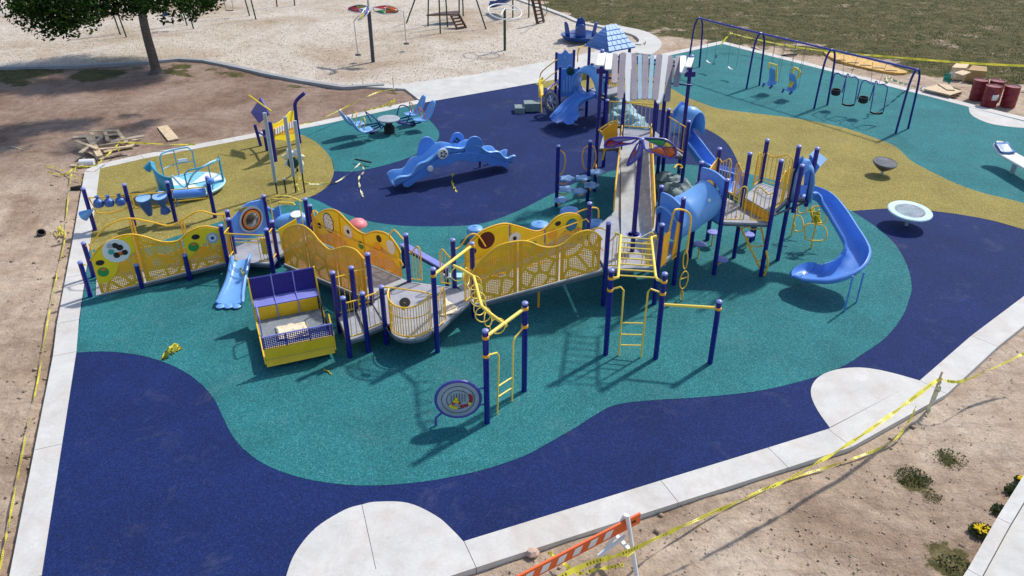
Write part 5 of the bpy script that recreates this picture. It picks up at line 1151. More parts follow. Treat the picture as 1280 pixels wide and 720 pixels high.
o = MB().plate([mgr(R(8), .24), mgr(R(20), .24), mgr(R(20), 1.05), mgr(R(8), 1.15)], .05).build('end_panel', CYAN, root)
MB().lathe([(.02, 0), (.11, .02), (.14, .32), (.12, .34), (.09, .05)], mgr(R(172), .92, RM * 1.15), (-.7, -.3, -.7), 14).build('shell_horn', CYAN, root)
MB().box(mgr(R(120), .72), (.3, .04, .1), rz=R(30)).build('white_plate', WHT, root)
# ------------------------------------------------------------------ drum rail
dp = [V(*G(119, 288).xy, 0), V(*G(168.5, 282).xy, 0), V(*G(220, 277).xy, 0), V(*G(269, 272).xy, 0)]
root = empty('drum_rail', dp[0], 'row of blue drums and bells on a yellow rail between four navy posts', 'music panel')
for p, y in zip(dp, (235, 230, 227, 221)): post(p, hz(p, y), root)
for i, (yt, yb) in enumerate((((249.5, 247.3), (267.5, 261)), ((246, 243), (261, 260)), ((243, 238), (257, 252)))):
    pass
def pv(i, x, y, off=0): return VP(x, y, dp[i], dp[i + 1], off)
for pts_t, pts_b, i in (([(108, 247.5), (157, 244)], [(115.5, 260), (123, 266), (134, 267), (147, 264), (163, 258)], 0), ([(160, 243.5), (211, 240)], [(166, 260.5), (214, 256)], 1), ([(211, 238), (261, 233)], [(217, 252), (264, 247)], 2)):
    m = MB(); m.tube([pv(i, *q) for q in pts_t], .02, 8); m.tube([pv(i, *q) for q in pts_b], .02, 8)
    T0, T1, B0, B1_ = pv(i, *pts_t[0]), pv(i, *pts_t[-1]), pv(i, *pts_b[0]), pv(i, *pts_b[-1])
    for t in (.06, .94): m.tube([T0.lerp(T1, t), B0.lerp(B1_, t)], .02, 8)
    m.build('drum_frame', YEL, root)
for k, (x, y) in enumerate(((122.8, 252.5), (136, 251.5), (150, 250))):
    c = pv(0, x, y, .08); MB().lathe([(0, -.17), (.12, -.15), (.155, -.06), (.13, .04), (.05, .10), (.045, .16), (.07, .19), (0, .2)], c, n=18).build('bell', DRUMB, root)
def drum(c, prof, top_r, mat=BLU):
    o = MB().lathe(prof, c, (0, -.25, 1), 22).build('drum', DRUMB, root); MB().lathe([(top_r, 0), (top_r, .02), (0, .025)], c, (0, -.25, 1), 22).build('drum_head', DRUMH, o)
drum(pv(1, 179, 247.5, .12), [(.08, -.66), (.10, -.6), (.18, -.25), (.22, 0)], .22)
drum(pv(1, 199.5, 245, .12), [(.16, -.62), (.13, -.5), (.08, -.42), (.09, -.34), (.18, -.2), (.22, 0)], .22)
c0, c1 = pv(2, 217, 243, .12), pv(2, 257, 240.5, .12); MB().tube([c0, c0.lerp(c1, .05), c1.lerp(c0, .05), c1], .13, 16).build('log_drum', BLU, root)
MB().lathe([(.0, 0), (.03, .02), (.17, .38), (.15, .4)], pv(0, 116, 262, .1), (-.75, -.1, -.45), 16).build('cone_horn', LBLU, root)
MB().lathe([(0, -.1), (.1, -.06), (.12, 0), (.1, .06), (0, .1)], pv(2, 263, 226, .05), n=14).build('knob_drum', BLU, root)
m = MB(); m.tube([pv(2, 222, 247), pv(2, 222, 256)], .02, 6); m.build('drum_bracket', BLU, root)
# ------------------------------------------------------------------ chimes and xylophone tower
for k, (fx, fy, ty, by, lab) in enumerate(((346.7, 242.3, 141, 227.7, 'tall silver chime pole, leftmost and tallest of the three'), (370, 240.8, 146, 220.4, 'silver chime pole in the middle of the three'), (381, 240.8, 151, 215.2, 'silver chime pole, rightmost and shortest of the three'))):
    p = G(fx, fy); root = empty('chime_pole', p, lab + ', on thin black legs', 'chime', 'silver chime poles')
    z1 = hz(p, ty); z0_ = hz(p, by)
    MB().tube([V(p.x, p.y, z0_), V(p.x, p.y, z1)], .062, 14).build('chime_tube', STEEL, root); MB().tube([V(p.x, p.y, 0), V(p.x, p.y, z0_ + .05)], .025, 8).build('leg', BLACK, root)
p = G(357.7, 241.7); root = empty('short_stub_post', p, 'short black stub post with grey cap beside the silver chimes', 'post')
MB().tube([p, p + V(0, 0, .5)], .025, 8).build('stub', BLACK, root); MB().lathe([(.05, 0), (.05, .05), (0, .06)], p + V(0, 0, .5), n=10).build('stub_cap', STEEL, root)
X1 = G(344.6, 201.7); X2 = G(374.8, 178.8); root = empty('xylophone_frame', X1, 'yellow arched xylophone panel on navy posts behind the silver chimes', 'music panel')
h1, h2 = hz(X1, 152.7), hz(X2, 137)
MB().tube([X1, up(X1, h1)], .075, 12).build('post', POST, root)
MB().tube(smooth([X2, up(X2, h2), up(X2, h2 + .35) + V(.1, 0, 0), up(X2, h2 + .65) + V(.45, 0, 0)], 4), .07, 12).build('curved_post', POST, root)
q = lambda x, y, off=0: VP(x, y, X1, X2, off)
up_ = sm2([(339.5, 154), (345, 154.5), (351, 151), (357, 146), (362, 140), (366.5, 138)], 4); lo_ = sm2([(367, 149), (361, 152), (354, 156), (347, 160), (341, 162)], 4)
MB().plate([q(*v) for v in up_ + lo_], .05).build('yellow_arch', YPL, root)
lo2 = sm2([(342, 168), (354, 167), (368, 166)], 4); lo3 = sm2([(369, 174), (362, 177), (352, 175), (343, 174)], 4)
MB().plate([q(*v) for v in lo2 + lo3], .05).build('yellow_board', YPL, root)
MB().plate([q(341, 161, .02), q(367, 150, .02), q(368.5, 166, .02), q(342.5, 169, .02)], .03).build('orange_board', ORG, root)
for k in range(8):
    x = 343.8 + 3.0 * k; yt = 160.5 - 1.25 * k; MB().plate([q(x, yt, .06), q(x + 1.9, yt - .6, .06), q(x + 2.2, yt + 7, .06), q(x + .4, yt + 7.4, .06)], .025).build('key', WHT, root)
W1 = G(326, 182.5); W2 = G(334, 188.5)
MB().tube([W1, V(W1.x - .1, W1.y, hz(W1, 156))], .06, 10).build('post', POST, root); MB().tube([W2, V(W2.x, W2.y, hz(W2, 162))], .06, 10).build('post', POST, root)
MB().plate([V(W1.x - .25, W1.y + .3, 1.25), V(W1.x + .15, W1.y - .2, 1.0), V(W2.x + .35, W2.y - .1, 1.5), V(W2.x - .1, W2.y + .6, 1.9)], .06).build('purple_panel', PURP, root)
MB().tube([V(W1.x - .2, W1.y + .2, 1.95), V(W2.x + .4, W2.y, 1.55)], .03, 8).build('yellow_edge', YPL, root); MB().tube([up(W1, .55), up(W2, .6), up(X1, .7)], .04, 8).build('brace', PURP, root)
c = G(368, 197, .75); root = empty('flower_drum', G(372, 214), 'white petalled drum with dark green centre behind the chimes', 'drum')
for k in range(7):
    a = k * 2 * math.pi / 7 + .2; d = V(math.cos(a), -.35, math.sin(a) * .95).normalized()
    MB().lathe([(.03, .1), (.12, .2), (.10, .34), (0, .46)], c, d, 10).build('petal', WHT if k % 3 else paint('cream_petal', (.8, .75, .45), .5), root)
MB().lathe([(.16, -.02), (.2, .1), (.19, .16), (0, .18)], c + V(0, -.16, -.12), (0, -1, .2), 18).build('drum_centre', DGREEN, root); MB().tube([G(372, 214), c], .04, 8).build('stem', BLACK, root)
# ------------------------------------------------------------------ four-seat rocker
C0 = G(487, 166); root = empty('four_seat_rocker', C0, 'light blue four-seat rocker with round grey table on the teal lobe', 'rocker')
MB().lathe([(.22, 0), (.22, .26), (.14, .34), (.14, .5)], C0, n=20).build('spring_base', BLACK, root)
tb = MB().lathe([(.30, .5), (.44, .55), (.46, .59), (.44, .61), (0, .61)], C0, n=28).build('table', paint('speckled_grey', (.33, .36, .40), .6), root)
ex = (G(525, 145) - G(445, 160)).to_2d().normalized(); ey = Vector((-ex.y, ex.x))
Q = lambda a, b, z: V(C0.x + ex.x * a + ey.x * b, C0.y + ex.y * a + ey.y * b, z)
for sx in (-1, 1):
    for sy in (-1, 1):
        rows = []
        for (a, z, wv) in ((.9, .47, .2), (1.15, .40, .29), (1.45, .42, .31), (1.62, .62, .29), (1.78, .95, .22), (1.88, 1.12, .12)):
            rows.append([Q(sx * a, sy * .42 + wv * k, z + .05 * abs(k)) for k in (-1, -.5, 0, .5, 1)])
        s_ = MB().grid(rows).build('seat', LBLU, root, solid=.07, sub=1)
        MB().tube(smooth([Q(sx * 1.35, sy * .42 - .2, .5), Q(sx * 1.25, sy * .42 - .18, .85), Q(sx * 1.2, sy * .42, .95), Q(sx * 1.25, sy * .42 + .18, .85), Q(sx * 1.35, sy * .42 + .2, .5)], 4), .022, 6).build('seat_bar', YEL if sx < 0 else ORAP, s_)
    for sy in (-.45, -.15, .15, .45):
        MB().tube(smooth([Q(sx * .3, sy * .5, .42), Q(sx * .7, sy, .34), Q(sx * 1.2, sy * 1.05, .36)], 4), .03, 8).build('arm', POST, root)
    MB().tube(smooth([Q(sx * .55, -.45, .42), Q(sx * .75, -.5, .85), Q(sx * .85, 0, .95), Q(sx * .75, .5, .85), Q(sx * .55, .45, .42)], 4), .024, 8).build('grab_hoop', POST, root)
    MB().lathe([(0, -.12), (.12, -.05), (.12, .05), (0, .12)], Q(sx * .9, -.35, .3), n=12).build('bumper', BLACK, root)
# ------------------------------------------------------------------ caterpillar arch
pa = [G(489, 231, .22), G(503, 224, .34), G(517, 214, .52), G(528, 205, .80), G(539, 198, 1.08), G(552, 192, 1.27), G(568, 188, 1.34), G(584, 187, 1.28), G(597, 190, 1.08), G(608, 194, .80), G(618, 198, .55), G(628, 200, .36), G(636, 201, .24)]
PA_, PB_ = G(490, 232, .15), G(636, 203, .18)
pa = [VP(x, y, PA_, PB_) for x, y in ((491, 231), (503, 225), (515, 218), (527, 209), (538, 200), (552, 193), (568, 189.5), (584, 189), (597, 191), (608, 195), (618, 198.5), (628, 201), (636, 202))]
root = empty('arch_climber', up(pa[6], 0), 'light blue caterpillar-shaped arch climber on the navy rubber', 'climber'); pas = smooth(pa, 4); n_ = len(pas)
chute(pas, [.46 + .14 * abs(math.cos(math.pi * i / n_)) for i in range(n_)], [.26 + .07 * math.sin(i * .7) for i in range(n_)], LBLU, root, 'arch_bed', lip=.045, th=.05)
chute([p - V(0, 0, .10) for p in pas[4:-4]], [.5] * (n_ - 8), [.12] * (n_ - 8), BLU, root, 'arch_shell', lip=.03, th=.05)
dax = (pa[-1] - pa[0]).to_2d().normalized(); dn = V(dax.y, -dax.x, 0)
for sd_ in (-1, 1):
    P_top = [p + dn * .33 * sd_ + V(0, 0, .06) for p in pas[3:-3]]; n2 = len(P_top)
    P_bot = [V(p.x, p.y, max(.06, p.z - .12 - .20 * math.sin(math.pi * i / (n2 - 1)) ** .6 - .05 * math.sin(i * .8))) for i, p in enumerate(P_top)]
    base_ = V(pas[3].x, pas[3].y, 0) + dn * .33 * sd_; q_ = lambda p: V(*(base_.xy + dax * (p.xy - base_.xy).dot(dax)), p.z)
    MB().plate([q_(p) for p in P_top] + [q_(p) for p in P_bot[::-1]], .06).build('side_shell', BLU, root, bevel=.012)
def ear(x, y, z, rx, rz, d, mat=BLU, name='wing_panel'):
    c = G(x, y, z) + dn * d; pts = [c + V(dax.x, dax.y, 0) * rx * math.cos(a) * (1 + .1 * math.sin(2 * a)) + V(0, 0, rz * math.sin(a)) for a in [2 * math.pi * k / 24 for k in range(24)]]
    return MB().plate(pts, .07).build(name, mat, root, bevel=.015)
def ear2(x, y, rx, rz, d):
    ea = V(pa[0].x, pa[0].y, 0) + dn * d; c = VP(x, y, ea, ea + V(dax.x, dax.y, 0)); pts = [c + V(dax.x, dax.y, 0) * rx * math.cos(a) * (1 + .1 * math.sin(2 * a)) + V(0, 0, rz * math.sin(a)) for a in [2 * math.pi * k / 24 for k in range(24)]]
    return MB().plate(pts, .07).build('wing_panel', BLU, root, bevel=.015)
ear2(533, 188, .34, .50, -.30); ear2(571, 177, .27, .34, -.32); ear2(592, 184, .34, .40, .30)
for (x, y, z, r) in ((553.3, 192, 1.25, .19), (537.5, 210.5, .62, .11)):
    ea = V(pa[0].x, pa[0].y, 0) + dn * .37; c = VP(x, y, ea, ea + V(dax.x, dax.y, 0)); o = MB().lathe([(r, 0), (r, .04), (r * .8, .06), (0, .065)], c, dn, 24).build('white_hub', WHT, root)
    if r > .15:
        for k in range(5):
            a = k * 1.257; MB().lathe([(.035, 0), (.035, .02), (0, .02)], c + dn * .06 + V(dax.x, dax.y, 0) * .09 * math.cos(a) + V(0, 0, .09 * math.sin(a)), dn, 8).build('hub_hole', BLACK, o)
ea = V(pa[0].x, pa[0].y, 0) - dn * .26; c = VP(571, 176, ea, ea + V(dax.x, dax.y, 0)) + dn * .2
for k in range(4): a = k * 1.57; MB().lathe([(.04, 0), (.04, .03), (0, .03)], c + V(dax.x, dax.y, 0) * .08 * math.cos(a) + V(0, 0, .08 * math.sin(a)) - dn * .2, dn, 8).build('hub_hole', BLACK, root)
for (x, y) in ((557, 217), (567, 214)):
    p = G(x, y); MB().tube([p + V(0, 0, .35), p + V(.1, .1, 1.0)], .012, 5).build('rope', CHAIN, root)
for (x, y) in ((505, 228), (520, 219), (612, 205), (600, 209)): p = G(x, y); MB().tube([p, p + V(0, 0, .35)], .045, 8).build('foot', DBLU, root)
# ------------------------------------------------------------------ glider (blue and yellow bench box)
g0, g1 = G(334, 459, .12), G(419, 441, .12); gx = (g1 - g0).to_2d(); GW = gx.length; gx.normalize(); gy = Vector((-gx.y, gx.x)); GD = 1.75
root = empty('wheelchair_glider', up(g0, 0), 'yellow and navy box-shaped glider with perforated benches and grey floor', 'glider')
q = lambda a, b, z: V(g0.x + gx.x * a + gy.x * b, g0.y + gx.y * a + gy.y * b, z)
def quad(pts, mat, name, th=.03, parent=root): return MB().plate([q(*p) for p in pts], th).build(name, mat, parent)
quad([(0, 0, .12), (GW, 0, .12), (GW, .08, .33), (0, .08, .33)], YMET, 'lower_skirt'); quad([(0, .0, .33), (GW, .0, .33), (GW, .0, .62), (0, .0, .62)], YMET, 'front_panel')
MB()._prism([q(0, .02, 0), q(GW, .02, 0), q(GW, GD, 0), q(0, GD, 0)], .30, .35).build('floor', paint('glider_floor', (.20, .23, .26), .6, dust=.4), root)
quad([(0, -.02, .62), (GW, -.02, .62), (GW, -.02, .92), (0, -.02, .92)], PERFB, 'perforated_back', .01)
for k in range(4): MB().beam(q(GW * k / 3, -.03, .62), q(GW * k / 3, -.03, .95), .035, .02).build('divider', LAV if 0 else PURP, root)
quad([(0, GD, .35), (GW, GD, .35), (GW, GD - .05, .72), (0, GD - .05, .72)], YMET, 'seat_riser')
quad([(0, GD - .05, .74), (GW, GD - .05, .74), (GW, GD + .33, .76), (0, GD + .33, .76)], LAV, 'bench_seat')
quad([(0, GD + .33, .76), (GW, GD + .33, .76), (GW, GD + .42, 1.3), (0, GD + .42, 1.3)], PERFB, 'bench_back', .01)
MB().plate([q(-.0, GD + .36, .7), q(GW, GD + .36, .7), q(GW, GD + .46, 1.28), q(0, GD + .46, 1.28)], .01).build('back_sheet', POST, root)
for k in (1, 2):
    t = GW * k / 3; MB().tube([q(t, GD - .07, .36), q(t, GD - .07, .76), q(t, GD + .28, .80), q(t, GD + .39, 1.3)], .016, 6).build('divider', LAV, root)
MB().tube([q(0, GD + .42, 1.3), q(GW, GD + .42, 1.3)], .02, 8).build('top_rail', PURP, root); MB().tube([q(0, -.02, .94), q(GW, -.02, .94)], .02, 8).build('top_rail', LAV, root)
for x in (-.02, GW + .02):
    quad([(x, .0, .2), (x, GD, .2), (x, GD + .45, .3), (x, GD + .47, 1.32), (x, GD + .40, 1.32), (x, GD + .0, .40), (x, .06, .38)], YMET, 'side_rail', .03)
quad([(GW + .02, .0, .3), (GW + .02, .5, .35), (GW + .02, .42, .95), (GW + .02, 0, .62)], YMET, 'side_wing', .03)
for x, y0, y1 in ((.04, GD - .75, GD - .15), (GW - .06, .1, .45), (GW - .06, GD - .75, GD - .25)):
    MB().tube(smooth([q(x, y0, .36), q(x, y0, .82), q(x, y0 + .1, .9), q(x, y1 - .1, .9), q(x, y1, .82), q(x, y1, .5)], 3), .02, 8).build('grab_rail', LAV if x < .1 else BLACK, root)
for a, b in ((.15, .25), (GW - .15, .25), (.15, GD), (GW - .15, GD)): MB().tube([q(a, b, 0), q(a, b, .3)], .05, 8).build('leg', DKSIDE, root)
# crumpled paper on the glider
def crumple(name, corners, z, label, cat, mat, seed=0, amp=.03, n=12):
    P = [Vector(p) for p in corners]; rows = []
    for i in range(n):
        r = []
        for j in range(n):
            u, v_ = i / (n - 1), j / (n - 1); p = P[0].lerp(P[1], u).lerp(P[3].lerp(P[2], u), v_)
            edge = 1 if 0 < i < n - 1 and 0 < j < n - 1 else .3
            r.append(V(p.x + noise.noise(V(u * 5, v_ * 5, seed)) * .06, p.y + noise.noise(V(u * 5, v_ * 5, seed + 9)) * .06, p.z + .012 + amp * abs(noise.noise(V(u * 6, v_ * 6, seed + 3))) * (1.6 if edge == 1 else 1)))
        rows.append(r)
    o = MB().grid(rows).build(name, mat, None, solid=.004, smooth=20); return tag(o, label, cat)
crumple('paper_sheet', [q(.36, .62, .36), q(1.12, .55, .36), q(1.10, 1.22, .36), q(.38, 1.25, .36)], .36, 'cream crumpled paper sheet lying on the grey glider floor', 'paper', PAPER, 1, .05)
crumple('cardboard_sheet', [G(549, 396, .61), G(571, 392, .61), G(572, 385, .61), G(556, 373, .61)], .6, 'tan cardboard piece on the grey deck beside the loop climber', 'cardboard', PAPER, 4, .03)
# ------------------------------------------------------------------ toddler structure with roof and double slide
root = TS_ = empty('toddler_play_structure', G(745, 150), 'small blue structure with shingled roof, double slide and wagon wheel by the path', 'play structure')
rc = G(762, 57.5, 3.0); rx = (G(789, 59, 3.0) - G(757.5, 65, 3.0)).to_2d().normalized(); ry = Vector((-rx.y, rx.x)); hs = .72
RP = lambda a, b, z: V(rc.x + rx.x * a + ry.x * b, rc.y + rx.y * a + ry.y * b, z)
ROOFM = paint('roof_blue', (.13, .27, .62), .45, 0, .1)
ridge = .28; apexz = 3.82; rfl = MB(); E_ = [RP(-hs, -hs, 3), RP(hs, -hs, 3), RP(hs, hs, 3), RP(-hs, hs, 3)]; T_ = [RP(-.30, -.0, apexz), RP(.30, 0, apexz)]
rfl.add(E_ + T_, [(0, 1, 5, 4), (1, 2, 5), (2, 3, 4, 5), (3, 0, 4), (3, 2, 1, 0)]); roof = rfl.build('roof', ROOFM, TS_, smooth=0)
SH = paint('shingle_blue', (.22, .42, .78), .4, 0, .15)
for r in range(5):                      # shingles on the side facing the camera
    t0, t1 = r / 5, (r + 1) / 5 + .02; a0 = E_[0].lerp(T_[0], t0); a1 = E_[1].lerp(T_[1], t0); b0 = E_[0].lerp(T_[0], t1); b1 = E_[1].lerp(T_[1], t1)
    nn = (a1 - a0).cross(b0 - a0).normalized(); nn = -nn if nn.z < 0 else nn; k0 = 5 if r % 2 else 4
    for k in range(k0):
        u0, u1 = k / k0 + .012, (k + 1) / k0 - .012
        P = [a0.lerp(a1, u0) + nn * .045, a0.lerp(a1, u1) + nn * .045, b0.lerp(b1, u1) + nn * .015, b0.lerp(b1, u0) + nn * .015]
        MB().plate([p - (b0 - a0) * rnd.uniform(-.02, .02) for p in P], .025).build('shingle', SH, roof)
for r in range(7):
    t = r / 7; MB().beam(E_[3].lerp(T_[0], t) * 1.0, E_[0].lerp(T_[0], t), .03, .03).build('roof_lap', ROOFM, roof)
MB().tube([E_[0], E_[1], E_[2], E_[3]], .035, 6, True).build('eave', ROOFM, roof)
RPst = [RP(-.58, -.58, 0), RP(.58, -.58, 0), RP(.58, .58, 0), RP(-.58, .58, 0)]
for p in RPst: post(p, 3.02, TS_, cap=False)
zT = 1.2; deck(RPst, zT, TS_)
# second bay with steps, wheel and blue panels, further left
k1, k2 = G(697.5, 150), G(722, 152)
def PXV(x, y, z): return G(x, y, z)
bA, bB = V(*G(699, 126, .55).xy, 0), V(*G(722, 124, .6).xy, 0); bC, bD = V(*G(716, 105, .7).xy, 0), V(*G(694.5, 108, .6).xy, 0)
for p, h in ((bA, 2.05), (bB, 2.0), (bC, 2.25), (bD, 2.15)): post(p, h, TS_, cap=False)
deck([bA, bB, bC, bD], .85, TS_)
def slot_panel(a, b, z0, z1, slots, name='blue_panel'):
    L = (b - a).length; e = (b - a).normalized(); n = V(e.y, -e.x, 0); n = -n if n.y > 0 else n
    P = lambda s, z, o=0: a + e * (s * L) + n * o + V(0, 0, z)
    m = [(0, z1 - .12), (.1, z1 - .02), (.3, z1 - .02), (.5, z1 + .14), (.7, z1 - .02), (.9, z1 - .02), (1, z1 - .12)]
    o = MB().plate([P(s, z, .02) for s, z in sm2(m, 3)] + [P(1, z0, .02), P(0, z0, .02)], .05).build(name, BLU, TS_)
    for s, za, zb in slots: MB().plate([P(s - .03, za, .055), P(s + .04, za, .055), P(s + .02, zb, .055), P(s - .05, zb, .055)], .012).build('slot_opening', PBLU, o)
    return o, P, n
o, P_, n_v = slot_panel(bA, bB, .75, 1.95, [(.22, .95, 1.45), (.38, .95, 1.6), (.54, .95, 1.6), (.7, .95, 1.5), (.84, .95, 1.4)])
MB().lathe([(.17, 0), (.17, .03), (.08, .05), (0, .05)], P_(.55, 1.83, .05), n_v, 20).build('dial', DGREEN, o)
slot_panel(bD, bC, 1.35, 2.1, [(.5, 1.85, 1.95)])
whc = G(689.5, 127, .6); wr_ = MB().tube(circ(whc, .36, (-.75, -.65, 0), 28), .07, 10, True).build('wagon_wheel', GREY, TS_); MB().lathe([(.09, -.04), (.09, .06), (0, .08)], whc, (-.75, -.65, 0), 14).build('wheel_hub', STEEL, wr_)
for k in range(6):
    a = k * math.pi / 3; u = V(.65, -.75, 0); MB().tube([whc, whc + u * .33 * math.cos(a) + V(0, 0, .33 * math.sin(a))], .025, 6).build('wheel_spoke', STEEL, wr_)
sx = (bA - whc).normalized()
for (x, y, z, w) in ((649.5, 134, .20, .42), (665, 127.5, .38, .7)):
    c = G(x, y, z); MB().box(V(c.x, c.y, z / 2 + .02), (w, .55, .12 + z * .6), rz=R(4)).build('step_block', paint('step_grey', (.22, .27, .27), .7), TS_)
m = MB(); m.tube(smooth([G(677, 141, 0), G(676, 115, .75), G(675, 97, 1.1), G(679, 88, 1.45), G(697, 74, 1.9)], 3), .026, 8); m.build('stair_rail', YEL, TS_)
pipe([G(676, 104, 1.0), G(697, 88, 1.5)], .02, YEL, TS_, 'stair_rail'); pipe([G(677, 120, .6), G(696, 105, .95)], .02, YEL, TS_, 'stair_rail')
MB().plate([G(673.5, 122, .55), G(679, 121, .55), G(679, 96, 1.2), G(673.5, 100, 1.1)], .04).build('step_panel', YPL, TS_)
pipe(smooth([G(699, 100, .9), G(690, 107, .9), G(683, 114, .8), G(680, 120, .6)], 3), .04, PURP, TS_, 'curved_rail')
m = MB(); z_ = zT
m.tube(smooth([G(722, 77, zT), G(723, 62, 2.0), G(728, 58, 2.1), G(733, 58, 2.1), G(736, 64, 2.0), G(735, 78, zT)], 3), .028, 8); m.build('entry_arch', YEL, TS_)
MB().plate([G(723, 101, 1.15), G(737, 99, 1.15), G(737, 88, 1.75), G(723, 90, 1.7)], .03).build('yellow_panel', YPL, TS_); MB().plate([G(740, 84, 1.6), G(753, 86, 1.6), G(753, 98, 1.2), G(740, 96, 1.2)], .03).build('yellow_panel', YPL, TS_)
deck([bB, bC, RPst[3], RPst[0]], 1.05, TS_, name='bridge_deck')
for k in range(5): p = G(760 + k * 2.2, 120, .8); MB().tube([V(p.x, p.y, 1.0), V(p.x, p.y, 2.1)], .02, 6).build('guard_bar', YEL, TS_)
# the double slide
ds_ = [G(740, 117, 1.12), G(733, 121, 1.08), G(725, 127, .90), G(718, 134, .68), G(712, 143, .42), G(706, 151, .26), G(703, 155, .22)]
ds_ = smooth(ds_, 4); n_ = len(ds_); dsl = chute(ds_, [1.0] * n_, [.22] * n_, BLU, TS_, 'double_slide', lip=.045, ribs=.12)
rows = []; t_ = (ds_[4] - ds_[0]).to_2d().normalized(); s_v = V(t_.y, -t_.x, 0); top_ = ds_[0]
for k in range(11):
    a = math.pi * k / 10; s = math.cos(a) * .66; z = .15 + 1.02 * math.sin(a) ** .75
    rows.append([top_ + s_v * s + V(0, 0, z) - V(t_.x, t_.y, 0) * .08, top_ + s_v * s + V(0, 0, z + .03) + V(t_.x, t_.y, 0) * .35, top_ + s_v * s * .97 + V(0, 0, z - .12) + V(t_.x, t_.y, 0) * (.62 + .12 * math.sin(a))])
hd = MB().grid(rows).build('slide_hood', LBLU, TS_, solid=.05); MB().lathe([(.07, 0), (.07, .05), (0, .06)], top_ + V(0, 0, 1.22) + V(t_.x, t_.y, 0) * .1, n=12).build('hood_knob', DBLU, hd)
# ------------------------------------------------------------------ pods, mushroom, beam, animal rider, loop stems
def pod(x, y, z, r, label, mat=BLU, grp='blue stepping pods'):
    c = G(x, y, z); rr = empty('stepping_pod', (c.x, c.y, 0), label, 'stepping pod', grp); vs = []
    MB().lathe([(r * .8, -z), (r, -z * .5), (r * 1.05, -.05), (r * .9, .03), (r * .4, .09), (0, .1)], c, n=16).build('pod_shell', mat, rr)
    MB().lathe([(r * .3, 0), (r * .25, .03), (0, .04)], c + V(0, 0, .08), n=12).build('pod_grip', LBLU, rr)
pod(594, 286, .35, .25, 'light blue stepping pod behind the dark red bubble of the yellow panel', LBLU)
pod(675, 281, .45, .30, 'blue stepping pod peeking over the dip of the yellow bridge panel', LBLU)
pod(712, 263, .45, .30, 'blue stepping pod behind the yellow panel with the round blue window', LBLU)
pod(745, 279, .45, .30, 'blue stepping pod beside the ramp, right of the cloud steps', LBLU)
c = G(447, 279, .75); rr = empty('mushroom_seat', up(c, 0), 'pink capped mushroom stool behind the yellow eye panel', 'stool'); MB().lathe([(.12, -.75), (.10, -.3), (.14, -.05)], c, n=14).build('stem', WHT, rr)
MB().lathe([(.28, -.06), (.27, 0), (.2, .08), (0, .13)], c, n=20).build('cap', PINK, rr)
a, b = G(503, 305, .75), G(558, 336, .75); rr = empty('balance_beam', up(a, 0), 'lavender topped navy balance beam behind the grey deck', 'balance beam')
MB().beam(a, b, .2, .05).build('beam_top', LAV, rr); MB().beam(a - V(0, 0, .08), b - V(0, 0, .08), .12, .1).build('beam_body', POST, rr)
for p in (a, b): MB().tube([up(p, 0), up(p, .7)], .05, 8).build('leg', POST, rr)
MB().box(G(566, 345, .5), (.5, .25, .06)).build('end_step', PCYAN, rr)
c = G(365, 277, .45); rr = empty('whale_rider', up(c, 0), 'pale blue whale-shaped rider behind the yellow window frame', 'spring rider')
bd_ = MB().lathe([(0, -.62), (.16, -.55), (.27, -.25), (.30, .1), (.24, .4), (.1, .58), (0, .62)], c, (1, .15, .05), 18).build('whale_body', LBLU, rr, sub=1)
MB().plate([c + V(-.5, 0, .1), c + V(-.75, .1, .45), c + V(-.5, .05, .38), c + V(-.3, 0, .55), c + V(-.3, 0, .15)], .08).build('tail_fin', BLU, rr)
MB().plate([c + V(.0, -.3, .0), c + V(.3, -.55, -.05), c + V(.35, -.3, .05)], .06).build('side_fin', BLU, rr); MB().tube([up(c, 0), c], .1, 10).build('spring', BLACK, rr)
MB().plate(circ(c + V(.2, -.1, .29), .18, (0, -.2, 1), 16), .03).build('white_back', WHT, rr)
for (bx, by, pts, lab) in ((988.8, 295.5, ((996.5, 256, .1), (996, 279, .1)), 'yellow loop stem nearer the deck, under the slide'), (1013.5, 310.5, ((1015, 268, .15), (1018.5, 290, .24)), 'yellow stem with wide loops under the spiral slide')):
    p = G(bx, by); rr = empty('loop_stem', p, lab, 'climber', 'yellow loop stems'); z1 = hz(p, 262); MB().tube([p, V(p.x, p.y, z1)], .025, 8).build('stem', YEL, rr)
    for (lx, ly, w) in pts:
        z = hz(p, ly); c = V(p.x + (.12 if w < .12 else 0), p.y, z); P = [c + V(-w * 1.2, -.1, -.02), c + V(-w, -.16, -.17), c + V(w, -.2, -.17), c + V(w * 1.4, -.1, 0), c + V(w, .1, .17), c + V(-w, .14, .17)]
        MB().tube(smooth(P, 4, True), .02, 6, True).build('loop', YEL, rr)
tagp = G(1020, 270, 1.1)
# ------------------------------------------------------------------ barrels, timber, boards, boxes
def barrel(x, y, label, r=.31, h=.92, tilt=(0, 0, 1), patch=False):
    p = G(x, y, -.08); rr = empty('steel_drum', p, label, 'barrel', 'maroon steel drums')
    t = Vector(tilt).normalized(); prof = [(r - .02, 0), (r, .02)]
    for k in (.33, .66): prof += [(r, h * k - .03), (r + .018, h * k), (r, h * k + .03)]
    prof += [(r, h - .02), (r + .01, h), (r - .015, h), (r - .02, h - .025), (0, h - .025)]
    MB().lathe(prof, p, t, 26).build('drum_body', BARREL, rr); MB().lathe([(.035, 0), (.03, .03), (0, .03)], p + t * (h - .02) + V(.15, .1, 0), n=8).build('bung', STEEL, rr)
    if patch:
        rows = [[p + V(math.sin(a) * (r + .006), -math.cos(a) * (r + .006), z) for a in (-.35, -.1, .15, .4, .62)] for z in (.34, .62)]
        MB().grid(rows).build('paper_label', WHT, rr, solid=.003)
barrel(1220, 124, 'maroon drum at the left, closest to the boxes', h=.9)
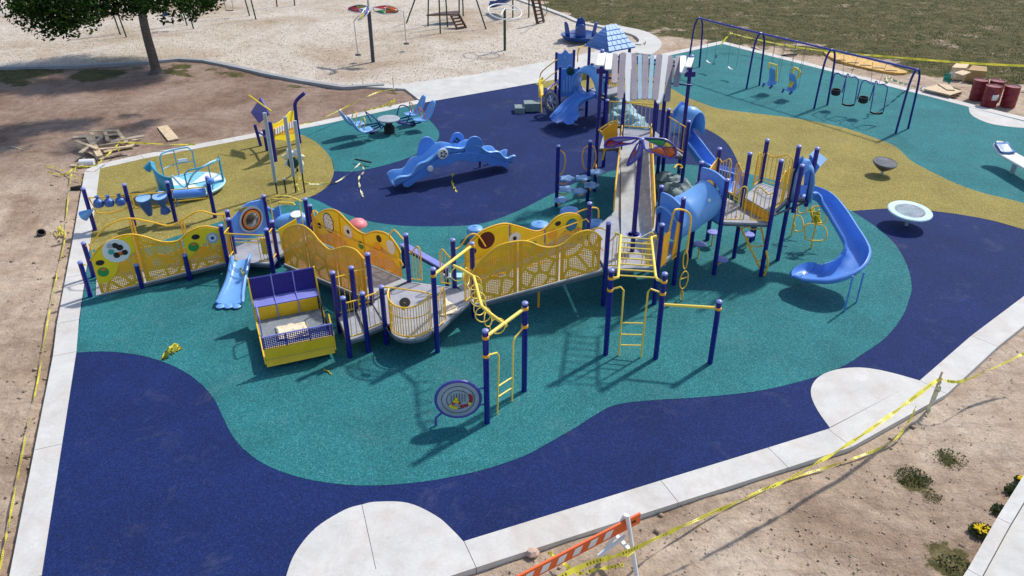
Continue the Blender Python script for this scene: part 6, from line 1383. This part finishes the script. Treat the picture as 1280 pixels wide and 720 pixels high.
barrel(1240, 125.5, 'maroon drum at the back of the group, half hidden')
barrel(1235, 132.5, 'maroon drum in front with a white paper label', patch=True)
barrel(1259, 133, 'maroon drum at the right, nearest the picture edge')
def plank(a, b, w, h, label, mat, name='plank', cat='plank', group=None):
    o = MB().beam(a, b, w, h).build(name, mat); return tag(o, label, cat, group)
lumber = [((91, 172), (150, 168), .04), ((96, 180), (128, 199), .15), ((109, 168), (125, 195), .22), ((100, 191), (127, 171), .30), ((120, 183), (160, 176), .12), ((118, 187), (165, 183), .22), ((138, 177), (180, 170), .30), ((113, 164), (148, 163), .30), ((146, 163), (158, 178), .22), ((120, 199), (152, 192), .05),
          ((95, 176), (122, 186), .3), ((130, 190), (168, 181), .06), ((108, 189), (118, 193), .02), ((114, 164), (118, 176), .1), ((131, 164), (135, 176), .1), ((97, 206), (112, 199), .05), ((88, 207), (104, 207), .03), ((152, 173), (176, 176), .12)]
desc = ['long grey board at the back', 'short plank leaning to the front left', 'wide board across the heap', 'crossing plank over the heap', 'mid plank lying level', 'lower plank lying level', 'bright plank on top at the right', 'rear frame board', 'rear right frame board', 'front plank by the kerb', 'slanting plank at the left', 'plank under the bright one', 'small offcut', 'left frame rung', 'right frame rung', 'offcut near the white roll', 'offcut left of the roll', 'thin plank end at the right']
for k, ((x0, y0), (x1, y1), z) in enumerate(lumber):
    a, b = G(x0, y0, z - .08), G(x1, y1, z + .02 * (k % 3) - .06); wide = .22 if k in (2, 6, 11, 0) else .13
    plank(a, b, wide, .04, desc[k] + ' in the lumber pile by the kerb corner', WOOD if k % 3 else WOODG, group='scrap lumber pile')
plank(G(203, 158, -.06), G(217, 175, -.06), .42, .05, 'single raw plank lying alone on the dirt right of the lumber pile', WOOD)
o = MB().tube([G(100, 204, .02), G(118, 203, .02)], .14, 14).build('paper_roll', WHT); tag(o, 'white roll with blue print beside the kerb corner', 'roll')
o = MB().lathe([(.12, 0), (.13, .16), (.10, .16), (.09, .02), (0, .02)], G(51.5, 294, -.1), (.4, -.3, .8), 14).build('pipe_stub', BLACK); tag(o, 'short black pipe stub lying on the left dirt', 'pipe')
o = MB().beam(G(89, 236, -.05), G(101, 234, .0), .12, .12).build('pipe_fitting', BLACK); tag(o, 'black pipe fitting beside the left kerb', 'pipe')
o = MB().beam(G(14, 183, -.08), G(25, 186, -.08), .05, .03).build('stick', WOOD); tag(o, 'thin pale stick on the left dirt', 'stick')
# yellow curved formwork behind swings
fw = [(1030, 66), (1048, 69), (1062, 71), (1080, 75), (1098, 80), (1118, 86), (1131, 90), (1133, 92.5), (1122, 93), (1105, 91), (1085, 87), (1064, 82), (1048, 77), (1036, 72)]
fw = [(x + 0, y) for x, y in fw]; P = [G(x, y, -.05) for x, y in sm2(fw, 3, True)]
o = MB()._prism(P, -.10, .03).build('formwork_board', BOARDY); tag(o, 'long orange-yellow shaped board lying behind the swing set', 'board')
for k in range(5):
    t = (k + .5) / 5; a = G(1042 + 80 * t, 73 + 16.5 * t, .05); MB().beam(a - V(.28, .0, 0), a + V(.28, -.04, 0), .07, .04).build('cross_cleat', WOODG, o)
for k, (x0, y0, x1, y1) in enumerate(((952, 70, 985, 68), (960, 66, 975, 73), (970, 69, 996, 68), (955, 64, 972, 70), (940, 58, 958, 66))):
    plank(G(x0, y0, -.04), G(x1, y1, -.02), .12, .07, ['dark board at the back edge', 'short dark stake across it', 'black burnt board at the right end', 'thin grey board behind', 'grey board nearest the second arch'][k] + ' in the debris beyond the swings', BLACK if k == 2 else WOODG, group='dark debris boards')
# pallets / boxes
def box_obj(name, pts, z0, z1, mat, label, cat, group=None):
    o = MB()._prism([p for p in pts], z0, z1).build(name, mat); return tag(o, label, cat, group)
pal = [G(1157, 110, .14), G(1187, 117.5, .14), G(1203, 113, .14), G(1172, 104.5, .14)]
rr = empty('pallet', up(pal[0], -.08), 'low wooden pallet under the plywood sheets', 'pallet')
for t in (.05, .5, .95): MB().beam(up(pal[0].lerp(pal[3], t), 0), up(pal[1].lerp(pal[2], t), 0), .12, .14).build('runner', WOODG, rr)
for t in (.05, .27, .5, .73, .95): MB().beam(up(pal[0].lerp(pal[1], t), .085), up(pal[3].lerp(pal[2], t), .085), .14, .025).build('pallet_board', WOOD, rr)
box_obj('plywood_sheet', [G(1154, 110, .2), G(1188, 118, .2), G(1203, 113.5, .2), G(1174, 104, .2)], .14, .18, PLY, 'large tan plywood sheet on the low pallet', 'plywood')
box_obj('plywood_sheet', [G(1172, 104, .24), G(1184, 111.5, .24), G(1194, 112, .24), G(1188, 106, .24)], .19, .23, PLY, 'small tan plywood sheet lying on the larger one', 'plywood')
box_obj('cardboard_box', [G(1186, 98, 0), G(1204, 99, 0), G(1208, 93, 0), G(1192, 92, 0)], -.05, .55, CARD, 'open cardboard box left of the drums under a loose flap', 'box')
box_obj('box_flap', [G(1193, 90, .66), G(1204, 93.5, .66), G(1214, 89.5, .66), G(1203, 87, .66)], .60, .64, PLY, 'flat tan lid resting on the cardboard box', 'lid')
box_obj('cardboard_box', [G(1206, 100, .0), G(1230, 102, .0), G(1230, 96, .0), G(1212, 94, .0)], -.05, .5, paint('box_brown', (.42, .26, .11), .8), 'brown cardboard box directly behind the left drum', 'box')
box_obj('plywood_sheet', [G(1232, 103, .3), G(1252, 106, .3), G(1256, 101, .3), G(1238, 98.5, .3)], .2, .3, PLY, 'pale flat sheet stacked behind the drums', 'plywood')
crumple('plastic_bag', [G(1150, 114, .0), G(1172, 118, .0), G(1173, 112, .05), G(1152, 109, .0)], 0, 'white plastic bag lying between kerb and pallet', 'bag', WHT, 6, .12)
crumple('green_tarp', [G(1178, 103, .1), G(1188, 106, .1), G(1188, 96, .5), G(1180, 95, .5)], 0, 'bright green tarp bundle left of the cardboard box', 'tarp', TEALP, 7, .3)
crumple('plastic_bag', [G(1186, 98, .3), G(1194, 99, .3), G(1194, 93, .6), G(1187, 93, .6)], 0, 'white bag between the green tarp and the cardboard box', 'bag', WHT, 8, .2)
# ------------------------------------------------------------------ caution tape, stakes, barricade
def tape(pts, w=.07, twist=1.2, label='', name='caution_tape', mat=TAPE, k=14, seed=0, cat='tape'):
    P = smooth([Vector(p) for p in pts], k); rows = []
    for i, p in enumerate(P):
        t = (P[min(i + 1, len(P) - 1)] - P[max(i - 1, 0)]).normalized(); s = V(0, 0, 1).cross(t); s = s.normalized() if s.length > .01 else V(1, 0, 0); u = t.cross(s)
        a = twist * i / k * 3 + seed + noise.noise(V(i * .3, seed, 0)) * 1.5; d = s * math.cos(a) + u * math.sin(a); rows.append([p - d * w / 2, p + d * w / 2])
    o = MB().grid(rows).build(name, mat, None, smooth=60); me = o.data; uv = me.uv_layers.new(name='uv'); L = [0]
    for i in range(1, len(P)): L.append(L[-1] + (P[i] - P[i - 1]).length)
    for lp in me.loops: uv.data[lp.index].uv = (L[lp.vertex_index // 2], -1 if lp.vertex_index % 2 == 0 else 1)
    return tag(o, label, cat)
tape([G(97, 203, .1), G(93, 214, .1), G(88.7, 222, .05), G(84, 260, 0), G(81, 299, 0), G(70, 350, .05), G(60, 400, .05), G(49, 467, 0), G(33, 542, .02), G(18, 618, 0), G(7, 675, 0), G(-6, 740, 0)], .036, 1.0, 'yellow caution tape running down the dirt beside the left kerb')
tape([G(57, 207, -.02), G(75, 211, 0), G(90, 219, .05), G(104, 226, 0)], .05, 2, 'tangled yellow tape strand left of the kerb corner')
tape([G(60, 215, -.02), G(80, 218, 0), G(96, 209, .1), G(118, 207, .2), G(130, 198, .35), G(146, 182, .5), G(150, 178, .45), G(148, 190, .1)], .06, 1.5, 'yellow tape draped over the lumber pile')
tape([G(150, 178, .4), G(180, 179, .3), G(215, 180.5, .25), G(244, 180.5, .2)], .07, .5, 'yellow tape stretched right from the lumber pile')
tape([G(67, 290, -.05), G(74, 294, 0), G(76, 281, -.02), G(80, 293, 0), G(70, 283, 0)], .06, 2, 'small coil of yellow tape near the black pipe stub')
tape([G(372, 157, .6), G(400, 149, .5), G(440, 130, .6), G(470, 116, .7), G(493, 111, .6)], .05, .8, 'yellow tape line crossing the dirt above the four-seat rocker')
tape([G(455, 139, -.05), G(475, 134, 0), G(486, 129, .1), G(493, 124, .3), G(489, 130, 0), G(478, 136, -.05)], .09, 2.5, 'slack loop of yellow tape on the kerb left of the rocker')
tape([G(386, 230, .2), G(415, 229, .05), G(432, 220, .1), G(450, 204, .3)], .05, .8, 'pale tape strand lying from olive to navy rubber', mat=TAPEP)
tape([G(452, 205, .35), G(455, 214, .15), G(449, 222, .05), G(450, 234, .02), G(454, 246, .02)], .07, 1.5, 'pale tape tail hanging from the dark fitting on the teal lobe', mat=TAPEP)
o = MB().beam(G(444, 199, .15), G(464, 203, .15), .05, .05).build('ground_rod', BLACK); tag(o, 'thin dark rod lying on the small teal lobe', 'rod')
tape([G(370, 217, .3), G(378, 226, .1), G(395, 229, .02), G(418, 229, .02)], .06, 1.4, 'yellow tape on the olive rubber below the chime poles')
tape([G(372, 222, .3), G(371, 230, .1), G(374, 238, .02)], .08, 1, 'short tape tail at the foot of the middle chime')
tape([G(566, 216, .4), G(565, 226, .1), G(568, 234, .02), G(571, 240, .01)], .08, 1.5, 'short yellow tape tail under the caterpillar arch')
tape([G(300, 335, .35), G(304, 341, .30), G(306, 346, .28)], .07, 1, 'yellow tape scrap on the small toddler slide')
tape([G(1014, 261, 1.15), G(1019, 270, 1.0), G(1023, 277, .85), G(1017, 274, 1.0), G(1024, 268, 1.1)], .22, 2, 'yellow tape wad caught on the loop stem under the slide')
tape([G(204, 449, .03), G(208, 442, .05), G(212, 436, .12), G(222, 434, .06), G(226, 437, .02)], .12, 2.5, 'crumpled yellow tape on the edge of teal and navy rubber')
tape([G(206, 446, .06), G(213, 438, .16), G(219, 431, .10), G(224, 435, .04), G(214, 441, .05)], .10, 3.5, 'second fold of crumpled yellow tape over the first', seed=2)
tape([G(404, 462, .02), G(410, 463, .04), G(415, 468, .02)], .05, 2, 'tiny yellow tape scrap on the teal rubber right of the glider')
tape([G(1106, 98, 1.5), G(1108, 104, 1.3), G(1110, 96, 1.4), G(1116, 100, 1.3), G(1126, 104, .8), G(1135, 106, .3), G(1145, 109, 0)], .12, 3, 'white and yellow tape tangle beside the right swing pair', mat=TAPEP)
tape([G(900, 57, .4), G(908, 47, .9), G(914, 40, 1.5)], .1, 1, 'yellow tape hanging by the far kerb corner')
tape([G(912, 41, 1.0), G(940, 48, .8), G(990, 58, .8), G(1050, 66, .9), G(1100, 70, .9), G(1160, 75, .9), G(1220, 79.5, .9), G(1300, 83, .9)], .10, .08, 'yellow caution tape stretched straight along the lawn edge')
SKT = G(1160, 512, -.1); o = MB().beam(SKT, SKT + V(.05, .02, 1.0), .035, .025).build('wooden_stake', WOOD); tag(o, 'wooden stake holding the tape beside the right pad', 'stake')
st_top = SKT + V(.03, .02, .82)
BR0 = G(783, 690, .85)
tape([G(652, 760, .7), G(690, 728, .75), G(735, 705, .8), BR0, G(870, 650, .75), G(960, 611, .68), G(1043, 566, .66), G(1106, 524, .72), st_top], .085, .15, 'long yellow caution tape from the barricade to the stake')
tape([st_top, G(1200, 477, .70), G(1240, 461, .62), G(1290, 437, .8)], .07, .4, 'yellow caution tape running right from the stake out of frame')
tape([BR0 - V(0, 0, .1), G(810, 678, .35), G(860, 655, .1), G(935, 620, -.03), G(993, 597, -.04), G(1064, 574, -.04), G(1114, 553, .0), G(1135, 528, .2), G(1145, 508, .45)], .05, 1.0, 'slack second tape sagging to the dirt below the long one')
tape([st_top, st_top + V(.02, -.06, -.25), st_top + V(-.08, -.12, -.55), st_top + V(-.14, -.2, -.78)], .10, 1.2, 'pale tape tail hanging from the stake', mat=TAPEP)
tape([G(686, 690, 0), G(700, 700, .1), G(722, 716, .02), G(745, 712, .05), G(780, 706, .1)], .07, 1.6, 'loose yellow tape curl under the barricade')
b0, b1 = G(628, 736, .85), G(799.5, 647, .85)
rr = empty('traffic_barricade', up(b0.lerp(b1, .9), -.1), 'orange and white striped barricade board on white plastic legs', 'barricade')
MB().beam(b0, b1, .035, .23).build('barricade_board', SIGNO, rr); be = (b1 - b0); BL_ = be.length; be.normalize(); bnn = V(be.y, -be.x, 0); bnn = -bnn if bnn.y > 0 else bnn
tl = Matrix.Rotation(0, 3, 'Z')
k = 0; s = .05
while s < BL_ * .8:
    c = b0 + be * s + bnn * .022
    MB().plate([c + be * .0 - V(0, 0, .07), c + be * .15 - V(0, 0, .07), c + be * .21 + V(0, 0, .07), c + be * .06 + V(0, 0, .07)], .006).build('white_stripe', WHT, rr); s += .31
c = b0 + be * (BL_ - .22) + bnn * .022
for k, (w, h) in enumerate(((.02, .07), (.03, .05), (.03, .06))): MB().plate([c + be * k * .045 - V(0, 0, h / 2), c + be * (k * .045 + w) - V(0, 0, h / 2), c + be * (k * .045 + w) + V(0, 0, h / 2), c + be * k * .045 + V(0, 0, h / 2)], .006).build('black_mark', BLACK, rr)
lg = b0 + be * (BL_ - .30)
MB().tube([up(lg + bnn * .42, -.1), up(lg + bnn * .06, .95), up(lg + bnn * .02, 1.08)], .038, 10).build('white_leg', WHT, rr)
MB().tube([up(lg - bnn * .42, -.1), up(lg - bnn * .06, .95), up(lg - bnn * .02, 1.06)], .038, 10).build('white_leg', WHT, rr)
MB().beam(up(lg + bnn * .25, .4), up(lg - bnn * .25, .4), .07, .06).build('leg_brace', WHT, rr)
MB().beam(up(lg + bnn * .02, .62), up(lg - be * .55 + bnn * .02, .45), .06, .06).build('leg_brace', WHT, rr)
o = MB().lathe([(.11, 0), (.14, .05), (.1, .11), (0, .13)], G(665, 693, -.1), (0, .2, 1), 7).build('rubble_stone', paint('pink_stone', (.55, .38, .30), .9), smooth=10); tag(o, 'pale pinkish stone on the dirt left of the barricade', 'stone')
o = MB().beam(G(492, 112, -.05), G(491, 97, .55), .02, .02).build('metal_pin', BROWNM); tag(o, 'thin rusty pin standing at the end of the dirt by the path', 'pin')
# ------------------------------------------------------------------ old playground on the wood chips
ZC = -.03
def A_frame_swing(x0, y0, x1, y1, label, mids_=(), seat=None):
    pass
def legpair(pts, label, top):
    rr = empty('swing_frame', G(*pts[0], ZC), label, 'swing set', 'old green swing frames'); return rr
# green swing legs at top left
def green_post(rr, x, y, h, dx=0, dy=0): p = G(x, y, ZC); return MB().tube([p, p + V(dx, dy, h)], .045, 8).build('leg', DGREEN, rr)
rr = empty('old_swing_set', G(150, 44, ZC), 'old dark green swing frame behind the tree trunk', 'swing set')
green_post(rr, 150.5, 43.5, 3.2, -.5, .3); green_post(rr, 158, 46.5, 3.2, -.5, .2); green_post(rr, 234, 32, 3.2, -.5, .3); green_post(rr, 242, 36, 3.2, -.4, .2)
tA = G(150.5, 43.5, ZC) + V(-.5, .3, 3.2); tB = G(234, 32, ZC) + V(-.5, .3, 3.2); MB().tube([tA, tB], .05, 8).build('top_beam', DGREEN, rr)
green_post(rr, 312, 20, 3.2, -.5, .3); green_post(rr, 320, 24.5, 3.2, -.4, .2); tC = G(312, 20, ZC) + V(-.5, .3, 3.2); MB().tube([tB, tC], .05, 8).build('top_beam', DGREEN, rr)
def old_swing(cx, cy, z, label, bucket=False):
    c = G(cx, cy, z); r2 = empty('old_swing', c, label, 'swing', 'old playground swings')
    MB().beam(c - V(.24, 0, 0), c + V(.24, 0, 0), .14, .03).build('seat', BLACK, r2)
    for s in (-.24, .24): MB().tube([c + V(s, 0, 0), c + V(s * 1.0, .15, 2.4)], .016, 5).build('chain', CHAIN, r2)
    if bucket: MB().lathe([(.12, 0), (.16, .22), (.13, .22), (.1, .03), (0, .03)], c + V(-.2, .1, .35), n=12).build('bucket', DBLU, r2)
old_swing(212, 28, .45, 'black swing with blue bucket right of the tree trunk', True); old_swing(287, 13, .45, 'thin belt swing under the right end of the tree crown')
rr = empty('old_swing_set', G(10, 17, ZC), 'old dark green swing frame at the far left edge behind the leaves', 'swing set')
for x, y in ((16, 19), (4, 17), (22, 17)): green_post(rr, x, y, 3.2, -.5, .3)
rr = empty('old_swing_set', G(345, 8, ZC), 'two dark green posts at the top edge left of the umbrella spinner', 'swing set')
for x, y in ((346.5, 8.5), (368.5, 7)): green_post(rr, x, y, 3.0)
# umbrella spinner
p = G(466.5, 77.5, ZC); rr = empty('umbrella_spinner', p, 'grey pole spinner with red, yellow and orange leaf canopy on the chips', 'spinner'); hzp = hz(p, 8)
MB().tube([p, up(p, hz(p, 14))], .10, 14).build('pole', paint('slate_pole', (.045, .055, .075), .4), rr); MB().tube([up(p, hz(p, 14)), up(p, hz(p, 0))], .05, 10).build('pole_tip', STEEL, rr)
hh = hz(p, 10); hub = up(p, hh)
g2 = lambda x, y, dz=0, dy=0: VP(x, y, p + V(0, dy, 0), p + V(1, dy, 0))
petal(hub, [g2(460, 8), g2(450, 6, 0, .3), g2(440, 8, 0, .5), g2(434, 11.5, 0, .4), g2(440, 14.5), g2(452, 15.5, 0, -.2), g2(461, 13)], [(.22, TYEL), (.3, TRED), (.25, TRED), (.23, TEALB)], STEEL, rr)
petal(hub, [g2(466, 9), g2(478, 7, 0, .3), g2(490, 8, 0, .3), g2(498, 13), g2(494, 16.5), g2(478, 17.5, 0, -.3), g2(468, 14)], [(.25, TRED), (.3, TORG), (.2, TORG), (.25, TGRN)], STEEL, rr)
petal(hub, [g2(459, 8), g2(462, 12, 0, -.4), g2(458, 19, 0, -.8), g2(449, 26, 0, -1.2), g2(448, 24, 0, -1.2), g2(453, 15, 0, -.8)], [(.5, TPUR), (.5, TYEL)], STEEL, rr)
for (x, y0, y1) in ((447.5, 69, 27), (508, 55, 14)):
    q0 = G(x, y0, .35); zt_ = hz(q0, y1); MB().tube([q0, V(q0.x - .05, q0.y, zt_)], .025, 6).build('hang_pole', STEEL, rr); MB().lathe([(.16, 0), (.16, .04), (0, .05)], q0, n=14).build('foot_disc', BLACK, rr)
    MB().tube([V(q0.x - .05, q0.y, zt_), hub.lerp(V(q0.x, q0.y, zt_), .7) + V(0, 0, .1)], .025, 6).build('hanger_arm', STEEL, rr)
# green climbing tower with brown steps
rr = empty('old_climber', G(560, 30, ZC), 'dark green post climber with brown steps at the top centre', 'climber')
for x, y, h, dx, dy in ((508, 29, 4.2, 1.8, 1.0), (535, 33, 3.4, .2, .3), (550.5, 42, 3.6, 0, .2), (559.5, 34, 3.4, -.1, .2), (607.5, 36.5, 4.2, -1.4, .6), (574, 22, 3.4, .1, 0), (579, 20, 3.4, 0, 0)): green_post(rr, x, y, h, dx, dy)
dk = [G(533, 19, .55), G(556, 17.5, .6), G(574, 17.5, .6), G(573, 13, .6), G(555, 14, .6)]
MB()._prism([v.xy for v in dk], .50, .58).build('platform', BROWNM, rr)
la, lb = G(563, 18, .75), G(572, 37, ZC); lc, ld = G(573, 17, .75), G(583, 35, ZC)
for a, b in ((la, lb), (lc, ld)): MB().beam(a, b, .06, .14).build('stair_stringer', BROWNM, rr)
for k in range(5): t = (k + .5) / 5; MB().beam(la.lerp(lb, t), lc.lerp(ld, t), .22, .05).build('stair_tread', BROWNM, rr)
# green pole with white ring
p = G(631, 63, ZC); rr = empty('ring_spinner', p, 'green pole with a pale tilted ring on the chips', 'spinner'); zt_ = hz(p, 12); MB().tube([p, up(p, zt_)], .075, 12).build('pole', DGREEN, rr)
MB().tube(circ(up(p, zt_ - .1), .92, (.12, -.25, 1), 36, .92), .035, 8, True).build('ring', WHT, rr)
for a in (.3, 2.4, 4.5): MB().tube([up(p, zt_ + .05), up(p, zt_ - .1) + V(.9 * math.cos(a), .9 * math.sin(a), 0)], .03, 6).build('spoke', WHT, rr)
# old slide and steps
rr = empty('old_slide', G(640, 21, ZC), 'old blue slide and dark red ladder on green posts at the top edge', 'slide')
chute(smooth([G(643, -3, 1.2), G(633, 3, .8), G(622, 8, .42), G(612, 9, .35)], 4), .7, .3, DBLU, rr, 'slide_bed'); green_post(rr, 641, 22, 3); green_post(rr, 661, 22, 3.4)
la, lb = G(665, -2, 1.6), G(672, 30, ZC); lc, ld = G(673, -3, 1.6), G(680, 28, ZC)
for a, b in ((la, lb), (lc, ld)): MB().beam(a, b, .06, .2).build('ladder_side', BROWNM, rr)
for k in range(7): t = (k + .5) / 7; MB().beam(la.lerp(lb, t), lc.lerp(ld, t), .16, .04).build('ladder_tread', BROWNM, rr)
pipe(smooth([G(680, 20, .0), G(684, 14, .5), G(680, 2, 1.4), G(676, -6, 2.0)], 3), .025, DGREEN, rr, 'ladder_rail')
# blue four-seat spinner
c = G(725, 48, .1); rr = empty('seat_spinner', up(c, 0), 'deep blue spinner with four upright seats on the chips', 'spinner')
MB().lathe([(.5, -.05), (.95, 0), (1.12, .22), (1.08, .26), (.9, .16), (0, .12)], c, n=36).build('spinner_dish', DBLU, rr)
for k, a in enumerate((R(195), R(268), R(345), R(85))):
    rows = []
    for z, w, rr_ in ((.1, .42, .85), (.45, .40, .92), (.8, .32, .96), (1.0, .16, .98)):
        rows.append([c + V(math.cos(a + w * s) * rr_ * (1 - .12 * abs(s)), math.sin(a + w * s) * rr_ * (1 - .12 * abs(s)), z) for s in (-1, -.5, 0, .5, 1)])
    MB().grid(rows).build('seat_back', DBLU, rr, solid=.08, sub=1)
MB().lathe([(.25, .1), (.3, .5), (.26, .62), (0, .66)], c, n=20).build('centre_hub', DBLU, rr); MB().lathe([(.2, 0), (.2, .02), (0, .03)], c + V(0, 0, .66), n=16).build('hub_cap', CYAN, rr)
# ------------------------------------------------------------------ the tree
TRK = G(195, 92, -.1); rr = empty('shade_tree', TRK, 'large leafy tree with a bare grey trunk at the edge of the chip bed', 'tree')
BARK = paint('grey_bark', (.11, .085, .07), .9, 0, .4, scale=9)
ttop = V(TRK.x - .05, TRK.y + .2, 5.2)
m = MB(); tk = smooth([TRK, TRK + V(.02, 0, .6), TRK + V(-.04, 0, 2.2), V(ttop.x, ttop.y, 4.0), ttop], 5)
N = len(tk)
for i in range(N - 1): pass
rws = []
for i, p in enumerate(tk):
    r = .25 * (1 - .4 * i / N) + (.18 * max(0, 1 - i / 3)); rws.append([p + V(math.cos(a) * r * (1 + .12 * math.sin(3 * a + i * .2)), math.sin(a) * r, 0) for a in [2 * math.pi * k / 16 for k in range(16)]])
m.grid(rws, closed_v=True); m.build('trunk', BARK, rr)
cc = V(TRK.x - 1.0, TRK.y + 2.6, 5.7)
lobes = []
for k in range(34):
    a = rnd.uniform(0, 6.28); el = rnd.uniform(-.75, 1.0); rad = rnd.uniform(.45, .92); d = V(math.cos(a) * math.cos(el), math.sin(a) * math.cos(el), math.sin(el))
    lobes.append((cc + V(d.x * 5.2 * rad, d.y * 3.2 * rad, d.z * 1.5 * rad), rnd.uniform(1.0, 1.8)))
for (x, y, z, r) in ((75, 12, 4.6, 1.5), (50, 0, 5, 1.5), (30, 6, 4.6, .8), (95, 8, 4.4, 1.2), (120, -4, 4.7, 1.2), (134, 14, 4.0, .5), (165, 2, 4.4, .9), (210, -4, 5, 1.2), (240, 0, 4.6, .9), (262, 2, 4.4, .7), (180, -4, 4.6, 1.0), (75, 30, 4.0, .6), (232, 10, 4.0, .4)):
    lobes.append((G(x, y, z), r))
for (c_l, r) in lobes[:20]:
    MB().tube(smooth([ttop - V(0, 0, rnd.uniform(0, 1.2)), ttop.lerp(c_l, .5) + V(0, 0, .3), c_l], 3), .11, 7, r2=.025).build('limb', BARK, rr)
LF = []
for nme, c_ in (('leaf_dark', (.007, .020, .004)), ('leaf_mid', (.014, .040, .007)), ('leaf_light', (.040, .080, .012))):
    m_, t, b = mk(nme); b.inputs['Base Color'].default_value = (*c_, 1); b.inputs['Roughness'].default_value = .85; b.inputs['Specular IOR Level'].default_value = .12
    tr_ = t.nodes.new('ShaderNodeBsdfTranslucent'); tr_.inputs[0].default_value = (c_[0] * 1.6, c_[1] * 1.8, c_[2], 1); mx = t.nodes.new('ShaderNodeMixShader'); mx.inputs[0].default_value = .2
    t.links.new(b.outputs[0], mx.inputs[1]); t.links.new(tr_.outputs[0], mx.inputs[2]); t.links.new(mx.outputs[0], t.nodes['Material Output'].inputs[0]); LF.append(m_)
vs = []; fs = []; ms = []
for (c_l, r) in lobes:
    n_l = int(900 * r * r)
    for _ in range(n_l):
        d = V(rnd.gauss(0, 1), rnd.gauss(0, 1), rnd.gauss(0, 1)).normalized() * r * rnd.uniform(.35, 1.08); d.z *= .75; p = c_l + d + V(noise.noise(c_l + d), 0, noise.noise(c_l - d)) * .3
        u = V(rnd.gauss(0, 1), rnd.gauss(0, 1), rnd.gauss(0, .6)).normalized(); w = u.cross(V(rnd.gauss(0, 1), rnd.gauss(0, 1), rnd.gauss(0, 1))).normalized(); s = rnd.uniform(.05, .115)
        k = len(vs); vs += [p - u * s, p + w * s * .55, p + u * s, p - w * s * .55]; fs.append((k, k + 1, k + 2, k + 3)); ms.append(rnd.choice((0, 0, 1, 1, 2)))
m = MB(); m.v = [tuple(v) for v in vs]; m.f = fs; m.m = ms; cr = m.build('crown', LF, rr, smooth=0); cr['kind'] = 'stuff'
# ------------------------------------------------------------------ weeds and lawn tufts
WLF = [paint('weed_dark', (.06, .095, .03), .8), paint('weed_mid', (.12, .16, .05), .8), paint('weed_dry', (.24, .24, .10), .8)]
def weed(x, y, n, r, h, label, flowers=False, name='weed'):
    c = G(x, y, -.09); root = empty(name, c, label, 'weed'); m = MB()
    for _ in range(n):
        a = rnd.uniform(0, 6.28); d = r * math.sqrt(rnd.random()); p = c + V(math.cos(a) * d, math.sin(a) * d * .8, 0); l = rnd.uniform(.3, 1) * h; t = V(math.cos(a) * .5, math.sin(a) * .5, 1).normalized(); s = t.cross(V(rnd.uniform(-1, 1), rnd.uniform(-1, 1), 0)).normalized() * .008
        m.mi = rnd.choice((0, 1, 2, 2)); m.add([p - s, p + s, p + t * l + s * 2.2, p + t * l * 1.15, p + t * l - s * 2.2], [(0, 1, 2, 3, 4)])
    o = m.build('foliage', WLF, root, smooth=0); o['kind'] = 'stuff'
    if flowers:
        m = MB()
        for _ in range(70):
            a = rnd.uniform(0, 6.28); d = r * .8 * math.sqrt(rnd.random()); p = c + V(math.cos(a) * d, math.sin(a) * d * .8, h * rnd.uniform(.7, 1.1)); m.lathe([(.012, 0), (.017, .01), (0, .02)], p, n=5)
        o = m.build('flowers', YPL, root); o['kind'] = 'stuff'
weed(1225, 667, 700, .17, .13, 'bushy green weed with yellow flowers against the street kerb', True)
weed(1142, 597, 420, .34, .035, 'low green weed patch in the middle of the right dirt'); weed(1187, 573, 170, .34, .035, 'sparse weed patch up-right of the larger one'); weed(1166, 622, 70, .2, .03, 'tiny weed patch below the larger one')
weed(1250, 640, 260, .16, .08, 'green weeds along the street kerb above the flowering one'); weed(1268, 616, 260, .16, .10, 'green weeds by the kerb near the right edge'); weed(1192, 706, 160, .26, .05, 'sparse green weeds near the lower end of the street kerb'); weed(1276, 603, 160, .10, .10, 'small yellow-flowered weed at the right edge of the kerb', True)
gx_, gy_ = scatter(110000, 620, 1300, -5, 125, -.08); lv = lawn(gx_, gy_); ok = (lv > -1.5) & (site(gx_, gy_) < -.7) & (chips(gx_, gy_) < -.5)
m = MB(); n_ = 0
for x, y, v in zip(gx_[ok], gy_[ok], lv[ok]):
    if n_ >= 26000: break
    p = V(x, y, -.08)
    if noise.fractal(V(x * .5, y * .5, 0), 1.0, 2.0, 4) + v * .25 < -.15 + rnd.random() * .3: continue
    n_ += 1; h = rnd.uniform(.03, .08); s = rnd.uniform(.012, .028); a = rnd.uniform(0, 3.14); d = V(math.cos(a), math.sin(a), 0) * s; l = V(rnd.uniform(-.06, .06), rnd.uniform(-.06, .06), h)
    m.mi = rnd.choice((1, 2, 2, 3, 3)); m.add([p - d, p + d, p + l], [(0, 1, 2)])
tag(m.build('lawn_grass', LF + [paint('dry_grass', (.24, .19, .10), .9)], smooth=0), 'patchy dry lawn grass beyond the swings', kind='stuff')
